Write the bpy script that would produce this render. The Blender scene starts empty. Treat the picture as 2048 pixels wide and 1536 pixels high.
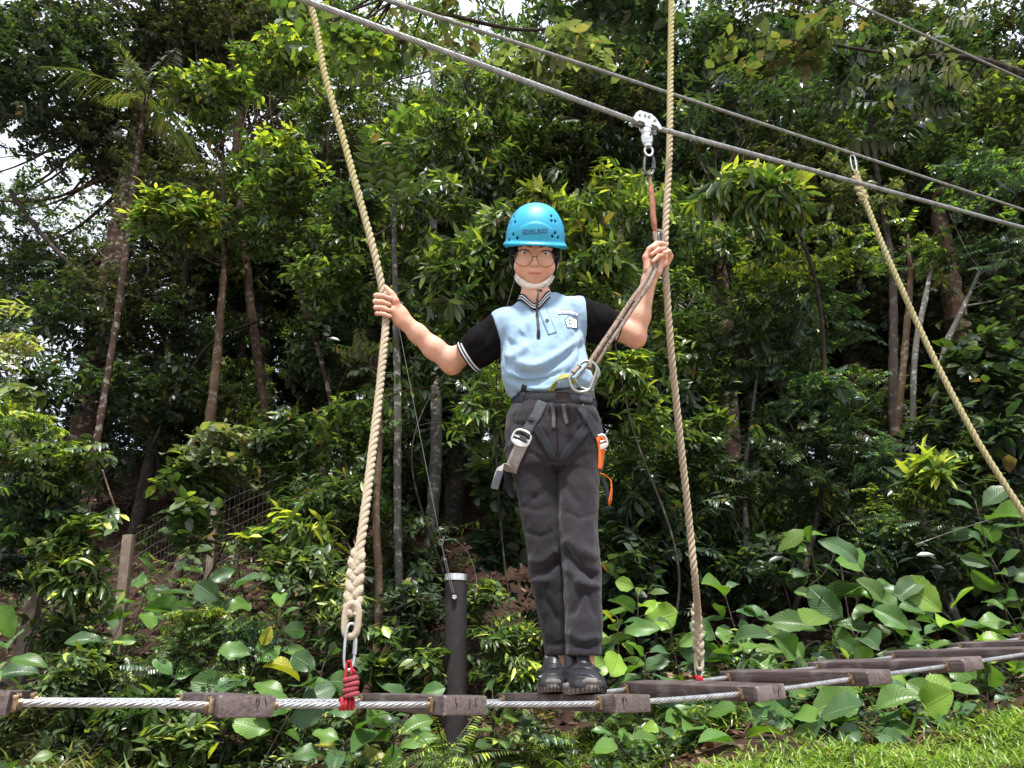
import bpy, bmesh, math, random
import numpy as np
from mathutils import Vector, Matrix, noise as mnoise
from mathutils.bvhtree import BVHTree
random.seed(11); RNG = np.random.default_rng(11)
SC = bpy.context.scene
COL = SC.collection
PI = math.pi

# ------------------------------------------------------------------ camera
CZ = 0.90                                        # eye of the camera above the ground it stands on
YAW, PITCH, ROLL = math.radians(27.074), math.radians(20.455), math.radians(0.435)
FPX = 1538.0
_F = np.array([math.sin(YAW)*math.cos(PITCH), math.cos(YAW)*math.cos(PITCH), math.sin(PITCH)])
_R0 = np.array([math.cos(YAW), -math.sin(YAW), 0.0]); _U0 = np.cross(_R0, _F)
_R = math.cos(ROLL)*_R0 + math.sin(ROLL)*_U0
_U = -math.sin(ROLL)*_R0 + math.cos(ROLL)*_U0
cam_data = bpy.data.cameras.new('camera'); cam = bpy.data.objects.new('camera', cam_data); COL.objects.link(cam)
cam_data.sensor_width = 36; cam_data.sensor_fit = 'HORIZONTAL'; cam_data.lens = FPX/2048*36
cam_data.clip_start = 0.05; cam_data.clip_end = 400
cam.matrix_world = Matrix(((_R[0], _U[0], -_F[0], 0), (_R[1], _U[1], -_F[1], 0), (_R[2], _U[2], -_F[2], CZ), (0, 0, 0, 1)))
SC.camera = cam

# ------------------------------------------------------------------ sky and sun
SUN_EL, SUN_AZ = math.radians(66), math.radians(205)     # azimuth: direction the light comes from, from +Y clockwise
world = bpy.data.worlds.new('World'); SC.world = world; world.use_nodes = True
wn = world.node_tree.nodes; wl = world.node_tree.links
for n in list(wn): wn.remove(n)
sky = wn.new('ShaderNodeTexSky'); sky.sky_type = 'NISHITA'; sky.sun_disc = False
sky.sun_elevation = SUN_EL; sky.sun_rotation = SUN_AZ; sky.dust_density = 4.0; sky.air_density = 0.8; sky.ozone_density = 1.0
# bright broken cloud over the blue
wtc = wn.new('ShaderNodeTexCoord'); wnz = wn.new('ShaderNodeTexNoise'); wnz.inputs['Scale'].default_value = 2.6; wnz.inputs['Detail'].default_value = 7; wnz.inputs['Roughness'].default_value = .6; wl.new(wtc.outputs['Generated'], wnz.inputs[0])
wmr = wn.new('ShaderNodeMapRange'); wmr.inputs[1].default_value = .30; wmr.inputs[2].default_value = .52; wmr.inputs[3].default_value = .35; wmr.inputs[4].default_value = 1.0; wl.new(wnz.outputs[0], wmr.inputs[0])
wmx = wn.new('ShaderNodeMix'); wmx.data_type = 'RGBA'; wl.new(wmr.outputs[0], wmx.inputs[0]); wl.new(sky.outputs[0], wmx.inputs[6]); wmx.inputs[7].default_value = (4.2, 4.5, 5.1, 1)
bg = wn.new('ShaderNodeBackground'); bg.inputs['Strength'].default_value = 0.15
wo = wn.new('ShaderNodeOutputWorld')
wl.new(wmx.outputs[2], bg.inputs[0]); wl.new(bg.outputs[0], wo.inputs[0])
sun_d = bpy.data.lights.new('sun', 'SUN'); sun_d.energy = 4.2; sun_d.angle = math.radians(7); sun_d.color = (1.0, 0.975, 0.93)
sun_o = bpy.data.objects.new('sun', sun_d); COL.objects.link(sun_o)
_sd = Vector((math.sin(SUN_AZ)*math.cos(SUN_EL), math.cos(SUN_AZ)*math.cos(SUN_EL), math.sin(SUN_EL)))
sun_o.rotation_euler = _sd.to_track_quat('Z', 'Y').to_euler()
SC.view_settings.view_transform = 'Standard'; SC.view_settings.look = 'None'
SC.view_settings.exposure = 1.28; SC.view_settings.gamma = 1.0; SC.view_settings.use_curve_mapping = False
SC.cycles.use_denoising = True
SC.cycles.max_bounces = 8; SC.cycles.diffuse_bounces = 3; SC.cycles.glossy_bounces = 3; SC.cycles.transmission_bounces = 6
SC.cycles.transparent_max_bounces = 8; SC.cycles.caustics_reflective = False; SC.cycles.caustics_refractive = False

# ------------------------------------------------------------------ from the photograph's measurements to places
CAM = np.array([0, 0, CZ])
RH = np.array([math.cos(YAW), -math.sin(YAW), 0.0]); FH = np.array([math.sin(YAW), math.cos(YAW), 0.0])
def ray(px, py): return _F + _R*((px-1024)/FPX) + _U*((768-py)/FPX)
def P(px, py, D):                      # the point seen there at horizontal distance D ahead
    r = ray(px, py); return CAM + r*(D/(r@FH))
def PY(px, py, Y):                     # the point seen there on the upright plane y = Y
    r = ray(px, py); return CAM + r*(Y/r[1])
def unproj(p):                          # (n,3) -> pixel
    q = np.atleast_2d(p)-CAM; z = q@_F
    return np.stack([1024+FPX*(q@_R)/z, 768-FPX*(q@_U)/z], 1)
def pxm(px, py, D):                     # metres per pixel there
    return (P(px, py, D)-CAM)@_F/FPX
def V(a): return Vector((float(a[0]), float(a[1]), float(a[2])))

# ------------------------------------------------------------------ object helpers
def link(o, parent=None):
    COL.objects.link(o)
    if parent is not None: o.parent = parent
    return o
def tag(o, label=None, cat=None, group=None, kind=None):
    if label: o['label'] = label
    if cat: o['category'] = cat
    if group: o['group'] = group
    if kind: o['kind'] = kind
    return o
def thing(name, label, cat, loc=(0, 0, 0), rz=0.0, group=None):
    o = bpy.data.objects.new(name, None); link(o); o.location = V(loc); o.rotation_euler = (0, 0, rz)
    o.empty_display_size = 0.1
    return tag(o, label, cat, group)
def mesh_obj(name, verts, faces, mat=None, parent=None, smooth=True, origin=None, uv=None, col=None):
    """verts (n,3); faces: (m,3|4) array or list of lists. origin: subtract (world -> local of the parent)"""
    v = np.asarray(verts, dtype=np.float64)
    if origin is not None: v = v-np.asarray(origin)
    me = bpy.data.meshes.new(name)
    if isinstance(faces, np.ndarray):
        n, k = faces.shape
        me.vertices.add(len(v)); me.vertices.foreach_set('co', v.astype(np.float32).ravel())
        me.loops.add(n*k); me.loops.foreach_set('vertex_index', faces.astype(np.int32).ravel())
        me.polygons.add(n); me.polygons.foreach_set('loop_start', np.arange(0, n*k, k, dtype=np.int32))
        me.update(calc_edges=True)
    else:
        me.from_pydata([tuple(map(float, p)) for p in v], [], [list(map(int, f)) for f in faces])
    me.validate()
    if smooth: me.polygons.foreach_set('use_smooth', np.ones(len(me.polygons), dtype=bool))
    if uv is not None:
        lay = me.uv_layers.new(name='UVMap'); li = np.zeros(len(me.loops), dtype=np.int32); me.loops.foreach_get('vertex_index', li)
        lay.data.foreach_set('uv', np.asarray(uv, dtype=np.float32)[li].ravel())
    if col is None and mat is not None and mat.get('_col'): col = np.ones(3)
    if col is not None:
        a = me.color_attributes.new('Col', 'FLOAT_COLOR', 'POINT')
        c = np.ones((len(v), 4), dtype=np.float32); c[:, :3] = col
        a.data.foreach_set('color', c.ravel())
    if mat is not None: me.materials.append(mat)
    o = bpy.data.objects.new(name, me); return link(o, parent)
def share(name, src, parent=None, matrix=None):
    o = bpy.data.objects.new(name, src.data if hasattr(src, 'data') else src); link(o, parent)
    if matrix is not None: o.matrix_local = matrix
    return o

# ------------------------------------------------------------------ geometry helpers
def spline(pts, n):
    """Catmull-Rom through pts, n samples, evenly spaced"""
    p = np.asarray(pts, float)
    if len(p) == 2: q = p[0]+(p[1]-p[0])*np.linspace(0, 1, max(n, 2))[:, None]; return q
    ext = np.vstack([2*p[0]-p[1], p, 2*p[-1]-p[-2]]); out = []
    m = 24
    for i in range(len(p)-1):
        a, b, c, d = ext[i:i+4]; t = np.linspace(0, 1, m, endpoint=False)[:, None]
        out.append(.5*((2*b)+(-a+c)*t+(2*a-5*b+4*c-d)*t**2+(-a+3*b-3*c+d)*t**3))
    out = np.vstack(out+[p[-1:]]); s = np.r_[0, np.cumsum(np.linalg.norm(np.diff(out, axis=0), axis=1))]
    u = np.linspace(0, s[-1], n); return np.stack([np.interp(u, s, out[:, k]) for k in range(3)], 1)
def groove_tone(prof, n, lo=.12):            # darker tone in the grooves between wire rope strands
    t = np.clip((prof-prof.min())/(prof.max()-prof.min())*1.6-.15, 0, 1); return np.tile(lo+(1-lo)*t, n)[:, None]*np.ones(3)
def frames(p, up=None):
    t = np.gradient(p, axis=0); t /= np.linalg.norm(t, axis=1)[:, None]+1e-12
    n = np.zeros_like(p); a = np.array(up if up is not None else (0, 0, 1.0))
    if abs(t[0]@a) > .95: a = np.array((1.0, 0, 0))
    v = a-t[0]*(a@t[0]); v /= np.linalg.norm(v); n[0] = v
    for i in range(1, len(p)):
        v = v-t[i]*(v@t[i]); v /= np.linalg.norm(v)+1e-12; n[i] = v
    return t, n, np.cross(t, n)
def tube(p, r, k=8, closed=False, caps=True, prof=None, twist=None, up=None):
    """swept tube. r scalar/array; prof (k,) radius factors; twist (n,) angles. -> verts, faces(list), uv"""
    p = np.asarray(p, float); n = len(p); r = np.broadcast_to(np.asarray(r, float), (n,))
    if closed:
        q = np.vstack([p[-1:], p, p[:1]]); t, nn, b = frames(q, up); t, nn, b = t[1:-1], nn[1:-1], b[1:-1]
    else: t, nn, b = frames(p, up)
    th = np.arange(k)*2*PI/k; pf = np.ones(k) if prof is None else prof
    tw = np.zeros(n) if twist is None else twist
    A = th[None, :]+tw[:, None]
    v = p[:, None]+(np.cos(A)*pf*r[:, None])[..., None]*nn[:, None]+(np.sin(A)*pf*r[:, None])[..., None]*b[:, None]
    s = np.r_[0, np.cumsum(np.linalg.norm(np.diff(p, axis=0), axis=1))]
    uv = np.stack(np.broadcast_arrays((th/(2*PI))[None, :], s[:, None]), 2).reshape(-1, 2)
    i = np.arange(n if closed else n-1)[:, None]; j = np.arange(k)[None, :]; i2 = (i+1) % n; j2 = (j+1) % k
    f = np.stack(np.broadcast_arrays(i*k+j, i*k+j2, i2*k+j2, i2*k+j), 2).reshape(-1, 4)
    v = v.reshape(-1, 3)
    if closed or not caps: return v, f, uv
    v = np.vstack([v, p[:1], p[-1:]]); uv = np.vstack([uv, [[.5, 0], [.5, s[-1]]]]); c0, c1 = n*k, n*k+1
    jj = np.arange(k); cap = np.vstack([np.stack([np.full(k, c0), (jj+1) % k, jj, jj], 1), np.stack([np.full(k, c1), (n-1)*k+jj, (n-1)*k+(jj+1) % k, (n-1)*k+(jj+1) % k], 1)])
    fl = [list(x) for x in f]+[[a, b_, c] for a, b_, c, _ in cap]
    return v, fl, uv
class MB:
    """collects shapes and links them as ONE mesh object"""
    def __init__(s): s.v, s.f, s.uv, s.n = [], [], [], 0
    def add(s, v, f, uv=None):
        v = np.asarray(v, float); s.v.append(v); s.uv.append(np.zeros((len(v), 2)) if uv is None else uv)
        s.f += [[int(i)+s.n for i in q] for q in f]; s.n += len(v); return s
    def tube(s, p, r, k=8, **kw): return s.add(*tube(p, r, k, **kw))
    def box(s, c, size, M=None, bev=0.0):
        bm = bmesh.new(); bmesh.ops.create_cube(bm, size=1.0)
        for v in bm.verts: v.co = Vector((v.co.x*size[0], v.co.y*size[1], v.co.z*size[2]))
        if bev: bmesh.ops.bevel(bm, geom=bm.edges[:], offset=bev, segments=2, affect='EDGES', profile=.6)
        v = np.array([q.co[:] for q in bm.verts]); bm.verts.index_update(); f = [[q.index for q in g.verts] for g in bm.faces]; bm.free()
        if M is not None: v = v@np.asarray(M).T
        return s.add(v+np.asarray(c), f)
    def prism(s, poly, origin, ax, ay, az, depth, bev=0.0):
        """2-D outline extruded by depth along az, centred"""
        bm = bmesh.new(); vs = [bm.verts.new((x, y, -depth/2)) for x, y in poly]; fc = bm.faces.new(vs)
        r = bmesh.ops.extrude_face_region(bm, geom=[fc])
        for e in r['geom']:
            if isinstance(e, bmesh.types.BMVert): e.co.z += depth
        bmesh.ops.recalc_face_normals(bm, faces=bm.faces[:])
        if bev: bmesh.ops.bevel(bm, geom=bm.edges[:], offset=bev, segments=2, affect='EDGES', profile=.6)
        v = np.array([q.co[:] for q in bm.verts]); bm.verts.index_update(); f = [[q.index for q in g.verts] for g in bm.faces]; bm.free()
        M = np.stack([ax, ay, az], 1); return s.add(v@M.T+np.asarray(origin), f)
    def build(s, name, mat, parent=None, smooth=True, origin=None):
        o = mesh_obj(name, np.vstack(s.v), s.f, mat, parent, smooth, origin, uv=np.vstack(s.uv)); 
        return o
def sharp(o, ang=40):
    try: o.data.set_sharp_from_angle(angle=math.radians(ang))
    except Exception: pass
    return o

# ------------------------------------------------------------------ materials
def M(name, base, rough=.6, spec=.4, metal=0.0, var=.25, vscale=20.0, bump=0.0, bscale=120.0, color2=None, coord='Object', stretch=None, sheen=0.0, colattr=None, sss=0.0, tint=None):
    m = bpy.data.materials.new(name); m.use_nodes = True; nt = m.node_tree; N = nt.nodes; L = nt.links; N.clear()
    out = N.new('ShaderNodeOutputMaterial'); b = N.new('ShaderNodeBsdfPrincipled'); L.new(b.outputs[0], out.inputs[0])
    b.inputs['Roughness'].default_value = rough; b.inputs['Metallic'].default_value = metal
    b.inputs['Specular IOR Level'].default_value = spec
    if sheen: b.inputs['Sheen Weight'].default_value = sheen
    if sss: b.inputs['Subsurface Weight'].default_value = sss; b.inputs['Subsurface Radius'].default_value = (.012, .005, .003); b.inputs['Subsurface Scale'].default_value = 1.0
    tc = N.new('ShaderNodeTexCoord'); src = tc.outputs[coord]
    if stretch:
        mp = N.new('ShaderNodeMapping'); mp.inputs['Scale'].default_value = stretch; L.new(src, mp.inputs[0]); src = mp.outputs[0]
    nz = N.new('ShaderNodeTexNoise'); nz.inputs['Scale'].default_value = vscale; nz.inputs['Detail'].default_value = 5; L.new(src, nz.inputs[0])
    mix = N.new('ShaderNodeMix'); mix.data_type = 'RGBA'
    c2 = color2 if color2 else tuple(max(0, c*(1-var)) for c in base)
    mix.inputs[6].default_value = (*base, 1); mix.inputs[7].default_value = (*c2, 1)
    rp = N.new('ShaderNodeMapRange'); rp.inputs[1].default_value = .35; rp.inputs[2].default_value = .65; L.new(nz.outputs[0], rp.inputs[0]); L.new(rp.outputs[0], mix.inputs[0])
    csrc = mix.outputs[2]
    if colattr:
        at = N.new('ShaderNodeAttribute'); at.attribute_name = colattr
        mu = N.new('ShaderNodeMix'); mu.data_type = 'RGBA'; mu.blend_type = 'MULTIPLY'; mu.inputs[0].default_value = 1
        L.new(csrc, mu.inputs[6]); L.new(at.outputs[0], mu.inputs[7]); csrc = mu.outputs[2]
    L.new(csrc, b.inputs['Base Color'])
    if bump:
        n2 = N.new('ShaderNodeTexNoise'); n2.inputs['Scale'].default_value = bscale; n2.inputs['Detail'].default_value = 4; L.new(src, n2.inputs[0])
        bp = N.new('ShaderNodeBump'); bp.inputs['Strength'].default_value = bump; bp.inputs['Distance'].default_value = .004; L.new(n2.outputs[0], bp.inputs['Height']); L.new(bp.outputs[0], b.inputs['Normal'])
    m['_bsdf'] = b.name
    if colattr: m['_col'] = 1
    return m
MAT = {}
MAT['steel'] = M('galvanised_steel', (.50, .51, .53), rough=.42, metal=.9, var=.3, vscale=60, bump=.1)
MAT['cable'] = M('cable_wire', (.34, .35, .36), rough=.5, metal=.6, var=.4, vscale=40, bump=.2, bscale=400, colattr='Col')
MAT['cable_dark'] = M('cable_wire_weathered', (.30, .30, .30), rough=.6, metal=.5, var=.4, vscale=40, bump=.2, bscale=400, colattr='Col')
MAT['alu'] = M('cast_aluminium', (.62, .63, .64), rough=.38, metal=.85, var=.25, vscale=50, bump=.1)
MAT['dark_steel'] = M('dark_steel', (.10, .10, .105), rough=.4, metal=.8, var=.4, vscale=60)
MAT['brass'] = M('rusty_clamp', (.26, .20, .13), rough=.45, metal=.85, color2=(.12, .065, .04), vscale=90, bump=.3, bscale=250)
MAT['rope'] = M('manila_rope', (.56, .455, .315), rough=.92, spec=.1, color2=(.42, .33, .215), vscale=90, bump=1.0, bscale=900, coord='UV', stretch=(3, 1, 1), colattr='Col', sheen=.3)
MAT['rope_y'] = M('manila_rope_yellowed', (.40, .36, .15), rough=.92, spec=.1, color2=(.30, .25, .12), vscale=60, bump=1.0, bscale=900, coord='UV', stretch=(3, 1, 1), colattr='Col', sheen=.3)
MAT['rope_f'] = M('frayed_manila', (.56, .46, .32), rough=.95, spec=.1, color2=(.42, .33, .22), vscale=90, bump=1.0, bscale=900, coord='UV', stretch=(3, 1, 1), sheen=.4)
MAT['red'] = M('red_cord', (.42, .022, .03), rough=.7, spec=.2, color2=(.24, .015, .03), vscale=300, bump=.6, bscale=900)
MAT['red_dark'] = M('maroon_cord', (.17, .02, .04), rough=.7, spec=.2, color2=(.30, .06, .07), vscale=420, bump=.6, bscale=900)
MAT['orange_sheath'] = M('worn_orange_sheath', (.33, .12, .055), rough=.6, color2=(.18, .075, .045), vscale=70, bump=.4)
# ------------------------------------------------------------------ ground: a gentle rise behind the bridge, then a wooded bank
def gz(x, y):
    x = np.asarray(x, float); y = np.asarray(y, float)
    d = x*FH[0]+y*FH[1]; r = x*RH[0]+y*RH[1]
    z = np.interp(d, [-200, -6, 0, 3.4, 5.4, 7.2, 9, 14.5, 18, 30, 200], [-1, 0, 0, .47, .66, .97, 1.80, 4.75, 5.6, 5.4, 2.0])
    t = np.clip((r-.1)/1.3, 0, 1); z = z-(1-t*t*(3-2*t))*np.interp(d, [1, 3, 5.6, 7.2, 9.5], [0, .25, .42, .36, 0])
    fade = np.clip((d-2)/3, 0, 1)
    z = z+fade*(.07*np.sin(r*1.3+d*.7)+.05*np.sin(r*2.9-d*1.7)+.03*np.sin(r*5.3+d*4.1))
    return z
def PG(px, D):                          # ground point below the column px at distance D
    q = P(px, 768, D); return np.array([q[0], q[1], float(gz(q[0], q[1]))])
def build_ground():
    d = np.r_[-120, -60, -30, -12, -6, np.arange(-3, 20, .12), np.arange(20, 40, 1), 60, 100, 180]
    r = np.r_[-150, -80, -40, -25, np.arange(-16, 16, .12), 18, 25, 40, 80, 150]
    Dg, Rg = np.meshgrid(d, r, indexing='ij'); X = Dg*FH[0]+Rg*RH[0]; Y = Dg*FH[1]+Rg*RH[1]
    Z = gz(X, Y)+np.where((Dg > 2) & (Dg < 20), RNG.normal(0, .012, X.shape), 0)
    v = np.stack([X, Y, Z], 2).reshape(-1, 3); n, k = X.shape
    i = np.arange(n-1)[:, None]; j = np.arange(k-1)[None]; f = np.stack(np.broadcast_arrays(i*k+j, (i+1)*k+j, (i+1)*k+j+1, i*k+j+1), 2).reshape(-1, 4)
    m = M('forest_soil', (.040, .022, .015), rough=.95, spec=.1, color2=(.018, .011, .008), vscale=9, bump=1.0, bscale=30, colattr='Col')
    t = np.clip((2.9-Dg+.25*np.sin(Rg*2.1))/.9, 0, 1).reshape(-1, 1); o = mesh_obj('ground', v, f[:, ::-1], m, col=1+t*np.array([8.5, 12.5, 13.5])); tag(o, 'unseen near ground paled to bounce light, turning to brown forest soil that slopes up behind the bridge', None, None, 'structure')  # ground out of view by the camera is paled to bounce light upwards
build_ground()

# ------------------------------------------------------------------ the plank bridge
SP, Y0, PW, PTH, PL = 0.4082, 1.5177, 0.095, 0.037, 0.585
XP = [-.615, -.200, .209, .630, 1.036, 1.451, 1.848, 2.259, 2.664, 3.060, 3.469, 3.880]; X0 = XP[0]       # left edge of each plank
ZP = [CZ+z for z in (-.030, -.0345, -.0431, -.0466, -.0482, -.0315, .0038, .0403, .080, .118, .163, .210)]   # top of its near end
TP = [-.0125, -.0125, -.0096, -.0105, -.0109, .0010, -.0010, -.0050, -.003, -.003, -.003, -.003]               # far end above the near end
SL = [0, -.01, -.005, -.003, .008, .085, .10, .11, .11, .115, .115, .115]                                          # lean along the cable
def wood_mat(name, base, dark, end):
    m = bpy.data.materials.new(name); m.use_nodes = True; N = m.node_tree.nodes; L = m.node_tree.links; b = N['Principled BSDF']
    b.inputs['Roughness'].default_value = .78; b.inputs['Specular IOR Level'].default_value = .25
    tc = N.new('ShaderNodeTexCoord'); oi = N.new('ShaderNodeObjectInfo')
    ad = N.new('ShaderNodeVectorMath'); ad.operation = 'ADD'; sc = N.new('ShaderNodeVectorMath'); sc.operation = 'SCALE'; sc.inputs[3].default_value = 13
    cx = N.new('ShaderNodeCombineXYZ'); [L.new(oi.outputs['Random'], cx.inputs[i]) for i in range(3)]; L.new(cx.outputs[0], sc.inputs[0])
    L.new(tc.outputs['Object'], ad.inputs[0]); L.new(sc.outputs[0], ad.inputs[1])
    mp = N.new('ShaderNodeMapping'); mp.inputs['Scale'].default_value = (60, 3.5, 60); L.new(ad.outputs[0], mp.inputs[0])
    g = N.new('ShaderNodeTexNoise'); g.inputs['Scale'].default_value = 2.2; g.inputs['Detail'].default_value = 8; g.inputs['Roughness'].default_value = .65; L.new(mp.outputs[0], g.inputs[0])
    w = N.new('ShaderNodeTexNoise'); w.inputs['Scale'].default_value = 14; w.inputs['Detail'].default_value = 6; L.new(ad.outputs[0], w.inputs[0])
    r1 = N.new('ShaderNodeValToRGB'); r1.color_ramp.elements[0].color = (*dark, 1); r1.color_ramp.elements[1].color = (*base, 1); r1.color_ramp.elements[0].position = .35; r1.color_ramp.elements[1].position = .68; L.new(g.outputs[0], r1.inputs[0])
    mx = N.new('ShaderNodeMix'); mx.data_type = 'RGBA'; mx.inputs[7].default_value = (*end, 1); L.new(r1.outputs[0], mx.inputs[6])
    r2 = N.new('ShaderNodeMapRange'); r2.inputs[1].default_value = .52; r2.inputs[2].default_value = .78; r2.inputs[4].default_value = .75; L.new(w.outputs[0], r2.inputs[0]); L.new(r2.outputs[0], mx.inputs[0])
    L.new(mx.outputs[2], b.inputs['Base Color'])
    bp = N.new('ShaderNodeBump'); bp.inputs['Strength'].default_value = .7; bp.inputs['Distance'].default_value = .003; L.new(g.outputs[0], bp.inputs['Height']); L.new(bp.outputs[0], b.inputs['Normal'])
    return m
MAT['plank'] = wood_mat('weathered_plank', (.078, .058, .055), (.030, .021, .020), (.165, .145, .138))
MAT['plank_worn'] = wood_mat('plank_worn_edge', (.20, .17, .16), (.085, .065, .060), (.26, .23, .22)); MAT['plank_end'] = wood_mat('plank_end_grain', (.115, .090, .085), (.055, .042, .040), (.20, .17, .165))
MAT['post'] = wood_mat('tarred_post', (.024, .018, .018), (.009, .008, .009), (.036, .030, .025))
def build_bridge():
    br = thing('plank_bridge', 'low bridge of dark wooden planks strung on two steel cables under the standing person', 'bridge', (X0, Y0, ZP[1]))
    o0 = np.array([X0, Y0, ZP[1]])
    idx = list(range(0, 12)); yf, yb = Y0+.055, Y0+PL-.045
    for y, tq in ((yf, 0), (yb, 1)):
        pts = [(X0-SP*1.6, y, ZP[0]-PTH*.5+.01)]+[(XP[i]+PW/2, y, ZP[i]-PTH*.5+SL[i]*PW/2+TP[i]*tq) for i in idx]+[(XP[11]+SP*2, y, ZP[11]+.09)]
        p = spline(pts, 1100); k = 36; th = np.arange(k)*2*PI/k; prof = .78+.22*np.abs(np.cos(3*th))**.6
        L = np.r_[0, np.cumsum(np.linalg.norm(np.diff(p, axis=0), axis=1))]
        v, f, uv = tube(p, .0062, k, prof=prof, twist=-L*2*PI/.085, caps=False)
        mesh_obj('cable', v, f, MAT['cable'], br, origin=o0, uv=uv, col=groove_tone(prof, len(p)))
    base = MB().box((PW/2, PL/2, -PTH/2), (PW, PL, PTH), bev=.007)
    br_src = {}
    for i in idx:
        # each plank has its own slightly worn outline and drying cracks on the sawn end
        bm = bmesh.new(); bmesh.ops.create_cube(bm, size=1.0)
        for v in bm.verts: v.co = Vector((v.co.x*PW+PW/2, v.co.y*PL+PL/2, v.co.z*PTH-PTH/2))
        bmesh.ops.subdivide_edges(bm, edges=[e for e in bm.edges if abs(e.verts[0].co.y-e.verts[1].co.y) > .3], cuts=6)
        rr = random.Random(i*7+3)
        bmesh.ops.bevel(bm, geom=[e for e in bm.edges if len(e.link_faces) == 2 and e.calc_face_angle(0) > .5], offset=.0038+rr.random()*.002, segments=2, affect='EDGES', profile=.55)
        for v in bm.verts:
            nz = mnoise.noise_vector(v.co*9+Vector((i*3.1, 0, 0))); v.co += Vector((nz.x*.0022, nz.y*.001, nz.z*.002))
        bm.normal_update()
        for fc in bm.faces:
            n_ = fc.normal; mx_ = max(abs(n_.x), abs(n_.y), abs(n_.z)); fc.material_index = 2 if n_.y < -.93 else (1 if mx_ < .93 else 0)
        me = bpy.data.meshes.new('plank'); bm.to_mesh(me); bm.free(); [me.materials.append(MAT[q]) for q in ('plank', 'plank_worn', 'plank_end')]
        me.polygons.foreach_set('use_smooth', np.ones(len(me.polygons), dtype=bool))
        o = bpy.data.objects.new('plank', me); link(o, br); o.location = Vector((XP[i]-X0, 0, ZP[i]-ZP[1]))
        o.rotation_euler = (TP[i]/PL, -SL[i]+rr.uniform(-.006, .006), rr.uniform(-.008, .008)); sharp(o, 50)
        # cable clamps: small brass-coloured saddle blocks screwed to the plank's sides
        for y in (.055, PL-.045):
            for sx in (-1, 1):
                xx = (-.005 if sx < 0 else PW+.005)
                if 'c' not in br_src:
                    b = MB().box((0, 0, 0), (.010, .020, .024), bev=.003).tube(spline([(-.012, 0, 0), (.012, 0, 0)], 4), .0082, 10).tube(spline([(0, 0, .012), (-.008, 0, .012)], 3), .0035, 6)
                    c = b.build('cable_clamp', MAT['brass'], o); sharp(c); br_src['c'] = c
                else: c = share('cable_clamp', br_src['c'], o)
                c.location = Vector((xx, y, -PTH/2)); c.rotation_euler = (rr.uniform(-.2, .2), 0, 0 if sx < 0 else PI)
        # drying cracks
        if i in (1, 2, 3, 4, 5):
            for q in range(rr.randint(3, 5)):
                cr = MB()
                x = rr.uniform(.012, PW-.012); zz = np.linspace(-.004, -PTH*rr.uniform(.5, .9), 6)
                pts = np.stack([x+np.cumsum([rr.uniform(-.0018, .0018) for _ in zz]), np.full(6, -.0004), zz], 1); cr.tube(pts, np.array([.0004, .0009, .001, .0009, .0006, .0002])*.9, 4)
                cr.build('end_crack', MAT['crack'], o)
    return br
MAT['crack'] = M('crack_dark', (.012, .009, .008), rough=1, spec=0)  # near-black colour of the end cracks
BRIDGE = build_bridge()

# ------------------------------------------------------------------ overhead wire ropes (parallel to the bridge)
def wire(name, label, a, b, Y, rad, mat, lay=.10, mid=None):
    A, B = PY(*a, Y), PY(*b, Y); C_ = (A+B)/2 if mid is None else PY(*mid, Y)
    q = np.array([A-(C_-A)*.6, A, C_-(C_-A)*.04, C_, C_+(B-C_)*.04, B, B+(B-C_)*1.0]); ln = np.r_[0, np.cumsum(np.linalg.norm(np.diff(q, axis=0), axis=1))]
    n = 1500; L = np.linspace(0, ln[-1], n); p = np.stack([np.interp(L, ln, q[:, k]) for k in range(3)], 1)
    for _ in range(6): p[1:-1] = (p[:-2]+p[1:-1]*2+p[2:])/4
    k = 36; th = np.arange(k)*2*PI/k; prof = .80+.20*np.abs(np.cos(3*th))**.6
    v, f, uv = tube(p, rad, k, prof=prof, twist=L*2*PI/lay, caps=False)
    o = mesh_obj(name, v, f, mat, None, origin=A, uv=uv, col=groove_tone(prof, len(p), .3)); o.location = V(A); tag(o, label, 'cable')
    return A, B
YC1, YC2, YC3 = 1.62, 1.85, 1.60
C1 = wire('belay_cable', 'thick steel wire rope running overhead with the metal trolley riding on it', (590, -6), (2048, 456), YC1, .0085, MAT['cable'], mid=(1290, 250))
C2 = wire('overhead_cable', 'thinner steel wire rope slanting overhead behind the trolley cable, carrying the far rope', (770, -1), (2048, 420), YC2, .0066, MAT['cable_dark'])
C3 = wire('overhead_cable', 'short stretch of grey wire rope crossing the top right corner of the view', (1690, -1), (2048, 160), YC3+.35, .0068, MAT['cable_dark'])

# ------------------------------------------------------------------ laid ropes
def laid_rope(name, label, pts, R, mat, lay=.075, step=.005, group=None, moss=None):
    p0 = np.asarray(pts, float); n0 = int(np.linalg.norm(np.diff(p0, axis=0), axis=1).sum()/step); p = spline(p0, n0)
    root = thing(name, label, 'rope', p[-1], group=group)
    L = np.r_[0, np.cumsum(np.linalg.norm(np.diff(p, axis=0), axis=1))]; t, n, b = frames(p)
    for s in range(3):
        A = L*2*PI/lay+s*2*PI/3; wob = 1+.05*np.sin(L*31+s*2)
        q = p+(np.cos(A)*R*.52*wob)[:, None]*n+(np.sin(A)*R*.52*wob)[:, None]*b
        v, f, uv = tube(q, R*.56, 9, caps=True); t_ = np.zeros(len(v)) if moss is None else np.clip((v[:, 2]-moss[0])/(moss[1]-moss[0]), 0, 1); mesh_obj('strand', v, f, mat, root, origin=p[-1], uv=uv, col=1+t_[:, None]*np.array([-.16, -.08, -.46]))
    return root, p
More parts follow.
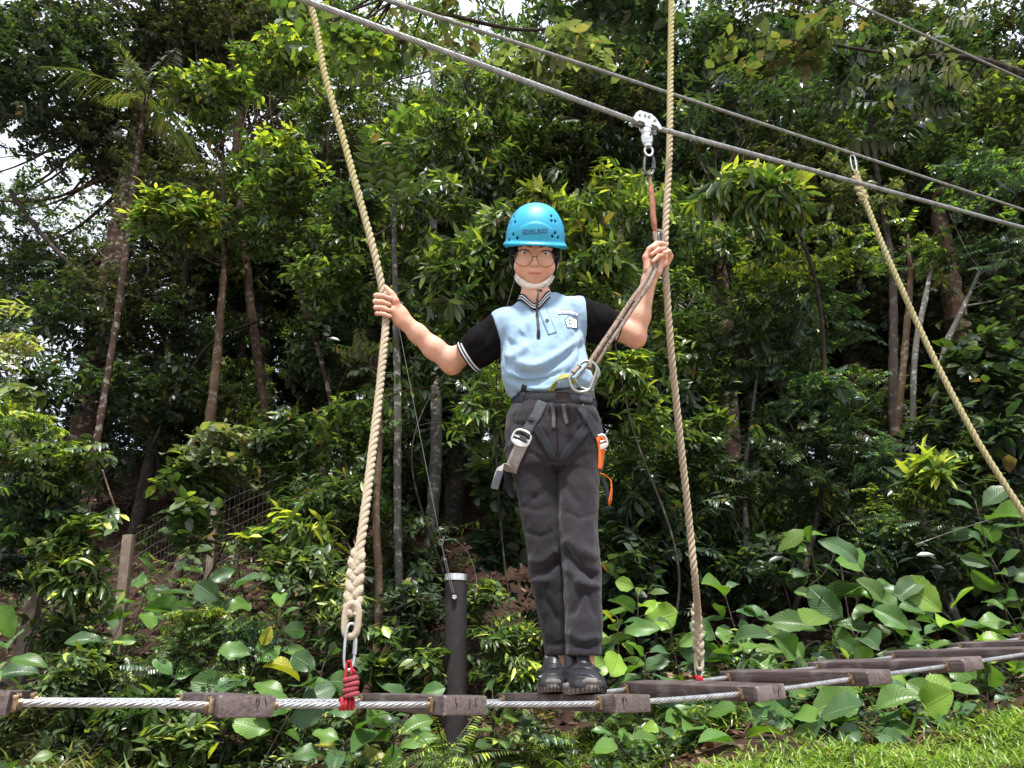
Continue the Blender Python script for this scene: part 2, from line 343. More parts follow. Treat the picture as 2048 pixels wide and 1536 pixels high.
def fuzz(root, org, pts, rad, n, ln=.012):
    """loose fibres standing off a rope"""
    v, f = [], []
    for i in range(n):
        c = pts[RNG.integers(len(pts))]; d = RNG.normal(0, 1, 3); d /= np.linalg.norm(d); a = c+d*rad*.9
        e = a+(d+RNG.normal(0, .6, 3))*ln*RNG.uniform(.4, 1.0); w = np.cross(d, RNG.normal(0, 1, 3)); w *= .00045/np.linalg.norm(w)
        k = len(v); v += [a-w, a+w, e]; f.append([k, k+1, k+2])
    o = mesh_obj('loose_fibres', np.array(v), np.array(f), MAT['rope_f'], root, origin=org); o['kind'] = 'stuff'
def stadium(c, ax, ay, half_len, half_w, n=40):
    th = np.linspace(0, 2*PI, n, endpoint=False); x = half_w*np.sign(np.cos(th))*np.abs(np.cos(th))**.75; y = half_len*np.sign(np.sin(th))*np.abs(np.sin(th))**.62
    return c+x[:, None]*ax+y[:, None]*ay
UP = np.array([0, 0, 1.0])
DHL, DHR = 2.10, 2.10                 # distance of the two hands on the ropes
B_L = PY(693, 1408, Y0+.055); D_L = B_L@FH
pl = [(608, -60, 2.14), (620, 0, 2.13), (634, 60, 2.13), (650, 150, 2.12), (690, 290, 2.12), (720, 400, 2.11), (746, 495, 2.10), (764, 575, 2.10), (772, 635, 2.09), (765, 720, 2.05), (757, 800, 2.0), (745, 900, 1.94), (733, 1000, 1.87), (722, 1080, 1.82), (714, 1135, 1.79)]
ROPE_L, PLR = laid_rope('suspension_rope', 'thick tan rope in the outstretched hand, braided splice and long link at its foot', [P(*q) for q in pl], .0112, MAT['rope'], lay=.064, group='laid ropes hanging from the overhead cable', moss=(1.95, 2.45))
B_R = PY(1395, 1357, Y0+PL-.045); D_R = B_R@FH
pr = [(1345, -60, 2.22), (1343, 0, 2.21), (1341, 150, 2.18), (1339, 300, 2.14), (1333, 420, 2.12), (1330, 500, 2.11), (1333, 575, 2.12), (1342, 700, 2.18), (1352, 800, 2.24), (1366, 930, 2.31), (1380, 1060, 2.38), (1390, 1160, 2.42), (1396, 1235, D_R-.02), (1399, 1310, D_R)]
ROPE_R, PRR = laid_rope('suspension_rope', 'tan rope hanging past the raised hand down to the far cable behind the planks', [P(*q) for q in pr], .0108, MAT['rope'], lay=.064, group='laid ropes hanging from the overhead cable', moss=(2.3, 3.0))
a3 = PY(1712, 345, YC2); D3 = a3@FH; D3e = D3+(PY(2188, 1290, Y0+.055)@FH-D3)/1.25
def q3(px, py, t): return P(px, py, D3+(D3e-D3)*t)
ROPE_F, PFR = laid_rope('suspension_rope', 'yellowed rope hooked to the overhead cable and slanting down to the lower right edge', [q3(1712, 342, 0), q3(1728, 395, .05), q3(1765, 490, .17), q3(1800, 570, .3), q3(1850, 680, .45), q3(1905, 790, .62), q3(1960, 890, .78), q3(2005, 962, .9), q3(2048, 1030, 1.0), q3(2110, 1140, 1.1), q3(2160, 1230, 1.19), q3(2188, 1288, 1.25)], .0112, MAT['rope_y'], lay=.068, group='laid ropes hanging from the overhead cable')
# splices: the rope's strands turned back and tucked
def splice(root, org, a, b, A, Bd, rad, turns, mat, n=220):
    a, b = np.asarray(a), np.asarray(b); t = np.linspace(0, 1, n); ax = RH; az = FH
    for s in range(3):
        ph = t*turns*2*PI+s*2*PI/3; env = np.interp(t, [0, .12, .85, 1], [.45, 1, 1.1, .75])
        q = a+(b-a)*t[:, None]+(np.sin(ph)*A*env)[:, None]*ax+(np.sin(2*ph)*Bd*env)[:, None]*az
        # every turned-back leg is itself laid from thin yarns
        v, f, uv = tube(q, rad*env*.98*(1+.07*np.sin(t*turns*40+s)), 12, prof=.93+.07*np.abs(np.cos(1.5*np.arange(12)*2*PI/12)), twist=t*90); mesh_obj('spliced_strand', v, f, mat, root, origin=org, uv=uv)
    fuzz(root, org, a+(b-a)*t[:, None], A*1.5, 520 if rad > .008 else 220)
def eye(root, org, c, ax, ay, hl, hw, rad, mat):
    q = stadium(c, ax, ay, hl, hw, 60); th = np.linspace(0, 1, 60); v, f, uv = tube(q, rad, 12, closed=True, prof=.9+.1*np.abs(np.cos(1.5*np.arange(12)*2*PI/12)), twist=None); mesh_obj('eye_loop', v, f, mat, root, origin=org, uv=uv)
oL = PLR[-1]
splice(ROPE_L, oL, P(716, 1095, 1.81), P(703, 1232, 1.745), .0122, .0055, .0084, 2.0, MAT['rope_f'])
eye(ROPE_L, oL, P(703, 1240, 1.745), RH, UP, .034, .0145, .0080, MAT['rope_f'])
oR = PRR[-1]
splice(ROPE_R, oR, P(1391, 1205, D_R-.02), P(1399, 1318, D_R), .0095, .005, .0080, 2.2, MAT['rope_f'])
eye(ROPE_R, oR, P(1398, 1322, D_R), RH, UP, .024, .010, .0065, MAT['rope_f'])
oF = PFR[-1]
splice(ROPE_F, oF, q3(1709, 352, 0), q3(1730, 402, .06), .012, .006, .0085, 1.5, MAT['rope_y'])

def quick_link(label, c, ax, ay, hl, hw, r, group='steel quick links'):
    o = thing('quick_link', label, 'quick link', c, group=group); q = stadium(np.zeros(3), ax, ay, hl, hw, 48)
    v, f, uv = tube(q, r, 10, closed=True); mesh_obj('ring', v, f, MAT['steel'], o)
    s = np.array([hw*ax*.98-ay*hl*.33, hw*ax*.98+ay*hl*.33]); v, f, uv = tube(spline(s, 4), r*1.55, 6); x = mesh_obj('screw_sleeve', v, f, MAT['steel'], o, smooth=False)
    return o
quick_link('long steel link under the braided splice holding the red cord', P(700, 1293, 1.74), RH*.9+FH*.43, UP, .047, .0115, .0032)
quick_link('short steel link at the foot of the rope behind the planks', P(1397, 1335, D_R), RH, UP, .030, .011, .0030)
quick_link('small steel link at the top of the yellowed rope, up by the overhead cable', q3(1707, 326, 0), RH, UP, .042, .011, .0034)

# red cords lashing the links to the bridge cables
def cord_knot(label, bottom, D, side):
    o = thing('lashing_cord', label, 'cord', bottom, group='red lashing cords'); org = bottom
    w = MB(); n = 4; cx = np.array([1.0, 0, 0])
    for i in range(n):                                         # turns round the cable
        th = np.linspace(0, 2*PI, 26, endpoint=False); c = bottom+cx*(i-1.5)*.0075; q = c+np.cos(th)[:, None]*.0092*UP+np.sin(th)[:, None]*.0092*np.array([0, 1.0, 0])
        w.tube(q, .0034, 7, closed=True)
    w.build('cable_wrap', MAT['red'], o, origin=org)
    if side:
        t = MB(); a = bottom+UP*.010
        t.tube(spline([P(689, 1390, D), P(690, 1360, D), P(694, 1330, D), P(698, 1322, D-.004), P(702, 1330, D), P(703, 1350, D)], 40), .0028, 7)
        t.tube(spline([P(703, 1345, D), P(709, 1352, D), P(706, 1340, D-.006), P(710, 1344, D-.004)], 16), .0025, 6)
        t.build('standing_loop', MAT['red'], o, origin=org)
        k = MB()
        for i in range(4):
            th = np.linspace(0, 2*PI, 24, endpoint=False); c = P(701+(i % 2)*2, 1358+i*10.5, D-.004); q = c+np.cos(th)[:, None]*.0115*(RH+UP*.25)+np.sin(th)[:, None]*.009*FH; k.tube(q, .0047, 8, closed=True)
        k.build('barrel_knot', MAT['red_dark'], o, origin=org)
    return o
cord_knot('red and maroon cord with a barrel knot lashing the braided rope to the near cable', B_L, D_L-.0, True)
cord_knot('red cord end peeking over the plank below the far rope', B_R+np.array([0, 0, -.002]), D_R, False)
# ------------------------------------------------------------------ implicit modelling: smooth unions of tapered limbs, then a surface net
class Field:
    def __init__(s, lo, hi, vs, big=.04):
        s.lo = np.array(lo, float); s.vs = vs; s.n = np.ceil((np.array(hi)-s.lo)/vs).astype(int)+1
        s.ax = [(s.lo[i]+np.arange(s.n[i])*vs).astype(np.float32) for i in range(3)]
        s.f = np.full(s.n, big, np.float32); s.big = big
    def sl(s, lo, hi, pad):
        a = np.clip(np.floor((np.minimum(lo, hi)-pad-s.lo)/s.vs).astype(int), 0, s.n); b = np.clip(np.ceil((np.maximum(lo, hi)+pad-s.lo)/s.vs).astype(int)+1, 0, s.n)
        return tuple(slice(a[i], b[i]) for i in range(3)), s.ax[0][a[0]:b[0], None, None], s.ax[1][None, a[1]:b[1], None], s.ax[2][None, None, a[2]:b[2]]
    def put(s, fn, lo, hi, k=.01, op='add'):
        S_, X, Y, Z = s.sl(np.asarray(lo, float), np.asarray(hi, float), k+s.vs*3+(s.big if k == 0 else s.big*.6))
        if 0 in s.f[S_].shape: return
        d = fn(X, Y, Z); c = s.f[S_]
        if op == 'sub': d = -d
        if k <= 0: r = np.minimum(c, d) if op == 'add' else np.maximum(c, d)
        else:
            sg = 1 if op == 'add' else -1
            h = np.clip(.5+.5*sg*(d-c)/k, 0, 1); r = d*(1-h)+c*h-sg*k*h*(1-h)
        s.f[S_] = r
    def cone(s, a, b, ra, rb, k=.01, op='add'):
        a = np.asarray(a, float); b = np.asarray(b, float); d = b-a; l2 = d@d+1e-12; R = max(ra, rb)
        def fn(X, Y, Z):
            t = np.clip(((X-a[0])*d[0]+(Y-a[1])*d[1]+(Z-a[2])*d[2])/l2, 0, 1)
            return np.sqrt((X-a[0]-t*d[0])**2+(Y-a[1]-t*d[1])**2+(Z-a[2]-t*d[2])**2)-(ra+(rb-ra)*t)
        s.put(fn, np.minimum(a, b)-R, np.maximum(a, b)+R, k, op)
    def chain(s, pts, rs, k=.01, op='add'):
        for i in range(len(pts)-1): s.cone(pts[i], pts[i+1], rs[i], rs[i+1], k, op)
    def ell(s, c, r, k=.01, op='add', Mx=None):
        c = np.asarray(c, float); r = np.asarray(r, float); Mx = np.eye(3) if Mx is None else np.asarray(Mx)   # columns: axes
        def fn(X, Y, Z):
            dx, dy, dz = X-c[0], Y-c[1], Z-c[2]
            q = [(dx*Mx[0, i]+dy*Mx[1, i]+dz*Mx[2, i])/r[i] for i in range(3)]
            l = np.sqrt(q[0]**2+q[1]**2+q[2]**2)+1e-9; g = np.sqrt((q[0]/r[0])**2+(q[1]/r[1])**2+(q[2]/r[2])**2)+1e-9
            return l*(l-1)/g
        R = np.abs(Mx)@r; s.put(fn, c-R, c+R, k, op)
    def loft(s, rows, k=.01, e=2.4, op='add'):
        """rows: h, u, w, a, b  - stacked superellipses"""
        q = np.array(sorted(rows), float)
        def fn(X, Y, Z):
            z = np.ravel(Z); u, w, a, b = [np.interp(z, q[:, 0], q[:, i])[None, None, :] for i in (1, 2, 3, 4)]
            rr = ((np.abs(X-u)/a)**e+(np.abs(Y-w)/b)**e+1e-9)**(1/e); d = (rr-1)*np.minimum(a, b)
            return np.maximum(d, np.maximum(z-q[-1, 0], q[0, 0]-z)[None, None, :])
        s.put(fn, (q[:, 1]-q[:, 3]).min()*np.array([1, 0, 0])+(q[:, 2]-q[:, 4]).min()*np.array([0, 1, 0])+q[0, 0]*np.array([0, 0, 1]),
              (q[:, 1]+q[:, 3]).max()*np.array([1, 0, 0])+(q[:, 2]+q[:, 4]).max()*np.array([0, 1, 0])+q[-1, 0]*np.array([0, 0, 1]), k, op)
    def net(s, smooth=1):
        f = s.f; n = np.array(f.shape); ins = f < 0
        c = np.zeros(n-1, np.int8)
        for i in (0, 1):
            for j in (0, 1):
                for k in (0, 1): c += ins[i:n[0]-1+i, j:n[1]-1+j, k:n[2]-1+k]
        act = np.argwhere((c > 0) & (c < 8)); idm = np.full(n-1, -1, np.int32); idm[tuple(act.T)] = np.arange(len(act))
        P_ = np.zeros((len(act), 3)); W = np.zeros(len(act))
        cn = [(i, j, k) for i in (0, 1) for j in (0, 1) for k in (0, 1)]
        for a in cn:
            for ax in range(3):
                if a[ax]: continue
                b = list(a); b[ax] = 1
                va = f[act[:, 0]+a[0], act[:, 1]+a[1], act[:, 2]+a[2]]; vb = f[act[:, 0]+b[0], act[:, 1]+b[1], act[:, 2]+b[2]]
                m = (va < 0) != (vb < 0); t = np.where(m, va/np.where(m, va-vb, 1), 0)
                q = np.array(a, float)[None]+np.zeros((len(act), 3)); q[:, ax] += t; P_ += q*m[:, None]; W += m
        v = s.lo+(act+P_/W[:, None])*s.vs; F_ = []
        for ax in range(3):
            o1, o2 = (ax+1) % 3, (ax+2) % 3
            sa = [slice(None)]*3; sb = [slice(None)]*3; sa[ax] = slice(0, -1); sb[ax] = slice(1, None)
            A, B = ins[tuple(sa)], ins[tuple(sb)]; e = np.argwhere(A != B); e = e[(e[:, o1] > 0) & (e[:, o2] > 0) & (e[:, o1] < n[o1]-1) & (e[:, o2] < n[o2]-1)]
            qd = []
            for (i, j) in ((0, 0), (1, 0), (1, 1), (0, 1)):
                w = e.copy(); w[:, o1] -= 1-i; w[:, o2] -= 1-j; qd.append(idm[tuple(w.T)])
            qd = np.stack(qd, 1); fl = ~A[tuple(e.T)]; qd[fl] = qd[fl][:, ::-1]; F_.append(qd)
        F_ = np.vstack(F_); F_ = F_[(F_ >= 0).all(1)]
        v = lap(v, F_, smooth); return v, F_
def lap(v, F_, it, lam=.5):
    if not it: return v
    e = np.vstack([F_[:, [i, (i+1) % 4]] for i in range(4)]); e = np.vstack([e, e[:, ::-1]]); cnt = np.bincount(e[:, 0], minlength=len(v))[:, None]
    for _ in range(it):
        a = np.stack([np.bincount(e[:, 0], v[e[:, 1], i], len(v)) for i in range(3)], 1)/np.maximum(cnt, 1); v = v+(a-v)*lam
    return v
def normals(v, F_):
    n = np.cross(v[F_[:, 2]]-v[F_[:, 0]], v[F_[:, 3]]-v[F_[:, 1]]); o = np.zeros_like(v)
    for i in range(4):
        for k in range(3): o[:, k] += np.bincount(F_[:, i], n[:, k], len(v))
    return o/(np.linalg.norm(o, axis=1)[:, None]+1e-12)

# ------------------------------------------------------------------ the person on the plank
DP = 2.08
OP = P(1140, 1388, DP).copy(); OP[2] = ZP[4]-.004
B3 = np.stack([RH, FH, UP], 1)
def S(px, py, w=0.0): return (P(px, py, DP+w)-OP)@B3
def loc(a): return (np.asarray(a)-OP)@B3
def wpix(v): return unproj(v@B3.T+OP)
def sc(px, py, w=0.0): return pxm(px, py, DP+w)
def pobj(name, vf, mat, parent=None, **kw): return mesh_obj(name, vf[0], vf[1], mat, parent, **kw)
PERSON = thing('person', 'person in light blue shirt and dark trousers standing on a plank, arms out to ropes', 'person', OP, -YAW)
GEAR = dict(loc=OP, rz=-YAW)
def creases(v, F_, lines, front=True):
    """press folds into cloth: (points, depth m, width px); negative depth raises a ridge"""
    px = wpix(v); n = normals(v, F_); off = np.zeros(len(v)); fr = np.clip(-n[:, 1]*1.6+.1, 0, 1)
    for pts, dep, wd in lines:
        pts = np.asarray(pts, float); q = spline(np.c_[pts, np.zeros(len(pts))], 40)[:, :2]
        m = (px[:, 0] > q[:, 0].min()-3*wd) & (px[:, 0] < q[:, 0].max()+3*wd) & (px[:, 1] > q[:, 1].min()-3*wd) & (px[:, 1] < q[:, 1].max()+3*wd)
        if not m.any(): continue
        d2 = ((px[m][:, None]-q[None])**2).sum(2); j = d2.argmin(1); t = j/39.0; w = np.clip(np.minimum(t, 1-t)*6+.15, 0, 1)
        off[m] += dep*w*np.exp(-d2.min(1)/(wd*wd))
    return v-n*(off*fr)[:, None]
def cloth_noise(v, F_, amp, s):
    n = normals(v, F_); q = np.array([mnoise.fractal(Vector((a*s, b*s, c*s*.6)), 1.0, 2.0, 3) for a, b, c in v]); return v+n*(q*amp)[:, None]

# skin body: head, neck, arms with five-fingered hands, slim trunk and legs inside the clothes - one surface
HR = ray(1069.5, 520); HR = HR/np.linalg.norm(HR); HRl = HR@B3
HX = np.array([1.0, 0, 0]); HZ = -HRl; HZ[0] *= .5; HZ /= np.linalg.norm(HZ); HX = HX-HZ*(HX@HZ); HX /= np.linalg.norm(HX); HY = np.cross(HZ, HX)
HA = math.radians(-1.5); HX, HY = HX*math.cos(HA)+HY*math.sin(HA), -HX*math.sin(HA)+HY*math.cos(HA)
HM = np.stack([HX, HY, HZ], 1); HO = S(1069.5, 520, -.055)          # head frame: x across, y up the face, z out of the face
def H(x, y, z): return HO+HM@np.array([x, y, z], float)
VS = .0030
f = Field((-.70, -.20, -.02), (.36, .24, 1.42), VS)
def body():
    # trunk, neck, legs
    f.cone(S(1108, 890, .015), S(1090, 690, .02), .052, .056, .02); f.cone(S(1050, 655, .025), S(1130, 640, .025), .036, .036, .02)
    f.cone(S(1070, 610, .015), H(0, -.045, -.062), .036, .037, .012); f.cone(S(1045, 632, .02), S(1072, 590, .015), .03, .03, .03); f.cone(S(1110, 622, .02), S(1072, 590, .015), .03, .03, .03)
    f.chain([S(1075, 880, .01), S(1095, 1110, .03), S(1118, 1300, .05), S(1112, 1365, .05)], [.034, .021, .019, .021], .01)
    f.chain([S(1145, 880, .01), S(1165, 1110, -.03), S(1172, 1300, -.06), S(1174, 1362, -.06)], [.034, .021, .020, .022], .01)
    # head
    f.ell(H(0, .050, -.075), (.070, .080, .088), .02, Mx=HM); f.ell(H(0, -.006, -.040), (.0615, .074, .060), .02, Mx=HM)
    f.ell(H(0, -.044, -.030), (.047, .036, .050), .02, Mx=HM); f.ell(H(0, -.066, -.006), (.021, .016, .020), .018, Mx=HM)
    for s in (-1, 1):
        f.ell(H(s*.037, -.020, .000), (.024, .024, .018), .02, Mx=HM)
        f.ell(H(s*.031, .0225, .024), (.0165, .0085, .010), .008, 'sub', Mx=HM)
        f.ell(H(s*.068, .000, -.065), (.008, .028, .016), .006, Mx=HM)
        # brow and lids
        f.chain([H(s*.013, .036, .016), H(s*.031, .0395, .014), H(s*.049, .034, .001)], [.0045, .005, .004], .008)
        f.chain([H(s*.0165, .0225, .0125), H(s*.024, .0295, .0140), H(s*.034, .0300, .0125), H(s*.0465, .0245, .0035)], [.0018, .0026, .0026, .0018], .003)
        f.chain([H(s*.0175, .0205, .0125), H(s*.026, .0155, .0130), H(s*.036, .0155, .0110), H(s*.0455, .0215, .0040)], [.0016, .0022, .0022, .0016], .003)
    f.chain([H(0, .026, .012), H(0, .008, .021), H(0, -.009, .030)], [.0055, .0062, .0078], .010)
    f.ell(H(0, -.0115, .0315), (.0088, .0072, .0072), .006, Mx=HM)
    for s in (-1, 1):
        f.ell(H(s*.0105, -.0135, .0240), (.0062, .0055, .0062), .005, Mx=HM); f.cone(H(s*.0052, -.0190, .0300), H(s*.006, -.016, .026), .0020, .0020, .0015, 'sub')
    f.ell(H(0, -.036, .008), (.026, .018, .018), .012, Mx=HM)
    f.chain([H(-.0215, -.0385, .0170), H(-.010, -.0345, .0250), H(0, -.0355, .0268), H(.010, -.0345, .0250), H(.0215, -.0385, .0170)], [.0012, .0030, .0030, .0030, .0012], .003)
    f.chain([H(-.0175, -.0395, .0180), H(0, -.0430, .0255), H(.0175, -.0395, .0180)], [.0015, .0040, .0015], .003)
    f.chain([H(-.0250, -.0352, .0145), H(-.010, -.0385, .0275), H(0, -.0390, .0295), H(.010, -.0385, .0275), H(.0250, -.0352, .0145)], [.0009, .0010, .0010, .0010, .0009], .0012, 'sub')
    # arm held out to the rope on the photograph's left
    e1, w1 = S(903, 722, .075), S(812, 646, .030)
    f.cone(S(1002, 660, .025), e1, .036, .0335, .02); f.chain([e1, S(868, 697, .062), S(835, 667, .045), w1], [.0330, .0315, .0265, .0215], .018); f.ell(S(905, 735, .082), (.015, .015, .014), .03)
    ph = S(794, 618, .018); f.chain([w1, S(800, 630, .024), ph], [.0215, .0235, .020], .014)
    f.chain([S(798, 642, .018), S(786, 622, .004)], [.0165, .0150], .012)              # heel of the hand
    for i, (y, xk) in enumerate(((590, 788), (602, 789), (614, 789), (626, 789))):
        sh = (0.0, -1.5, -.5, 2.0)[i]; r = (.0078, .0080, .0077, .0068)[i]
        f.chain([ph+np.array([0, .004, (-.010+.0068*0)*0]), S(xk, y+2, .030), S(768+sh, y-1, .034), S(752+sh, y+1, .016), S(753+sh, y+1, -.004), S(766+sh, y+2, -.016), S(780+sh*.5, y+7, -.013)],
                [.012, r*1.12, r*1.05, r*1.03, r*.98, r*.94, r*.80], .0025)
    f.chain([S(795, 622, .010), S(791, 602, -.004), S(783, 587, -.008), S(771, 574, -.004)], [.0125, .0105, .0088, .0068], .005)
    # raised arm on the right
    e2, w2 = S(1269, 672, .065), S(1298, 560, .020)
    f.cone(S(1172, 636, .025), e2, .036, .0335, .02); f.chain([e2, S(1280, 632, .050), w2], [.0330, .0310, .0215], .014); f.ell(S(1272, 680, .076), (.015, .015, .014), .03)
    f.chain([w2, S(1303, 540, .012), S(1308, 516, .010)], [.0215, .0225, .0205], .012); f.chain([S(1313, 545, .008), S(1322, 515, .012)], [.016, .0145], .012)
    f.chain([S(1296, 540, .004), S(1292, 515, -.004), S(1299, 499, -.012), S(1313, 485, -.014)], [.0135, .0105, .0088, .0064], .006)
    for i, (k0, k1, t0, t1, r) in enumerate((((1322, 500), (1327, 488), (1318, 487), (1306, 495), .0080), ((1323, 510), (1328, 498), (1318, 499), (1303, 509), .0079), ((1324, 520), (1328, 510), (1318, 512), (1306, 523), .0074))):
        f.chain([S(1311, 516, .012), S(*k0, .022), S(*k1, .004), S(*t0, -.020), S(*t1, -.022)], [.014, r*1.1, r*1.05, r, r*.80], .0025)
    f.chain([S(1318, 530, .012), S(1335, 526, .016), S(1342, 513, .004), S(1338, 503, -.014), S(1329, 506, -.020), S(1326, 512, -.016)], [.012, .0085, .0078, .0072, .0066, .0058], .0025)
body()
v, F_ = f.net(1)
hl = (v-HO)@HM; skin = np.tile([1.0, 1.0, 1.0], (len(v), 1))
def blush_and_shade(m, c): 
    global skin
    skin = skin*(1-m[:, None])+np.array(c)*m[:, None]
g = lambda x, y, z, r: np.exp(-(((hl-np.array([x, y, z]))/np.array(r))**2).sum(1))
for s in (-1, 1): blush_and_shade(.5*g(s*.036, -.016, .012, (.02, .018, .03)), (1.06, .80, .72)); blush_and_shade(.45*g(s*.031, .013, .012, (.016, .007, .02)), (.78, .66, .62)); blush_and_shade(.5*g(s*.031, .030, .012, (.018, .006, .02)), (.80, .68, .64))
blush_and_shade(.4*g(0, -.010, .034, (.012, .010, .012)), (1.05, .82, .76))
for s in (-1, 1): blush_and_shade(.8*g(s*.0060, -.0185, .030, (.0032, .0022, .006)), (.35, .20, .18)); blush_and_shade(.35*g(s*.0165, -.012, .022, (.004, .010, .012)), (.84, .70, .66))  # nose shade painted into the skin: dark nostrils and sides of the wings
ml = np.clip(1.6*np.exp(-(hl[:, 0]/.0175)**4-((hl[:, 1]+.0388)/.0056)**4)*(hl[:, 2] > .012), 0, 1); blush_and_shade(ml*.7, (.95, .56, .52)); blush_and_shade(np.clip(1.3*np.exp(-(hl[:, 0]/.021)**4-((hl[:, 1]+.0388+.000)/.0016)**2)*(hl[:, 2] > .01), 0, 1)*.85, (.36, .16, .14))
for c, r in ((S(905, 740, .08), .03), (S(1274, 686, .07), .03), (S(785, 615, 0), .05), (S(1310, 515, 0), .045)): blush_and_shade(.45*np.exp(-(((v-c)/r)**2).sum(1)), (1.06, .80, .74))
MAT['skin'] = M('skin', (.53, .310, .225), rough=.6, spec=.26, color2=(.45, .240, .170), vscale=26, bump=.3, bscale=260, colattr='Col', sss=.12)
mesh_obj('body', v, F_, MAT['skin'], PERSON, col=skin)
print('body', len(v))
del f

# eyes
MAT['eye_white'] = M('eye_white', (.62, .59, .56), rough=.2, spec=.5, var=.05); MAT['iris'] = M('iris', (.030, .018, .012), rough=.12, spec=.6); MAT['brow'] = M('brow_hair', (.035, .024, .02), rough=.8)
for s in (-1, 1):
    c = H(s*.0310, .0225, .0025); bm = bmesh.new(); bmesh.ops.create_uvsphere(bm, u_segments=20, v_segments=14, radius=.0118); vv = np.array([q.co[:] for q in bm.verts])+c; bm.verts.index_update(); ff = [[q.index for q in a.verts] for a in bm.faces]; bm.free()
    e = mesh_obj('eye', vv, ff, MAT['eye_white'], PERSON)
    th = np.linspace(0, 2*PI, 20, endpoint=False); ring = [c+HM@np.array([.0060*math.cos(a), -.0005+.0060*math.sin(a), .0104]) for a in th]
    mesh_obj('iris', np.array(ring+[c+HM@np.array([0, -.0005, .0124])]), [[i, (i+1) % 20, 20] for i in range(20)], MAT['iris'], e)
    q = spline([H(s*.0165, .0225, .0150), H(s*.025, .0285, .0162), H(s*.036, .0285, .0140), H(s*.0475, .0235, .0045)], 16); t = MB().tube(q, np.linspace(.0013, .0019, 16), 6); t.build('eyelash', MAT['brow'], PERSON)
    q = spline([H(s*.012, .0360, .0205), H(s*.022, .0400, .0205), H(s*.036, .0405, .0175), H(s*.050, .0350, .0050)], 20); tb = tube(q, np.interp(np.linspace(0, 1, 20), [0, .3, 1], [.0013, .0017, .0006]), 6); mesh_obj('eyebrow', tb[0], tb[1], MAT['brow'], PERSON)
# hair at the temples and the back of the head
f = Field(H(0, 0, -.06)-.14, H(0, 0, -.06)+.14, .003)
f.ell(H(0, .022, -.068), (.079, .098, .080), .01, Mx=HM); f.ell(H(0, -.02, .022), (.064, .10, .055), .006, 'sub', Mx=HM); f.cone(H(-.062, .04, -.015), H(-.062, -.045, -.02), .009, .006, .01); f.cone(H(.062, .04, -.015), H(.062, -.040, -.02), .009, .006, .01); f.cone(H(0, -.03, -.07), H(0, -.09, -.09), .045, .025, .02)
v, F_ = f.net(2); v = cloth_noise(v, F_, .002, 60)
MAT['hair'] = M('black_hair', (.006, .005, .006), rough=.75, spec=.15, bump=.8, bscale=300, stretch=(6, 6, 1)); mesh_obj('hair', v, F_, MAT['hair'], PERSON)

# ---------------------------------------------- shirt
def rows(table, w=0.0, depth=.8, ew=None):
    out = []
    for y, l, r, *o in table:
        ww = o[0] if o else w; dp = o[1] if len(o) > 1 else depth
        a, b = S(l, y, ww), S(r, y, ww); out.append((a[2], (a[0]+b[0])/2, ww, (b[0]-a[0])/2, (b[0]-a[0])/2*dp))
    return out
eL = S(903, 722, .075); sL = S(1004, 655, .015); dL = eL-sL; dL /= np.linalg.norm(dL); cL = S(934, 716, .05)
eR = S(1269, 672, .065); sR = S(1165, 640, .015); dR = eR-sR; dR /= np.linalg.norm(dR); cR = S(1232, 660, .042)
f = Field(S(895, 830, -.16)*[1, 0, 1]+[0, -.16, -.01], S(1262, 570, 0)*[1, 0, 1]+[0, .19, .03], .0032)
trunk = [(812, 1042, 1180, .012, .68), (790, 1022, 1186, .012, .68), (776, 1010, 1188, .012, .72), (760, 1004, 1186, .012, .72), (735, 1002, 1177, .012, .71), (705, 1003, 1172, .012, .69), (665, 1006, 1168, .014, .64), (640, 1014, 1164, .016, .56), (622, 1026, 1158, .018, .47), (606, 1036, 1142, .02, .44), (597, 1044, 1118, .02, .48)]
f.loft(rows(trunk), .012, e=2.5)
f.cone(S(1015, 645, .02), S(1068, 622, .02), .034, .040, .02); f.cone(S(1158, 624, .02), S(1105, 612, .02), .036, .040, .02)
f.chain([S(1010, 652, .015), S(966, 689, .035), cL+dL*.012], [.056, .056, .0505], .022); f.chain([S(1158, 635, .015), S(1200, 649, .03), cR+dR*.012], [.064, .056, .0455], .022)
def half(c, n): return lambda X, Y, Z: (X-c[0])*n[0]+(Y-c[1])*n[1]+(Z-c[2])*n[2]
flo, fhi = f.lo, f.lo+f.n*f.vs
for c, n, e, hole in ((cL, dL, eL, .047), (cR, dR, eR, .042)):
    hf = half(c, n); f.put(lambda X, Y, Z: np.maximum(-hf(X, Y, Z), np.sqrt((X-c[0])**2+(Y-c[1])**2+(Z-c[2])**2)-.10), flo, fhi, 0, 'sub'); f.cone(c+n*.02, c-n*.05, hole, hole*.8, .003, 'sub')
f.cone(S(1071, 575, .012), S(1070, 612, .010), .0375, .043, .006, 'sub'); f.cone(S(1071, 597, -.05), S(1073, 613, -.075), .018, .010, .010, 'sub')
ARM = [(S(995, 668, 0), np.array([-.95, 0, -.30])), (S(1171, 640, 0), np.array([1.0, 0, .05]))]; ARM = [(c, n/np.linalg.norm(n)) for c, n in ARM]
ALL = f.f.copy(); fX, fY, fZ = f.ax[0][:, None, None], f.ax[1][None, :, None], f.ax[2][None, None, :]
XA = S(1001, 720, 0)[0]; ZA = S(1171, 704, 0)[2]
def arm_side(k): return np.minimum(half(*ARM[0])(fX, fY, fZ), XA-fX) if k == 0 else np.minimum(half(*ARM[1])(fX, fY, fZ), fZ-ZA)
f.f = np.maximum(np.maximum(ALL, arm_side(0)+.0004), arm_side(1)+.0004).astype(np.float32)
v, F_ = f.net(2)
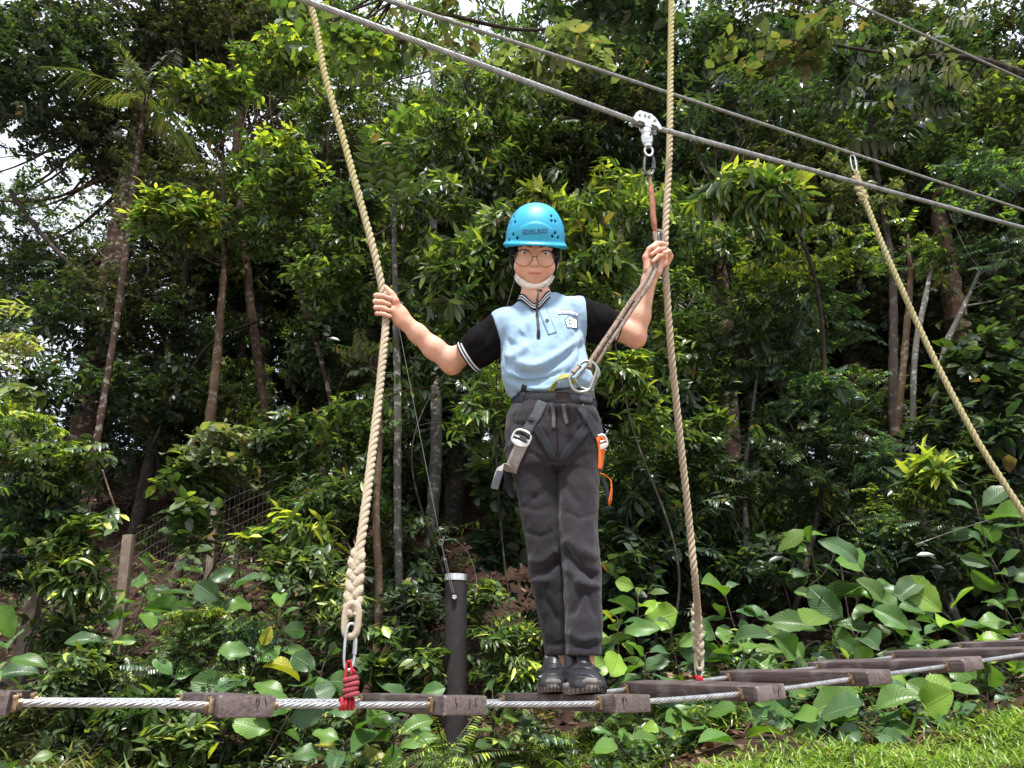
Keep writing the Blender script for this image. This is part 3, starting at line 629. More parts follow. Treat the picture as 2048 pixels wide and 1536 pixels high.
folds = [([(1022, 738), (1065, 748), (1105, 732), (1160, 690)], .010, 8), ([(1028, 722), (1070, 732), (1110, 714), (1150, 682)], -.006, 9), ([(1012, 690), (1030, 684), (1046, 664)], .006, 10), ([(1008, 712), (1032, 710), (1058, 690)], -.006, 9),
         ([(1012, 755), (1050, 766), (1090, 758), (1125, 740)], .009, 7), ([(1045, 770), (1085, 778), (1120, 768)], -.005, 6), ([(1130, 752), (1158, 722), (1168, 680)], .006, 7), ([(1145, 760), (1170, 735)], -.004, 6), ([(1095, 705), (1125, 692), (1165, 655)], .004, 7),
         ([(1060, 640), (1045, 660), (1030, 690)], -.004, 10), ([(1012, 780), (1040, 788), (1090, 786), (1140, 780)], .006, 5), ([(1140, 605), (1150, 635), (1152, 665)], .004, 8), ([(1110, 625), (1120, 655), (1118, 695)], .003, 8), ([(1040, 612), (1050, 650), (1062, 690)], .0025, 8), ([(1180, 770), (1150, 785), (1120, 788)], .005, 5)]
v = creases(v, F_, [(p_, d_*1.5, w_) for p_, d_, w_ in folds]); v = cloth_noise(v, F_, .0035, 16); v = cloth_noise(v, F_, .0014, 55)
MAT['shirt'] = M('light_blue_cotton', (.215, .318, .43), rough=.85, spec=.15, color2=(.190, .290, .40), vscale=12, bump=.25, bscale=900, sheen=.2)
MAT['rib_white'] = M('white_knit', (.52, .56, .60), rough=.9, spec=.1, bump=.4, bscale=900); MAT['black_cloth'] = M('black_cotton', (.0060, .0050, .0062), rough=.9, spec=.06, vscale=20, bump=.3, bscale=900)
SHIRT = mesh_obj('shirt', v, F_, MAT['shirt'], PERSON); SHIRT_VF = (v, F_)
def sleeve(k, cut_at, cut_n, rib, folds):
    n = np.asarray(cut_n, float); c = np.asarray(cut_at)
    f.f = np.maximum(ALL, .0004-arm_side(k)).astype(np.float32); v, F_ = f.net(2); v = creases(v, F_, folds); v = cloth_noise(v, F_, .003, 22)
    o = mesh_obj('sleeve', v, F_, MAT['black_cloth'], SHIRT)
    # knitted cuff: black, white, black, pale blue bands
    x = np.cross(n, [0, 1.0, 0]); x /= np.linalg.norm(x); y = np.cross(n, x); th = np.linspace(0, 2*PI, 40, endpoint=False)
    for s0, wd, mt in [(.000, .0045, 'rib_white'), (.0045, .0042, 'black_cloth'), (.0087, .0042, 'rib_white'), (.0129, .004, 'black_cloth')]:
        cc = c+n*(-.0165+s0+.0005)
        prof = [(rib-.0015, 0), (rib+.0024, 0), (rib+.0024, wd), (rib-.0015, wd)]
        vv = np.vstack([cc+np.cos(th)[:, None]*a_*x+np.sin(th)[:, None]*a_*y+n*z_ for a_, z_ in prof]); ff = []
        for q in range(4):
            for i in range(40): ff.append([q*40+i, q*40+(i+1) % 40, ((q+1) % 4)*40+(i+1) % 40, ((q+1) % 4)*40+i])
        mesh_obj('cuff_band', vv, ff, MAT[mt], SHIRT)
    return o
sleeve(0, cL, dL, .0512, [([(985, 650), (965, 690), (930, 700)], .004, 6), ([(1000, 690), (965, 712), (945, 735)], .004, 6), ([(960, 660), (940, 690)], -.003, 6)])
sleeve(1, cR, dR, .0462, [([(1180, 612), (1195, 650), (1215, 665)], .004, 6), ([(1175, 670), (1200, 660), (1230, 655)], .0035, 6), ([(1185, 690), (1205, 672)], -.003, 5)])
del ALL
# knitted collar
cc0 = S(1070, 600, .012); th = np.linspace(0, 2*PI, 64, endpoint=False)
def collar_ring(t, grow):
    # t: 0 lower edge .. 1 upper edge; dips to a V at the front
    out = []
    for a in th:
        x = math.sin(a); y = -math.cos(a); fr = max(0, -y)**1.5
        r = (.0495-.007*t+grow)
        out.append(cc0+np.array([x*(r*1.02+.002), y*(r*.98)-.012*fr, .018*max(0, y)-.002-.020*fr-.040*max(0, -y)**5+t*.023+.006*x]))
    return np.array(out)
cols = [(0, .2, 'black_cloth'), (.2, .42, 'rib_white'), (.42, .6, 'black_cloth'), (.6, .82, 'rib_white'), (.82, 1.02, 'black_cloth')]
for t0, t1, mt in cols:
    R4 = [collar_ring(t0, -.003), collar_ring(t0, .0022), collar_ring(t1-.01, .0022), collar_ring(t1-.01, -.003)]; vv = np.vstack(R4); ff = []
    for k in range(4):
        for i in range(64): ff.append([k*64+i, k*64+(i+1) % 64, ((k+1) % 4)*64+(i+1) % 64, ((k+1) % 4)*64+i])
    mesh_obj('collar_band', vv, ff, MAT[mt], SHIRT)

# strips of cloth, webbing and badges laid on a surface: the outline is dropped on to it and given thickness
def bvh_of(*vfs):
    V_, F2, n = [], [], 0
    for v, q in vfs: V_.append(v); F2 += [tuple(int(i)+n for i in a) for a in q]; n += len(v)
    return BVHTree.FromPolygons([tuple(a) for a in np.vstack(V_)], F2)
CAMl = loc(CAM)
def drop(bvh, px, py, lift, fallback=0.0):
    r = ray(px, py)@B3; r /= np.linalg.norm(r); h = bvh.ray_cast(Vector(CAMl), Vector(r))
    if h[0] is None: return S(px, py, fallback)
    return np.array(h[0])-r*lift
def strip(name, bvh, pts, width, thick, mat, parent, n=24, lift=.0015, across=5, fallback=-.06, smooth_d=3):
    """pts: centre line (measured); width in px (scalar or per end)"""
    q = spline(np.c_[np.asarray(pts, float), np.zeros(len(pts))], n)[:, :2]; t = np.gradient(q, axis=0); t /= np.linalg.norm(t, axis=1)[:, None]; nn = np.stack([-t[:, 1], t[:, 0]], 1)
    wd = np.linspace(width[0], width[1], n) if hasattr(width, '__len__') else np.full(n, width)
    Wd = np.zeros((n, across)); g = np.zeros((n, across, 3)); rr = np.zeros((n, across, 3))
    for i in range(n):
        for j in range(across):
            p = q[i]+nn[i]*wd[i]*(j/(across-1)-.5); r = ray(*p)@B3; r /= np.linalg.norm(r); rr[i, j] = r
            h = bvh.ray_cast(Vector(CAMl), Vector(r)); Wd[i, j] = np.nan if h[0] is None else np.linalg.norm(np.array(h[0])-CAMl)
    row = np.nanmedian(Wd, axis=1) if np.isfinite(Wd).any() else np.full(n, np.nan); ok = np.isfinite(row)
    dflt = np.linalg.norm(S(*q[0], fallback)-CAMl); row = np.interp(np.arange(n), np.arange(n)[ok], row[ok]) if ok.any() else np.full(n, dflt)
    Wd = np.where(np.isfinite(Wd), Wd, row[:, None]); Wd = np.clip(Wd, row[:, None]-.012, row[:, None]+.012)
    for _ in range(smooth_d): Wd[1:-1] = (Wd[:-2]+Wd[1:-1]*2+Wd[2:])/4
    top = CAMl+rr*(Wd-lift-thick)[..., None]; bot = CAMl+rr*(Wd-lift)[..., None]
    vv = np.vstack([top.reshape(-1, 3), bot.reshape(-1, 3)]); N = n*across; ff = []; I = lambda i, j, k: k*N+i*across+j
    for i in range(n-1):
        for j in range(across-1): ff.append([I(i, j, 0), I(i+1, j, 0), I(i+1, j+1, 0), I(i, j+1, 0)]); ff.append([I(i, j, 1), I(i, j+1, 1), I(i+1, j+1, 1), I(i+1, j, 1)])
        ff.append([I(i, 0, 0), I(i, 0, 1), I(i+1, 0, 1), I(i+1, 0, 0)]); a = across-1; ff.append([I(i, a, 0), I(i+1, a, 0), I(i+1, a, 1), I(i, a, 1)])
    for j in range(across-1): ff.append([I(0, j, 0), I(0, j+1, 0), I(0, j+1, 1), I(0, j, 1)]); b = n-1; ff.append([I(b, j, 0), I(b, j, 1), I(b, j+1, 1), I(b, j+1, 0)])
    uv = np.stack(np.meshgrid(np.linspace(0, 1, n), np.linspace(0, 1, across), indexing='ij'), 2).reshape(-1, 2); uv = np.vstack([uv, uv])
    return mesh_obj(name, vv, ff, mat, parent, uv=uv)
BS = bvh_of(SHIRT_VF)
MAT['seam'] = M('seam_blue', (.13, .22, .33), rough=.9); MAT['button'] = M('grey_button', (.05, .07, .09), rough=.7, spec=.15); MAT['patch_white'] = M('badge_white', (.72, .74, .76), rough=.8); MAT['ink'] = M('badge_outline', (.03, .05, .09), rough=.8); MAT['ink_blue'] = M('badge_blue', (.12, .14, .42), rough=.8); MAT['patch_red'] = M('badge_red', (.5, .03, .05), rough=.8); MAT['patch_green'] = M('badge_green', (.02, .22, .12), rough=.8)  # placket seams in a darker blue than the shirt
strip('placket', BS, [(1083, 612), (1105, 667)], 16, .0012, MAT['shirt'], SHIRT, lift=.0006)
strip('placket_seam', BS, [(1075.5, 617), (1096.5, 669)], 1.3, .0004, MAT['seam'], SHIRT, lift=.0019, across=2); strip('placket_seam', BS, [(1090.5, 612), (1113, 664)], 1.3, .0004, MAT['seam'], SHIRT, lift=.0019, across=2); strip('placket_seam', BS, [(1097, 669), (1113, 664)], 1.3, .0004, MAT['seam'], SHIRT, lift=.0019, across=2)
for bx, by in ((1081, 612), (1094.5, 640.5)):
    c = drop(BS, bx, by, .003); th_ = np.linspace(0, 2*PI, 18, endpoint=False); m = MB(); nrm = np.array([0, -1, .25]); nrm /= np.linalg.norm(nrm); uu = np.array([1.0, 0, 0]); vv_ = np.cross(nrm, uu)
    m.tube(np.array([c-nrm*.001, c+nrm*.0012]), [.0058, .0052], 16); b = m.build('button', MAT['button'], SHIRT, smooth=False)
    for dx in (-1, 1): MB().tube(np.array([c+uu*dx*.0013+nrm*.001, c+uu*dx*.0013+nrm*.0016]), .0007, 8).build('button_hole', MAT['ink'], b)
# name strip and pentagon school badge
NT = strip('name_tape', BS, [(1116, 624.5), (1136, 623.5), (1156.5, 629)], 8.5, .0012, MAT['patch_white'], SHIRT, lift=.0008)
for k in (-1, 1): strip('tape_edge', BS, [(1116, 624.5+k*4), (1136, 623.5+k*4), (1156.5, 629+k*4)], 1.0, .0003, MAT['ink_blue'], NT, lift=.0021, across=2)
for i, xx in enumerate(np.linspace(1121, 1151, 11)):
    if i in (3, 7): continue
    y = np.interp(xx, [1116, 1136, 1156], [624.5, 623.5, 629]); strip('stitched_letter', BS, [(xx, y-2), (xx+(.8 if i % 2 else -.6), y+2)], 1.5, .0003, MAT['ink_blue'], NT, lift=.0021, across=2, n=3)
def pentagon(sc_): 
    c = np.array([1142.5, 644.5]); return [c+(np.array(p)-c)*sc_ for p in ((1138, 631), (1155.5, 639.5), (1156, 657.5), (1134.5, 656), (1129, 639.5))]
def patch(name, poly, mat, parent, lift):
    cpt = np.mean(poly, 0); pts = [cpt]+[poly[i]+(poly[(i+1) % len(poly)]-poly[i])*t for i in range(len(poly)) for t in (0, .5)]
    top = [drop(BS, *p, lift+.0012) for p in pts]; bot = [drop(BS, *p, lift) for p in pts]; n = len(pts)-1
    ff = [[0, 1+i, 1+(i+1) % n] for i in range(n)]+[[1+i, n+2+i, n+2+(i+1) % n, 1+(i+1) % n] for i in range(n)]
    return mesh_obj(name, np.array(top+bot), ff, mat, parent, smooth=False)
bd = patch('badge', pentagon(1.0), MAT['ink'], SHIRT, .0008); patch('badge_field', pentagon(.86), MAT['patch_white'], bd, .0032)
for x, y in ((1139, 640), (1144, 641), (1149, 642)):
    strip('emblem_flower', BS, [(x-1.8, y), (x+1.8, y+.4)], 3.4, .0004, MAT['patch_red'], bd, lift=.0050, n=3); strip('emblem_leaf', BS, [(x-1.5, y+5.5), (x+.5, y+8.5), (x+2.5, y+5.5)], 2.2, .0004, MAT['patch_green'], bd, lift=.0050, n=5)
for x in np.linspace(1138, 1151, 6): strip('emblem_letter', BS, [(x, 652.3), (x+.4, 654.6)], 1.3, .0003, MAT['patch_red'], bd, lift=.0050, n=2, across=2)

# ---------------------------------------------- trousers
f = Field(S(995, 1330, 0)*[1, 0, 1]+[0, -.17, -.02], S(1222, 790, 0)*[1, 0, 1]+[0, .18, .02], .0036)
hips = [(786, 1030, 1188, .012, .66), (812, 1024, 1190, .012, .68), (835, 1013, 1200, .012, .70), (860, 1010, 1206, .012, .70), (890, 1011, 1208, .012, .68), (920, 1016, 1206, .012, .66), (940, 1024, 1204, .012, .62)]
ll = [(900, 1014, 1112, .014, 1.0), (950, 1026, 1115, .016, 1.02), (1000, 1036, 1117, .020, 1.05), (1050, 1044, 1120, .024, 1.08), (1100, 1052, 1124, .028, 1.10), (1150, 1060, 1128, .034, 1.12), (1200, 1068, 1132, .042, 1.12), (1250, 1078, 1137, .050, 1.10), (1290, 1087, 1141, .054, 1.08), (1312, 1091, 1142, .055, 1.06)]
lr = [(900, 1112, 1207, .010, 1.0), (950, 1114, 1200, .002, 1.02), (1000, 1115, 1196, -.008, 1.05), (1050, 1117, 1194, -.018, 1.08), (1100, 1121, 1199, -.026, 1.08), (1150, 1126, 1203, -.034, 1.08), (1200, 1130, 1204, -.044, 1.08), (1250, 1131, 1204, -.052, 1.06), (1290, 1131, 1203, -.057, 1.05), (1312, 1130, 1203, -.058, 1.05)]
f.loft(rows(hips), .01, e=2.3); f.loft(rows(ll), .014, e=2.25); f.loft(rows(lr), .012, e=2.25)
for (x, y, w, r) in ((1117, 1312, .055, .030), (1167, 1312, -.058, .038)): f.cone(S(x, y+14, w), S(x, y-30, w), r*.98, r*.85, .004, 'sub')
v, F_ = f.net(2)
folds = [([(1060, 1145), (1095, 1140), (1125, 1115)], .017, 10), ([(1050, 1120), (1085, 1122), (1115, 1095)], -.007, 9), ([(1062, 1160), (1100, 1160)], -.007, 7),
         ([(1125, 1090), (1150, 1125), (1180, 1150), (1203, 1152)], .016, 9), ([(1128, 1075), (1160, 1100), (1195, 1118)], -.008, 10), ([(1150, 1160), (1178, 1172), (1200, 1168)], -.008, 7), ([(1133, 1130), (1158, 1165), (1165, 1190)], -.005, 7),
         ([(1140, 1235), (1160, 1200), (1172, 1170)], .006, 6), ([(1195, 1240), (1182, 1210), (1175, 1180)], .005, 5), ([(1135, 1262), (1165, 1280), (1200, 1272)], -.006, 8), ([(1140, 1290), (1170, 1294), (1198, 1286)], .005, 6),
         ([(1115, 945), (1117, 1000), (1119, 1060)], .004, 3), ([(1113, 850), (1114, 900), (1115, 945)], .005, 4), ([(1118, 950), (1140, 985), (1160, 1010)], .005, 6), ([(1112, 950), (1085, 985), (1060, 1000)], .004, 6), ([(1030, 900), (1060, 905), (1100, 930)], .0035, 5),
         ([(1190, 905), (1160, 912), (1130, 935)], .0035, 5), ([(1020, 845), (1045, 850), (1075, 842)], .005, 6), ([(1195, 840), (1170, 850), (1150, 862)], .006, 6), ([(1130, 870), (1150, 858), (1175, 835)], -.004, 6), ([(1100, 870), (1080, 850), (1060, 830)], -.004, 7),
         ([(1075, 1180), (1100, 1210), (1120, 1250)], .005, 6), ([(1085, 1280), (1110, 1290), (1135, 1282)], .004, 5), ([(1068, 1185), (1085, 1235)], -.004, 6), ([(1040, 1010), (1075, 1020), (1105, 1012)], .0025, 5), ([(1046, 1060), (1080, 1072), (1112, 1060)], .003, 5), ([(1125, 1020), (1160, 1035), (1192, 1025)], .003, 5)]
folds += [([(1028+i*4.0, 828), (1030+i*4.0, 850)], .0022, 2.4) for i in range(0, 40, 3)]
v = creases(v, F_, [(p_, d_*1.0, w_*1.1) for p_, d_, w_ in folds]); v = cloth_noise(v, F_, .0035, 15); v = cloth_noise(v, F_, .0018, 45)
MAT['trousers'] = M('charcoal_cotton', (.020, .018, .022), rough=.88, spec=.12, color2=(.014, .0125, .016), vscale=14, bump=.5, bscale=700, stretch=(.25, 1, 1), sheen=.12)
MAT['drawcord'] = M('grey_drawcord', (.075, .066, .070), rough=.9, vscale=200, bump=.3)
TROUSERS = mesh_obj('trousers', v, F_, MAT['trousers'], PERSON); TR_VF = (v, F_); BT = bvh_of(TR_VF, SHIRT_VF)
strip('drawstring', BT, [(1104, 808), (1107, 830), (1107, 856)], 7.5, .0018, MAT['drawcord'], TROUSERS, lift=.001); strip('drawstring', BT, [(1126, 808), (1129, 828), (1134, 848)], 8, .0018, MAT['drawcord'], TROUSERS, lift=.001)
strip('fly_seam', BT, [(1113, 815), (1114, 860), (1115, 900)], 1.3, .0006, MAT['black_cloth'], TROUSERS, lift=.0006, across=2)

# ---------------------------------------------- socks and shoes
MAT['sock'] = M('pale_sock', (.72, .62, .55), rough=.9, bump=.4, bscale=600, stretch=(1, 1, .2)); MAT['leather'] = M('scuffed_black_leather', (.008, .008, .010), rough=.38, spec=.5, color2=(.020, .020, .023), vscale=35, bump=.3, bscale=200)
MAT['sole'] = M('dusty_rubber_sole', (.14, .125, .115), rough=.85, color2=(.07, .062, .058), vscale=60, bump=.5, bscale=200); MAT['dark_sole'] = M('sole_groove', (.025, .023, .022), rough=.9)
for cx_, w0, turn, lean in ((1110, .05, -.10, 1.0), (1166, -.065, .10, 1.08)):
    o3 = S(cx_, 1380, w0); base = np.array([o3[0], w0, 0.0]); ca, sa = math.cos(turn), math.sin(turn); Rz = np.array([[ca, -sa, 0], [sa, ca, 0], [0, 0, 1]])
    Q = lambda x, y, z: base+Rz@np.array([x*lean, y*lean, z*lean])
    f = Field(base-.17, base+.17, .0024)
    f.ell(Q(0, -.055, .020), (.041*lean, .058*lean, .033*lean), .012, Mx=Rz); f.ell(Q(0, .000, .030), (.036*lean, .06*lean, .042*lean), .02, Mx=Rz); f.ell(Q(0, .045, .036), (.034*lean, .045*lean, .046*lean), .02, Mx=Rz)
    f.cone(Q(0, .035, .05), Q(0, .042, .074), .036*lean, .034*lean, .015); f.cone(Q(0, .040, .075), Q(0, .042, .13), .028*lean, .031*lean, .004, 'sub'); f.cone(Q(0, -.018, .060), Q(0, -.008, .082), .017, .016, .008)
    f.put(lambda X, Y, Z: Z-.016, base-.17, base+.17, 0, 'sub')
    v, F_ = f.net(2); sv = Rz.T@(v-base).T
    SH = mesh_obj('shoe', v, F_, MAT['leather'], PERSON); bsh = bvh_of((v, F_))
    # sole: outline of the foot with a toe bumper, ribbed side
    t = np.linspace(0, 2*PI, 64, endpoint=False); ox = np.cos(t)*(.0430+.003*np.cos(2*t)-.004*np.sin(t)); oy = -.004+np.sin(t)*.111
    ox *= np.where(oy > .02, 1-.12*np.clip((oy-.02)/.09, 0, 1), 1); bulge = [(0, .93, .0), (.003, .985, .0), (.008, 1.0, .0), (.011, .982, .0), (.014, 1.01, .0), (.019, .995, .0), (.023, .95, .0)]
    vv = np.vstack([np.array([Q(ox[i]*s_, oy[i]*s_, z_+(.011*max(0, -oy[i]-.045)/.06 if k_ > 1 else .006*max(0, -oy[i]-.06)/.05)) for i in range(64)]) for k_, (z_, s_, _) in enumerate(bulge)]); ff = []
    for k in range(len(bulge)-1):
        for i in range(64): ff.append([k*64+i, k*64+(i+1) % 64, (k+1)*64+(i+1) % 64, (k+1)*64+i])
    ff.append(list(range(64))[::-1]); ff.append([(len(bulge)-1)*64+i for i in range(64)]); mesh_obj('sole', vv, ff, MAT['sole'], SH)
    gm = MB()
    for i in range(34, 63, 2):
        a = Q(ox[i]*1.004, oy[i]*1.004, .006); b = Q(ox[i]*.99+.002, oy[i]*.99, .018+.009*max(0, -oy[i]-.045)/.06); gm.tube(np.array([a, (a+b)/2+(a-base)*[.01, .01, 0], b]), .0011, 4)
    gm.build('sole_groove', MAT['dark_sole'], SH)
    f = Field(base-.1+[0, 0, .08], base+.1+[0, 0, .13], .003); f.cone(Q(0, .042, .04), Q(0, .043, .150), .0285*lean, .027*lean, .004); v, F_ = f.net(1); mesh_obj('sock', v, F_, MAT['sock'], PERSON)
    # hook-and-loop straps over the instep
    y1, y2 = (1331, 1343)
    for y_, ww in ((y1, 10), (y2+2, 9)):
        strip('strap', bsh, [(cx_-33*lean, y_+13), (cx_-18, y_+3), (cx_, y_), (cx_+18, y_+4), (cx_+32*lean, y_+13)], ww, .0022, MAT['leather'], SH, lift=.0008, n=26, across=4)
    strip('toe_seam', bsh, [(cx_-26*lean, 1366), (cx_-12, 1357), (cx_+10, 1357), (cx_+26*lean, 1366)], 1.6, .0008, MAT['dark_sole'], SH, lift=.0003, across=2)
# ---------------------------------------------- face mask pulled down under the chin
MAT['mask'] = M('white_mask', (.74, .69, .65), rough=.85, bump=.4, bscale=120, stretch=(1, 1, 6))
f = Field(H(0, -.05, -.02)-.09, H(0, -.05, -.02)+.09, .0026)
f.ell(H(0, -.010, -.038), (.068, .078, .064), .02, Mx=HM); f.ell(H(0, -.052, -.026), (.054, .036, .056), .02, Mx=HM); f.ell(H(0, -.072, .000), (.026, .018, .024), .02, Mx=HM)
def cutx(X, Y, Z):
    dx, dy, dz = X-HO[0], Y-HO[1], Z-HO[2]; x = dx*HM[0, 0]+dy*HM[1, 0]+dz*HM[2, 0]; y = dx*HM[0, 1]+dy*HM[1, 1]+dz*HM[2, 1]; z = dx*HM[0, 2]+dy*HM[1, 2]+dz*HM[2, 2]
    top = y-(-.0705+.034*np.clip(np.abs(x)/.060, 0, 1)**1.7); return np.maximum(top, -.045-z)
lo_, hi_ = H(0, -.05, -.02)-.09, H(0, -.05, -.02)+.09
f.put(lambda X, Y, Z: -cutx(X, Y, Z), lo_, hi_, 0, 'sub')
v, F_ = f.net(2); v = creases(v, F_, [([(1033, 556), (1065, 571), (1100, 557)], .0016, 2.5), ([(1034, 562), (1065, 576), (1098, 563)], -.0012, 2)])
MASK = thing('face_mask', 'white disposable face mask pulled down under the chin', 'face mask', OP, -YAW)
mesh_obj('mask_cloth', v, F_, MAT['mask'], MASK)
for s in (-1, 1):
    MB().tube(spline([H(s*.058, -.040, -.022), H(s*.066, -.015, -.04), H(s*.070, .010, -.055), H(s*.073, .028, -.066)], 20), .0011, 6).build('ear_loop', MAT['mask'], MASK)
# ---------------------------------------------- glasses
MAT['wire_frame'] = M('dark_wire_frame', (.10, .075, .060), rough=.35, metal=.7); 
gl = bpy.data.materials.new('spectacle_lens'); gl.use_nodes = True; nt = gl.node_tree; nt.nodes.clear()
o_ = nt.nodes.new('ShaderNodeOutputMaterial'); tr = nt.nodes.new('ShaderNodeBsdfTransparent'); gs = nt.nodes.new('ShaderNodeBsdfGlossy'); gs.inputs[1].default_value = .03; mxs = nt.nodes.new('ShaderNodeMixShader'); mxs.inputs[0].default_value = .05
nt.links.new(tr.outputs[0], mxs.inputs[1]); nt.links.new(gs.outputs[0], mxs.inputs[2]); nt.links.new(mxs.outputs[0], o_.inputs[0])
GLS = thing('glasses', 'round thin wire framed glasses on the face under the blue helmet', 'glasses', OP, -YAW)
th = np.linspace(0, 2*PI, 40, endpoint=False)
for s in (-1, 1):
    cx_, cy_, rx, ry = s*.0335+(-.001), .0040, .0262, .0232
    q = np.array([H(cx_+rx*math.cos(a), cy_+ry*math.sin(a), .0310-.010*((cx_+rx*math.cos(a))/.06)**2*2.2) for a in th]); vv, ff, uv = tube(q, .00085, 8, closed=True); fm = mesh_obj('rim', vv, ff, MAT['wire_frame'], GLS)
    mesh_obj('lens', np.vstack([q, q.mean(0)[None]+HM[:, 2]*.0012]), [[i, (i+1) % 40, 40] for i in range(40)], gl, GLS)
    MB().tube(spline([H(s*.0595, .010, .022), H(s*.0655, .012, .010), H(s*.070, .014, -.03), H(s*.073, .014, -.062)], 16), .0010, 6).build('temple_arm', MAT['wire_frame'], GLS)
    MB().tube(spline([H(s*.0085, .002, .0305), H(s*.0075, -.003, .028), H(s*.0085, -.006, .026)], 8), .0008, 6).build('nose_pad', MAT['wire_frame'], GLS)
MB().tube(spline([H(-.0085, .008, .0310), H(0, .0115, .0325), H(.0075, .008, .0310)], 12), .0011, 6).build('bridge_wire', MAT['wire_frame'], GLS)

# ---------------------------------------------- helmet
MAT['helmet'] = M('sky_blue_helmet_shell', (.008, .265, .445), rough=.5, spec=.4, color2=(.020, .245, .40), vscale=24, bump=.05, bscale=300); MAT['liner'] = M('dark_liner', (.012, .014, .03), rough=.9)
HEL = thing('helmet', 'sky blue climbing helmet with dark vent holes and maker lettering on the brow', 'helmet', OP, -YAW)
f = Field(H(0, .09, -.06)-.16, H(0, .09, -.06)+.16, .0024)
def tohead(X, Y, Z):
    dx, dy, dz = X-HO[0], Y-HO[1], Z-HO[2]; return [dx*HM[0, i]+dy*HM[1, i]+dz*HM[2, i] for i in range(3)]
def dome(grow):
    def fn(X, Y, Z):
        x, y, z = tohead(X, Y, Z); z = z+.062; yy = y-.050
        rx = .0905+grow; ry = .1215+grow; rz = .108+grow
        up = yy >= 0; q = (np.abs(x)/rx)**2.25+(np.abs(z)/rz)**2.25+np.where(up, (np.abs(yy)/ry)**2.25, 0); d = (q**(1/2.25)-1)*rx
        # the brow panel stands a little proud under an arc, the lower edge flares out
        if grow > -.001:
            pan = np.clip((.060-((x/.048)**2*.018)-yy)/.0022, 0, 1)*np.clip((.050-np.abs(x))/.004, 0, 1)*(z > 0); d = d-.0016*pan
            d = d-.0075*np.exp(-((yy+.006)/.0065)**2)
        return d
    return fn
lo_, hi_ = H(0, .09, -.06)-.16, H(0, .09, -.06)+.16
f.put(dome(0.0), lo_, hi_, 0); f.put(dome(-.0055), lo_, hi_, 0, 'sub')
f.put(lambda X, Y, Z: tohead(X, Y, Z)[1]-(.0415+.000*X+.010*np.clip(-(tohead(X, Y, Z)[2]+.06)/.1, 0, 1)+.008*(tohead(X, Y, Z)[0]/.09)**2*-1), lo_, hi_, 0, 'sub')
def holes_px(pts, r):
    for px, py in pts:
        r3 = ray(px, py)@B3; r3 /= np.linalg.norm(r3); d0 = np.linalg.norm(HO-CAMl)
        c = CAMl+r3*(d0-.02); rc = np.array([r3[0], r3[1], r3[2]]); cen = H(0, .06, -.062); n = c-cen; n = n*.55-r3*.45*np.linalg.norm(n); n /= np.linalg.norm(n)
        # find the shell along the sight line, then drill square to it
        for t in np.linspace(d0-.15, d0+.05, 160):
            c = CAMl+r3*t; hx = HM.T@(c-HO); q = (abs(hx[0])/.0905)**2.25+(abs(hx[2]+.062)/.108)**2.25+(abs(max(hx[1]-.05, 0))/.1215)**2.25
            if q <= 1.0: break
        n = c-cen; n /= np.linalg.norm(n); f.cone(c-n*.03, c+n*.03, r, r, .0008, 'sub')
holes_px([(1027.5, 433.5), (1019.5, 447.5), (1029.5, 444), (1026, 469), (1018.5, 480), (1034.5, 476), (1103, 431.5), (1103.5, 441.5), (1111, 442.5), (1110.5, 466), (1104.5, 473), (1116.5, 475)], .0046)
v, F_ = f.net(1); mesh_obj('shell', v, F_, MAT['helmet'], HEL); BH = bvh_of((v, F_))
f = Field(lo_, hi_, .004); f.put(dome(-.008), lo_, hi_, 0); f.put(lambda X, Y, Z: tohead(X, Y, Z)[1]-.046, lo_, hi_, 0, 'sub'); v, F_ = f.net(1); mesh_obj('liner', v, F_, MAT['liner'], HEL)
del f
# moulded lettering: drawn flat, dropped on to the brow
MAT['letter'] = M('dark_letter', (.012, .05, .12), rough=.5)
def lettering(word, parent):
    cu = bpy.data.curves.new('lettering', 'FONT'); cu.body = word; cu.size = 1; cu.space_character = 1.08; cu.offset = .032; tmp = bpy.data.objects.new('lettering', cu); COL.objects.link(tmp)
    dg = bpy.context.evaluated_depsgraph_get(); me = bpy.data.meshes.new_from_object(tmp.evaluated_get(dg)); bpy.data.objects.remove(tmp); bpy.data.curves.remove(cu)
    bm = bmesh.new(); bm.from_mesh(me); bmesh.ops.triangulate(bm, faces=bm.faces[:]); bmesh.ops.subdivide_edges(bm, edges=[e for e in bm.edges if e.calc_length() > .3], cuts=1)
    bmesh.ops.triangulate(bm, faces=bm.faces[:]); pts = np.array([q.co[:] for q in bm.verts]); x0, x1 = pts[:, 0].min(), pts[:, 0].max(); y0, y1 = pts[:, 1].min(), pts[:, 1].max()
    out = []
    for x, y, _ in pts:
        px = 1045.3+(x-x0)/(x1-x0)*50; py = 469.6-(y-y0)/(y1-y0)*9.6-.06*(px-1045); out.append(drop(BH, px, py, .0007, -.12))
    bm.verts.index_update(); fs = [[q.index for q in a.verts] for a in bm.faces]; bm.free(); bpy.data.meshes.remove(me)
    return mesh_obj('lettering', np.array(out), fs, MAT['letter'], parent, smooth=False)
lettering('EDELRID', HEL)
MAT['strap_black'] = M('black_webbing', (.012, .012, .015), rough=.8, bump=.4, bscale=500)
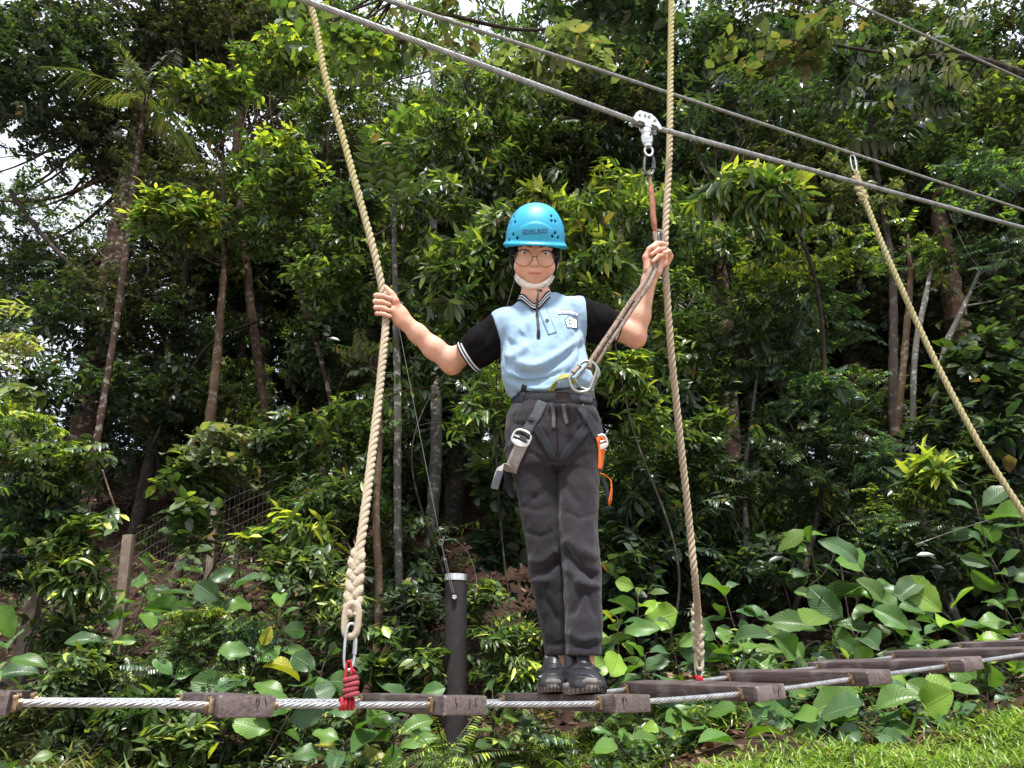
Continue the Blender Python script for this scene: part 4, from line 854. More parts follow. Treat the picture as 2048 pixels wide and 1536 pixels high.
def ribbon(name, pts, width, thick, mat, parent, wdir=None, n=30):
    """flat webbing along 3-D points; wdir: direction of its width"""
    q = spline(pts, n); t = np.gradient(q, axis=0); t /= np.linalg.norm(t, axis=1)[:, None]; wd = np.asarray(wdir if wdir is not None else (1, 0, 0), float)
    wd = np.broadcast_to(wd, q.shape) if wd.ndim == 1 else np.stack([np.interp(np.linspace(0, 1, n), np.linspace(0, 1, len(wd)), wd[:, i]) for i in range(3)], 1)
    b = wd-t*(wd*t).sum(1)[:, None]; b /= np.linalg.norm(b, axis=1)[:, None]+1e-9; nn = np.cross(t, b)
    c = [q+b*width/2+nn*thick/2, q-b*width/2+nn*thick/2, q-b*width/2-nn*thick/2, q+b*width/2-nn*thick/2]; vv = np.vstack(c); ff = []
    for k in range(4):
        for i in range(n-1): ff.append([k*n+i, k*n+i+1, ((k+1) % 4)*n+i+1, ((k+1) % 4)*n+i])
    ff += [[0, n, 2*n, 3*n], [n-1, 4*n-1, 3*n-1, 2*n-1]]; return sharp(mesh_obj(name, vv, ff, mat, parent), 50)
for s in (-1, 1):
    ribbon('side_strap', [H(s*.071, .042, -.030), H(s*.068, .005, -.030), H(s*.060, -.038, -.016)] + ([H(s*.034, -.074, .000), H(.010, -.092, .006)] if s > 0 else [H(s*.045, -.068, -.018), H(-.004, -.090, -.010)]), .016, .0022, MAT['strap_black'], HEL, wdir=HM[:, 2])
MB().box(H(.016, -.093, .012), (.018, .013, .016), M=HM, bev=.003).build('buckle', MAT['strap_black'], HEL)
MAT['strap_grey'] = M('grey_webbing', (.06, .060, .060), rough=.8, bump=.5, bscale=500)
ribbon('loose_strap', [S(1077, 582, -.080), S(1075, 598, -.080), drop(BS, 1074, 625, .007), drop(BS, 1076, 645, .006), drop(BS, 1077, 660, .006)], .0085, .0016, MAT['strap_grey'], HEL, wdir=(.8, -.6, 0))
MB().prism([(-.0048, .014), (.0048, .014), (.0058, -.006), (0, -.016), (-.0058, -.006)], drop(BS, 1077, 669, .0075), np.array([1.0, 0, 0]), np.array([0, -.2, .98]), np.array([0, -.98, -.2]), .004, .001).build('strap_end', MAT['strap_black'], HEL)
# ---------------------------------------------- harness
MAT['web_grey'] = M('slate_webbing', (.058, .062, .072), rough=.8, spec=.15, color2=(.042, .046, .054), vscale=60, bump=.5, bscale=600)
MAT['web_dark'] = M('charcoal_webbing', (.022, .024, .029), rough=.8, spec=.12, color2=(.016, .018, .022), vscale=60, bump=.5, bscale=600)
MAT['web_light'] = M('light_grey_webbing', (.27, .25, .235), rough=.8, bump=.5, bscale=600, vscale=60); MAT['web_orange'] = M('orange_webbing', (.72, .15, .012), rough=.75, bump=.5, bscale=600, vscale=60)
MAT['web_olive'] = M('olive_webbing', (.25, .26, .055), rough=.75, color2=(.17, .17, .05), bump=.5, bscale=500, vscale=80); MAT['belt'] = M('belt_fabric', (.019, .020, .023), rough=.8, spec=.1, color2=(.013, .014, .017), vscale=30, bump=.5, bscale=500)
MAT['patch_brown'] = M('belt_patch', (.016, .012, .012), rough=.85, spec=.1, bump=.3)
HAR = thing('harness', 'grey climbing harness with one light grey and one orange leg strap worn over the trousers', 'harness', OP, -YAW)
cb = S(1108, 795, .012); cf = S(1108, 794, -.085); ab = (S(1190, 798, .01)[0]-S(1030, 798, .01)[0])/2+.003; bb = ab*.70; hb = cf[2]
th = np.linspace(0, 2*PI, 80, endpoint=False)
def belt_ring(z, g_): return np.array([[cb[0]+(ab+g_)*np.sign(math.cos(a))*abs(math.cos(a))**.9, .012+(bb+g_)*np.sign(math.sin(a))*abs(math.sin(a))**.9, hb+z-.004*math.cos(a)+.010*math.sin(a)*(1 if math.sin(a) > 0 else 0)] for a in th])
def band(name, z0, z1, g0, g1, mat, parent):
    R4 = [belt_ring(z0, g0), belt_ring(z0+.002, g1), belt_ring(z1-.002, g1), belt_ring(z1, g0)]; n = 80; ff = []
    for k in range(4):
        for i in range(n): ff.append([k*n+i, k*n+(i+1) % n, ((k+1) % 4)*n+(i+1) % n, ((k+1) % 4)*n+i])
    return mesh_obj(name, np.vstack(R4), ff, mat, parent)
BELT = band('waist_belt', -.021, .021, -.004, .0045, MAT['belt'], HAR)
band('belt_edge', .0165, .0205, .003, .0056, MAT['web_dark'], BELT); band('belt_edge', -.0205, -.0165, .003, .0056, MAT['web_dark'], BELT)
vB = np.vstack([belt_ring(-.021, .0045), belt_ring(.021, .0045)]); fB = np.array([[i, (i+1) % 80, 80+(i+1) % 80, 80+i] for i in range(80)])
BB = bvh_of(TR_VF, SHIRT_VF, (vB, fB))
def quad_patch(name, poly, lift, mat, parent, bvh):
    poly = np.array(poly, float); c = poly.mean(0); pts = [c]+[poly[i]+(poly[(i+1) % len(poly)]-poly[i])*t for i in range(len(poly)) for t in (0, .5)]; top = [drop(bvh, *p, lift+.0015) for p in pts]; bot = [drop(bvh, *p, lift) for p in pts]; n = len(pts)-1
    return mesh_obj(name, np.array(top+bot), [[0, 1+i, 1+(i+1) % n] for i in range(n)]+[[1+i, n+2+i, n+2+(i+1) % n, 1+(i+1) % n] for i in range(n)], mat, parent, smooth=False)
quad_patch('belt_patch', [(1113, 784), (1139, 784), (1145, 805), (1107, 804)], .001, MAT['patch_brown'], BELT, BB)
for a, b in (((1113, 784), (1107, 804)), ((1113, 784), (1139, 784)), ((1139, 784), (1145, 805)), ((1107, 804), (1145, 805))): strip('stitch_line', BB, [a, b], 1.1, .0005, MAT['web_dark'], BELT, lift=.0026, across=2, n=6)
strip('belt_loop', BB, [(1049, 770), (1045, 786), (1041, 803)], 10, .0025, MAT['web_dark'], BELT, lift=.001)
strip('belt_end', BB, [(1160, 792), (1186, 797)], 22, .003, MAT['web_grey'], BELT, lift=.001)
# leg loops
s1 = strip('leg_strap', BT, [(1085, 803), (1074, 828), (1062, 848), (1049, 870)], 21, .0028, MAT['web_grey'], HAR, lift=.0015)
strip('strap_tack', BT, [(1055, 841), (1068, 843)], 4, .0008, MAT['web_dark'], s1, lift=.0045, n=5)
strip('crotch_strap', BT, [(1071, 852), (1086, 878), (1100, 905), (1110, 930), (1114, 944)], (20, 12), .0024, MAT['web_dark'], HAR, lift=.0012)
strip('leg_strap', BT, [(1160, 812), (1174, 832), (1186, 850), (1197, 874)], (17, 19), .0028, MAT['web_grey'], HAR, lift=.0015)
strip('crotch_strap', BT, [(1174, 854), (1155, 880), (1135, 905), (1122, 928), (1117, 944)], (22, 14), .0024, MAT['web_dark'], HAR, lift=.0012)
strip('thigh_strap', BT, [(1047, 880), (1038, 900), (1027, 925), (1021, 945)], (26, 24), .0026, MAT['web_light'], HAR, lift=.0015)
strip('thigh_strap', BT, [(1200, 876), (1203, 900), (1202, 920), (1200, 938)], (16, 8), .0026, MAT['web_orange'], HAR, lift=.002)
def buckle(name, cx_, cy_, w, h, rot, bvh, parent):
    c = drop(bvh, cx_, cy_, .006); s_ = sc(cx_, cy_, -.05); ca, sa = math.cos(rot), math.sin(rot); ax = np.array([ca, -.15*ca, -sa]); ay = np.array([sa, -.2, ca])
    q = stadium(c, ax, ay, h/2*s_, w/2*s_, 40); vv, ff, uv = tube(q, .0034, 8, closed=True); b = mesh_obj(name, vv, ff, MAT['alu'], parent)
    MB().tube(np.array([c-ax*w/2*s_, c+ax*w/2*s_]), .0030, 8).build('buckle_bar', MAT['alu'], b); MB().box(c-ay*h*.36*s_+np.array([0, -.002, 0]), (w*s_*.8, .003, .010), M=np.stack([ax, [0, 1, 0], ay], 1), bev=.001).build('buckle_plate', MAT['alu'], b)
buckle('buckle', 1043, 876, 36, 30, .42, BT, HAR); buckle('buckle', 1201, 884, 25, 26, -.30, BT, HAR)
strip('strap_wrap', BT, [(1036, 872), (1053, 880)], 9, .004, MAT['web_grey'], HAR, lift=.007, n=6); strip('strap_wrap', BT, [(1193, 880), (1209, 876)], 10, .004, MAT['web_orange'], HAR, lift=.007, n=6)
ribbon('loose_tail', [S(1021, 940, -.02), S(1012, 934, -.03), S(1003, 932, -.035), S(999, 940, -.04), S(994, 957, -.04), S(989, 976, -.038)], .024, .002, MAT['web_light'], HAR, wdir=(.75, -.55, .30), n=26)
ribbon('loose_tail', [S(1001, 942, -.047), S(995, 958, -.046), S(989, 978, -.043)], .025, .003, MAT['web_grey'], HAR, wdir=(.75, -.55, .30), n=10)
ribbon('loose_tail', [S(1018, 940, -.01), S(1016, 962, .0), S(1023, 985, .0), S(1029, 990, .005)], .024, .002, MAT['web_dark'], HAR, wdir=(.8, .5, .2), n=20)
ribbon('orange_tail', [S(1199, 947, -.03), S(1210, 950, -.028), S(1221, 960, -.026), S(1223, 975, -.022), S(1221, 992, -.02), S(1218, 1006, -.018), S(1222, 1000, -.01), S(1224, 975, -.012)], .020, .0018, MAT['web_orange'], HAR, wdir=(.25, .95, .1), n=40)
ribbon('dark_tail', [S(1201, 955, .0), S(1212, 975, .01), S(1216, 1000, .015), S(1213, 1008, .02)], .022, .002, MAT['web_dark'], HAR, wdir=(.6, .75, .1), n=20)
WT = -.115
ribbon('tie_in_loop', [S(1102, 781, -.10), S(1110, 768, WT), S(1121, 756, WT-.006), S(1134, 752, WT-.008), S(1144, 759, WT-.006), S(1147, 768, WT+.004)], .020, .0035, MAT['web_olive'], HAR, wdir=np.array([(.85, .1, .5), (.75, .2, .6), (.2, .5, .85), (-.3, .6, .7), (-.7, .5, .5)]), n=34)
# ---------------------------------------------- carabiners
def carabiner(label, pts, w, r, gate, dz):
    o = thing('carabiner', label, 'carabiner', OP, -YAW, group='locking carabiners at the waist')
    p = np.array([S(x, y, w+dz*((x-1165)/30)) for x, y in pts]); q = spline(np.vstack([p, p[:1]]), 90)[:-1]; vv, ff, uv = tube(q, r, 12, closed=True); mesh_obj('frame', vv, ff, MAT['carabiner'], o)
    a, b = S(*gate[0], w-.001), S(*gate[1], w-.001); g_ = spline([a, b], 10); vv, ff, uv = tube(g_, r*1.42, 14); x = mesh_obj('locking_sleeve', vv, ff, MAT['sleeve_metal'], o)
    for t in (.12, .88): c = a+(b-a)*t; d = (b-a)/np.linalg.norm(b-a)*.002; vv, ff, uv = tube(np.array([c-d, c+d]), r*1.6, 14); mesh_obj('sleeve_ring', vv, ff, MAT['dark_steel'], x)
    return o
MAT['carabiner'] = M('worn_grey_aluminium', (.27, .27, .26), rough=.38, metal=.8, color2=(.18, .175, .16), vscale=60); MAT['sleeve_metal'] = M('worn_sleeve', (.40, .37, .345), rough=.4, metal=.7, color2=(.24, .17, .13), vscale=90)
carabiner('front grey locking carabiner at the waist, clipped through the olive loop', [(1138, 757), (1144, 775), (1154, 783), (1166, 784), (1179, 778), (1187, 758), (1193, 741), (1190, 729), (1180, 724), (1168, 723), (1155, 734)], -.135, .0045, ((1144, 748), (1160, 731)), .004)
carabiner('second grey carabiner half hidden behind the other, its rusty sleeve facing outwards', [(1150, 758), (1158, 772), (1172, 779), (1183, 777), (1190, 764), (1197, 748), (1196, 737), (1188, 728), (1178, 729), (1164, 742)], -.112, .0040, ((1187, 768), (1197, 745)), -.004)
# ---------------------------------------------- belay lanyard: flecked rope doubled from the carabiners up to a ring, orange sheath, link, trolley
def fleck():
    m = M('flecked_cord', (.235, .18, .145), rough=.85, spec=.15, color2=(.185, .14, .11), vscale=60, bump=.6, bscale=1200); N = m.node_tree.nodes; L = m.node_tree.links; b = N[m['_bsdf']]
    tc = N.new('ShaderNodeTexCoord'); mp = N.new('ShaderNodeMapping'); mp.inputs['Scale'].default_value = (5, 95, 1); L.new(tc.outputs['UV'], mp.inputs[0]); vo = N.new('ShaderNodeTexVoronoi'); vo.inputs['Scale'].default_value = 1.0; L.new(mp.outputs[0], vo.inputs[0])
    r = N.new('ShaderNodeMath'); r.operation = 'LESS_THAN'; r.inputs[1].default_value = .26; L.new(vo.outputs['Distance'], r.inputs[0]); mx = N.new('ShaderNodeMix'); mx.data_type = 'RGBA'; L.new(r.outputs[0], mx.inputs[0]); old = b.inputs['Base Color'].links[0].from_socket; L.new(old, mx.inputs[6]); mx.inputs[7].default_value = (.025, .020, .018, 1); L.new(mx.outputs[2], b.inputs['Base Color']); return m
MAT['fleck'] = fleck()
LAN = thing('lanyard', 'doubled brown flecked safety rope running from waist carabiners to the raised hand', 'lanyard', OP, -YAW)
for k, pts in enumerate(([(1178, 737, -.135), (1182, 722, -.13), (1200, 694, -.12), (1230, 650, -.095), (1258, 607, -.07), (1285, 570, -.045), (1301, 538, -.014), (1308, 515, -.008), (1312, 490, -.006), (1315, 472, -.004)],
                         [(1180, 738, -.115), (1194, 724, -.115), (1212, 694, -.105), (1240, 655, -.085), (1268, 612, -.06), (1297, 570, -.035), (1311, 538, -.010), (1316, 515, -.006), (1320, 490, -.002), (1321, 474, .002)])):
    vv, ff, uv = tube(spline([S(x, y, w) for x, y, w in pts], 160), .0070, 12, prof=.96+.04*np.cos(np.arange(12)*2*PI/12*4)); mesh_obj('rope_leg', vv, ff, MAT['fleck'], LAN, uv=uv)
vv, ff, uv = tube(stadium(S(1318, 474, 0), np.array([1.0, 0, 0]), np.array([-.12, 0, 1.0]), .022, .0135, 40), .0058, 12, closed=True); mesh_obj('rope_eye', vv, ff, MAT['fleck'], LAN, uv=uv)
vv, ff, uv = tube(stadium(S(1320, 480, -.012), np.array([.5, .85, 0]), np.array([0, 0, 1.0]), .024, .010, 40), .0040, 10, closed=True); mesh_obj('ring', vv, ff, MAT['dark_steel'], LAN)
T0 = (P(1290, 244, (PY(1290, 252, YC1)@FH)))
DT = T0@FH-DP
SLG = thing('sheathed_sling', 'worn orange sheathed sling hanging from the trolley link to the rope ring', 'sling', OP, -YAW)
vv, ff, uv = tube(spline([S(1301, 368, DT*.55), S(1304, 400, DT*.4), S(1307, 440, DT*.2), S(1310, 462, .0)], 30), np.interp(np.linspace(0, 1, 30), [0, .15, .85, 1], [.0068, .0090, .0090, .0070]), 12); mesh_obj('sheath', vv, ff, MAT['orange_sheath'], SLG)
vv, ff, uv = tube(spline([S(1298, 344, DT*.7), S(1299, 352, DT*.65), S(1301, 372, DT*.55)], 12), .0064, 10); mesh_obj('sling_end', vv, ff, MAT['fleck'], SLG, uv=uv); vv, ff, uv = tube(spline([S(1309, 458, 0), S(1312, 468, 0), S(1316, 474, -.002)], 12), .0058, 10); mesh_obj('sling_end', vv, ff, MAT['fleck'], SLG, uv=uv)
QL = quick_link('dark steel link joining the orange sling to the trolley shackle', OP+B3@S(1298, 330, DT*.78), RH*.95+FH*.25, UP+.10*RH, .037, .0165, .0046); [setattr(c.data, 'materials', None) if False else c.data.materials.clear() or c.data.materials.append(MAT['dark_steel']) for c in QL.children]
TR = thing('trolley', 'silver pulley trolley riding on the thick overhead wire', 'trolley', OP, -YAW)
cdir = loc(C1[1])-loc(C1[0]); cdir /= np.linalg.norm(cdir); tx = cdir; ty = np.array([0, 1.0, 0]); ty = ty-tx*(ty@tx); ty /= np.linalg.norm(ty); tz = np.cross(tx, ty); tw = DT
pc = loc(PY(1290, 250, YC1))                      # point of the cable under the trolley
s_ = np.linalg.norm(loc(PY(1300, 250, YC1))-loc(PY(1276, 243, YC1)))/24.6
# two cheek plates either side of the cable, with the rollers between
outline = [(-.056, -.004), (-.050, .010), (-.036, .030), (-.026, .036), (.026, .036), (.038, .028), (.052, .006), (.056, -.010), (.046, -.016), (.036, -.004), (.014, -.004), (.012, -.018), (-.012, -.018), (-.014, -.004), (-.036, -.004), (-.044, -.012)]
for k in (-1, 1):
    cp = MB().prism(outline, pc+ty*k*.0135, tx, tz, ty, .0045, .0012).build('cheek_plate', MAT['alu'], TR); sharp(cp, 35)
    if k < 0:
        for x, z in ((-.030, .020), (-.008, .024), (.008, .024), (.030, .016)):
            MB().tube(np.array([pc+tx*x+tz*z-ty*.015, pc+tx*x+tz*z-ty*.0190]), .0058, 14).tube(np.array([pc+tx*x+tz*z-ty*.019, pc+tx*x+tz*z-ty*.021]), .0030, 6).build('axle_bolt', MAT['steel'], cp, smooth=False)
for x in (-.030, .030, 0.0):
    MB().tube(np.array([pc+tx*x+tz*.0185-ty*.010, pc+tx*x+tz*.0185-ty*.004, pc+tx*x+tz*.0185+ty*.004, pc+tx*x+tz*.0185+ty*.010]), [.0135, .0095, .0095, .0135], 18).build('roller', MAT['dark_steel'], TR)
MB().box(pc+tz*.038, (.05, .030, .004), M=np.stack([tx, ty, tz], 1), bev=.0015).build('top_bar', MAT['alu'], TR)
down = np.array([.06, 0, -1.0]); down /= np.linalg.norm(down); b0 = pc-tz*.016
sw = MB(); zz = [0, .004, .018, .020, .026, .028, .046, .050, .058, .060, .070, .072]; rr_ = [.012, .0165, .0165, .0140, .0140, .0185, .0185, .0160, .0150, .0125, .0115, .008]
sw.tube(np.array([b0+down*z for z in zz]), rr_, 20); o = sw.build('swivel_body', MAT['alu'], TR); sharp(o, 35)
MB().tube(np.array([b0+down*.036-ty*.017, b0+down*.036-ty*.022]), .0040, 6).build('swivel_screw', MAT['dark_steel'], TR, smooth=False)
sh_c = b0+down*.084; q = np.array([sh_c+np.array([1.0, 0, .06])*.0125*math.cos(a)+down*.017*math.sin(a)*(1.15 if math.sin(a) > 0 else .9) for a in np.linspace(0, 2*PI, 36, endpoint=False)]); vv, ff, uv = tube(q, .0036, 9, closed=True); mesh_obj('shackle', vv, ff, MAT['steel'], TR)
# ================================================================== the wood behind the bridge
def leaf_mat(name, src, rough=.33, trans=.33, veins=False):
    m = bpy.data.materials.new(name); m.use_nodes = True; N = m.node_tree.nodes; L = m.node_tree.links; N.clear()
    out = N.new('ShaderNodeOutputMaterial'); b = N.new('ShaderNodeBsdfPrincipled'); t = N.new('ShaderNodeBsdfTranslucent'); mx = N.new('ShaderNodeMixShader'); mx.inputs[0].default_value = trans
    b.inputs['Roughness'].default_value = rough; b.inputs['Specular IOR Level'].default_value = .5
    if src == 'attr': a = N.new('ShaderNodeAttribute'); a.attribute_name = 'Col'; c = a.outputs['Color']
    else: a = N.new('ShaderNodeObjectInfo'); c = a.outputs['Color']
    tc = N.new('ShaderNodeTexCoord')
    if veins:
        # pale ribs and blotches of wear on the large leaves, along the leaf's own coordinates
        uv = N.new('ShaderNodeUVMap'); sp = N.new('ShaderNodeSeparateXYZ'); L.new(uv.outputs[0], sp.inputs[0])
        ab = N.new('ShaderNodeMath'); ab.operation = 'ABSOLUTE'; L.new(sp.outputs[1], ab.inputs[0])
        mid = N.new('ShaderNodeMapRange'); mid.inputs[1].default_value = .02; mid.inputs[2].default_value = .06; mid.inputs[3].default_value = 1; mid.inputs[4].default_value = 0; L.new(ab.outputs[0], mid.inputs[0])
        q = N.new('ShaderNodeMath'); q.operation = 'MULTIPLY_ADD'; q.inputs[1].default_value = -.35; L.new(ab.outputs[0], q.inputs[0]); L.new(sp.outputs[0], q.inputs[2])
        sn = N.new('ShaderNodeMath'); sn.operation = 'MULTIPLY'; sn.inputs[1].default_value = 11*2*PI; L.new(q.outputs[0], sn.inputs[0]); s2 = N.new('ShaderNodeMath'); s2.operation = 'COSINE'; L.new(sn.outputs[0], s2.inputs[0])
        rib = N.new('ShaderNodeMapRange'); rib.inputs[1].default_value = .80; rib.inputs[2].default_value = 1.0; rib.inputs[4].default_value = .7; L.new(s2.outputs[0], rib.inputs[0])
        mxm = N.new('ShaderNodeMath'); mxm.operation = 'MAXIMUM'; L.new(mid.outputs[0], mxm.inputs[0]); L.new(rib.outputs[0], mxm.inputs[1])
        hv = N.new('ShaderNodeMix'); hv.data_type = 'RGBA'; L.new(mxm.outputs[0], hv.inputs[0]); L.new(c, hv.inputs[6]); br = N.new('ShaderNodeMix'); br.data_type = 'RGBA'; br.inputs[0].default_value = .35; L.new(c, br.inputs[6]); br.inputs[7].default_value = (.30, .36, .16, 1); L.new(br.outputs[2], hv.inputs[7]); c = hv.outputs[2]
        nz = N.new('ShaderNodeTexNoise'); nz.inputs['Scale'].default_value = 22; nz.inputs['Detail'].default_value = 4; oi = N.new('ShaderNodeObjectInfo'); va = N.new('ShaderNodeVectorMath'); va.operation = 'ADD'; L.new(tc.outputs['Object'], va.inputs[0]); cm = N.new('ShaderNodeCombineXYZ'); ml = N.new('ShaderNodeMath'); ml.operation = 'MULTIPLY'; ml.inputs[1].default_value = 40; L.new(oi.outputs['Random'], ml.inputs[0]); L.new(ml.outputs[0], cm.inputs[0]); L.new(cm.outputs[0], va.inputs[1]); L.new(va.outputs[0], nz.inputs[0])
        sr = N.new('ShaderNodeMapRange'); sr.inputs[1].default_value = .64; sr.inputs[2].default_value = .70; sr.inputs[4].default_value = .8; L.new(nz.outputs[0], sr.inputs[0]); sm = N.new('ShaderNodeMix'); sm.data_type = 'RGBA'; L.new(sr.outputs[0], sm.inputs[0]); L.new(c, sm.inputs[6]); sm.inputs[7].default_value = (.12, .10, .03, 1); c = sm.outputs[2]
        bp = N.new('ShaderNodeBump'); bp.inputs['Strength'].default_value = .9; bp.inputs['Distance'].default_value = .006; L.new(mxm.outputs[0], bp.inputs['Height']); L.new(bp.outputs[0], b.inputs['Normal'])
    else:
        nz = N.new('ShaderNodeTexNoise'); nz.inputs['Scale'].default_value = 14; L.new(tc.outputs['Object'], nz.inputs[0]); hs = N.new('ShaderNodeHueSaturation'); mr = N.new('ShaderNodeMapRange'); mr.inputs[1].default_value = .3; mr.inputs[2].default_value = .7; mr.inputs[3].default_value = .75; mr.inputs[4].default_value = 1.25; L.new(nz.outputs[0], mr.inputs[0]); L.new(mr.outputs[0], hs.inputs['Value']); L.new(c, hs.inputs['Color']); c = hs.outputs[0]
    L.new(c, b.inputs['Base Color'])
    g = N.new('ShaderNodeMix'); g.data_type = 'RGBA'; g.blend_type = 'MULTIPLY'; g.inputs[0].default_value = 1; L.new(c, g.inputs[6]); g.inputs[7].default_value = (1.45, 1.6, .55, 1); L.new(g.outputs[2], t.inputs[0])
    L.new(b.outputs[0], mx.inputs[1]); L.new(t.outputs[0], mx.inputs[2]); L.new(mx.outputs[0], out.inputs[0]); return m
MAT['leaf'] = leaf_mat('leaf_blade', 'attr'); MAT['leaf_one'] = leaf_mat('leaf_blade_single', 'obj'); MAT['big_leaf'] = leaf_mat('large_leaf_blade', 'obj', rough=.40, trans=.28, veins=True); MAT['litter'] = leaf_mat('dry_leaf', 'attr', rough=.7, trans=.1)
def bark(name, base, c2, patch, vs=13):
    m = M(name, base, rough=.9, spec=.1, color2=c2, vscale=7, bump=1.0, bscale=28, stretch=(1, 1, .35)); N = m.node_tree.nodes; L = m.node_tree.links; b = N[m['_bsdf']]
    tc = N.new('ShaderNodeTexCoord'); n = N.new('ShaderNodeTexNoise'); n.inputs['Scale'].default_value = vs; n.inputs['Detail'].default_value = 6; n.inputs['Roughness'].default_value = .65; L.new(tc.outputs['Object'], n.inputs[0]); r = N.new('ShaderNodeMapRange'); r.inputs[1].default_value = .54; r.inputs[2].default_value = .62; r.inputs[4].default_value = .85; L.new(n.outputs[0], r.inputs[0])
    mx = N.new('ShaderNodeMix'); mx.data_type = 'RGBA'; old = b.inputs['Base Color'].links[0].from_socket; L.new(r.outputs[0], mx.inputs[0]); L.new(old, mx.inputs[6]); mx.inputs[7].default_value = (*patch, 1); L.new(mx.outputs[2], b.inputs['Base Color']); return m
MAT['bark_red'] = bark('red_brown_bark', (.050, .030, .021), (.026, .017, .013), (.17, .155, .135)); MAT['bark_grey'] = bark('grey_bark', (.10, .097, .086), (.055, .052, .044), (.30, .29, .25), 16); MAT['bark_tan'] = bark('tan_bark', (.070, .044, .028), (.038, .025, .017), (.13, .11, .085)); MAT['bark_dark'] = bark('dark_bark', (.035, .028, .022), (.018, .015, .012), (.07, .065, .055)); MAT['twig'] = M('green_brown_twig', (.050, .042, .022), rough=.85, color2=(.03, .024, .015))

# palettes: (colour, weight); first list mature leaves, second the young growth at the tips
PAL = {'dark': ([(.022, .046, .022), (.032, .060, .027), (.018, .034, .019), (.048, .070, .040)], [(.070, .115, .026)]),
       'mid': ([(.042, .082, .022), (.058, .105, .028), (.032, .060, .020), (.085, .120, .048)], [(.17, .23, .03), (.22, .28, .035)]),
       'lime': ([(.055, .105, .022), (.08, .145, .028), (.042, .078, .022), (.10, .15, .045)], [(.34, .39, .022), (.27, .35, .022), (.43, .46, .04)]),
       'blue': ([(.034, .074, .038), (.050, .096, .050), (.025, .052, .030)], [(.14, .24, .035), (.20, .31, .035)]),
       'olive': ([(.06, .092, .028), (.05, .075, .022), (.085, .11, .035), (.10, .085, .04)], [(.16, .18, .045)]),
       'brown': ([(.042, .048, .027), (.032, .046, .022), (.060, .052, .034), (.026, .046, .022)], [(.11, .12, .035)]),
       'pale': ([(.13, .16, .08), (.09, .12, .05), (.18, .20, .11), (.065, .10, .035)], [(.24, .30, .09), (.30, .26, .13)]),
       'warm': ([(.30, .33, .12), (.36, .37, .17), (.14, .20, .05), (.34, .30, .17)], [(.36, .38, .07)])}
def nrmz(a): return a/(np.linalg.norm(a, axis=-1, keepdims=True)+1e-12)
# ---- sprays: leaf base, direction, face, length, width, young; unit twig along +x
def spray_alt(r, n=9, wid=.42, ang=50):
    t = np.linspace(.12, 1, n); sgn = np.where(np.arange(n) % 2, 1, -1)*1.0; sgn[-1] = 0; a = np.radians(ang+r.normal(0, 9, n))*sgn
    p = np.stack([t, .05*np.sin(t*5+r.uniform(0, 6)), .04*np.sin(t*4)], 1); d = np.stack([np.cos(a), np.sin(a), r.normal(.0, .22, n)], 1); nn = np.stack([r.normal(0, .3, n), r.normal(0, .3, n), np.ones(n)], 1)
    return p, d, nn, r.uniform(.38, .56, n), np.full(n, wid), (t > .75)*1.0
def spray_droop(r, n=11, wid=.30):
    t = np.sort(r.uniform(.3, 1, n)); ph = np.arange(n)*2.4+r.uniform(0, 6); sp = np.radians(r.uniform(35, 75, n)); p = np.stack([t, 0*t, 0*t], 1)
    d = np.stack([np.cos(sp), np.sin(sp)*np.cos(ph), np.sin(sp)*np.sin(ph)], 1); nn = np.stack([.9*np.ones(n), r.normal(0, .3, n), .8+r.normal(0, .3, n)], 1); return p, d, nn, r.uniform(.5, .78, n), np.full(n, wid), (t > .6)*1.0
def spray_pinn(r, n=9, wid=.42, ln=.30):
    t = np.linspace(.16, .98, n); z = -.22*t**2; P2, D2, N2, L2, Y2 = [], [], [], [], []
    for s in (-1, 1):
        a = np.radians(72-22*t+r.normal(0, 5, n)); P2.append(np.stack([t, 0*t, z], 1)); D2.append(np.stack([np.cos(a), s*np.sin(a), -.12-.25*t+r.normal(0, .08, n)], 1)); N2.append(np.stack([.2*t, -s*.15+r.normal(0, .1, n), np.ones(n)], 1)); L2.append(ln*(1-.35*np.abs(t-.5)*2)*r.uniform(.9, 1.1, n)); Y2.append((t > .5)*1.0)
    return np.vstack(P2), np.vstack(D2), np.vstack(N2), np.concatenate(L2), np.full(2*n, wid), np.concatenate(Y2)
def spray_palm(r, n=30):
    t = np.linspace(.12, 1, n); z = -.40*t**2.2; P2, D2, N2, L2 = [], [], [], []
    for s in (-1, 1):
        a = np.radians(62-28*t); P2.append(np.stack([t, 0*t, z], 1)); D2.append(np.stack([np.cos(a), s*np.sin(a), -.55-.5*t+r.normal(0, .1, n)], 1)); N2.append(np.stack([.3*np.ones(n), -s*.5*np.ones(n), np.ones(n)], 1)); L2.append(.36*np.sin(PI*np.clip(t*.85+.12, 0, 1))**.6)
    return np.vstack(P2), np.vstack(D2), np.vstack(N2), np.concatenate(L2), np.full(2*n, .075), np.zeros(2*n)
def spray_fern(r): p, d, n, l, w, y = spray_pinn(r, 20, .20, .22); return p, d, n, l*(1.25-p[:, 0]), w, y
SPR = {'alt': spray_alt, 'droop': spray_droop, 'pinn': spray_pinn, 'palm': spray_palm, 'fern': spray_fern, 'small': lambda r: spray_alt(r, 12, .5, 60), 'wide': lambda r: spray_alt(r, 7, .62, 55), 'lance': lambda r: spray_alt(r, 9, .26, 42), 'pinn_l': lambda r: spray_pinn(r, 7, .40, .36), 'pinn_s': lambda r: spray_pinn(r, 12, .38, .22)}
BANK = {k: [fn(np.random.default_rng(100+i)) for i in range(10)] for k, fn in SPR.items()}
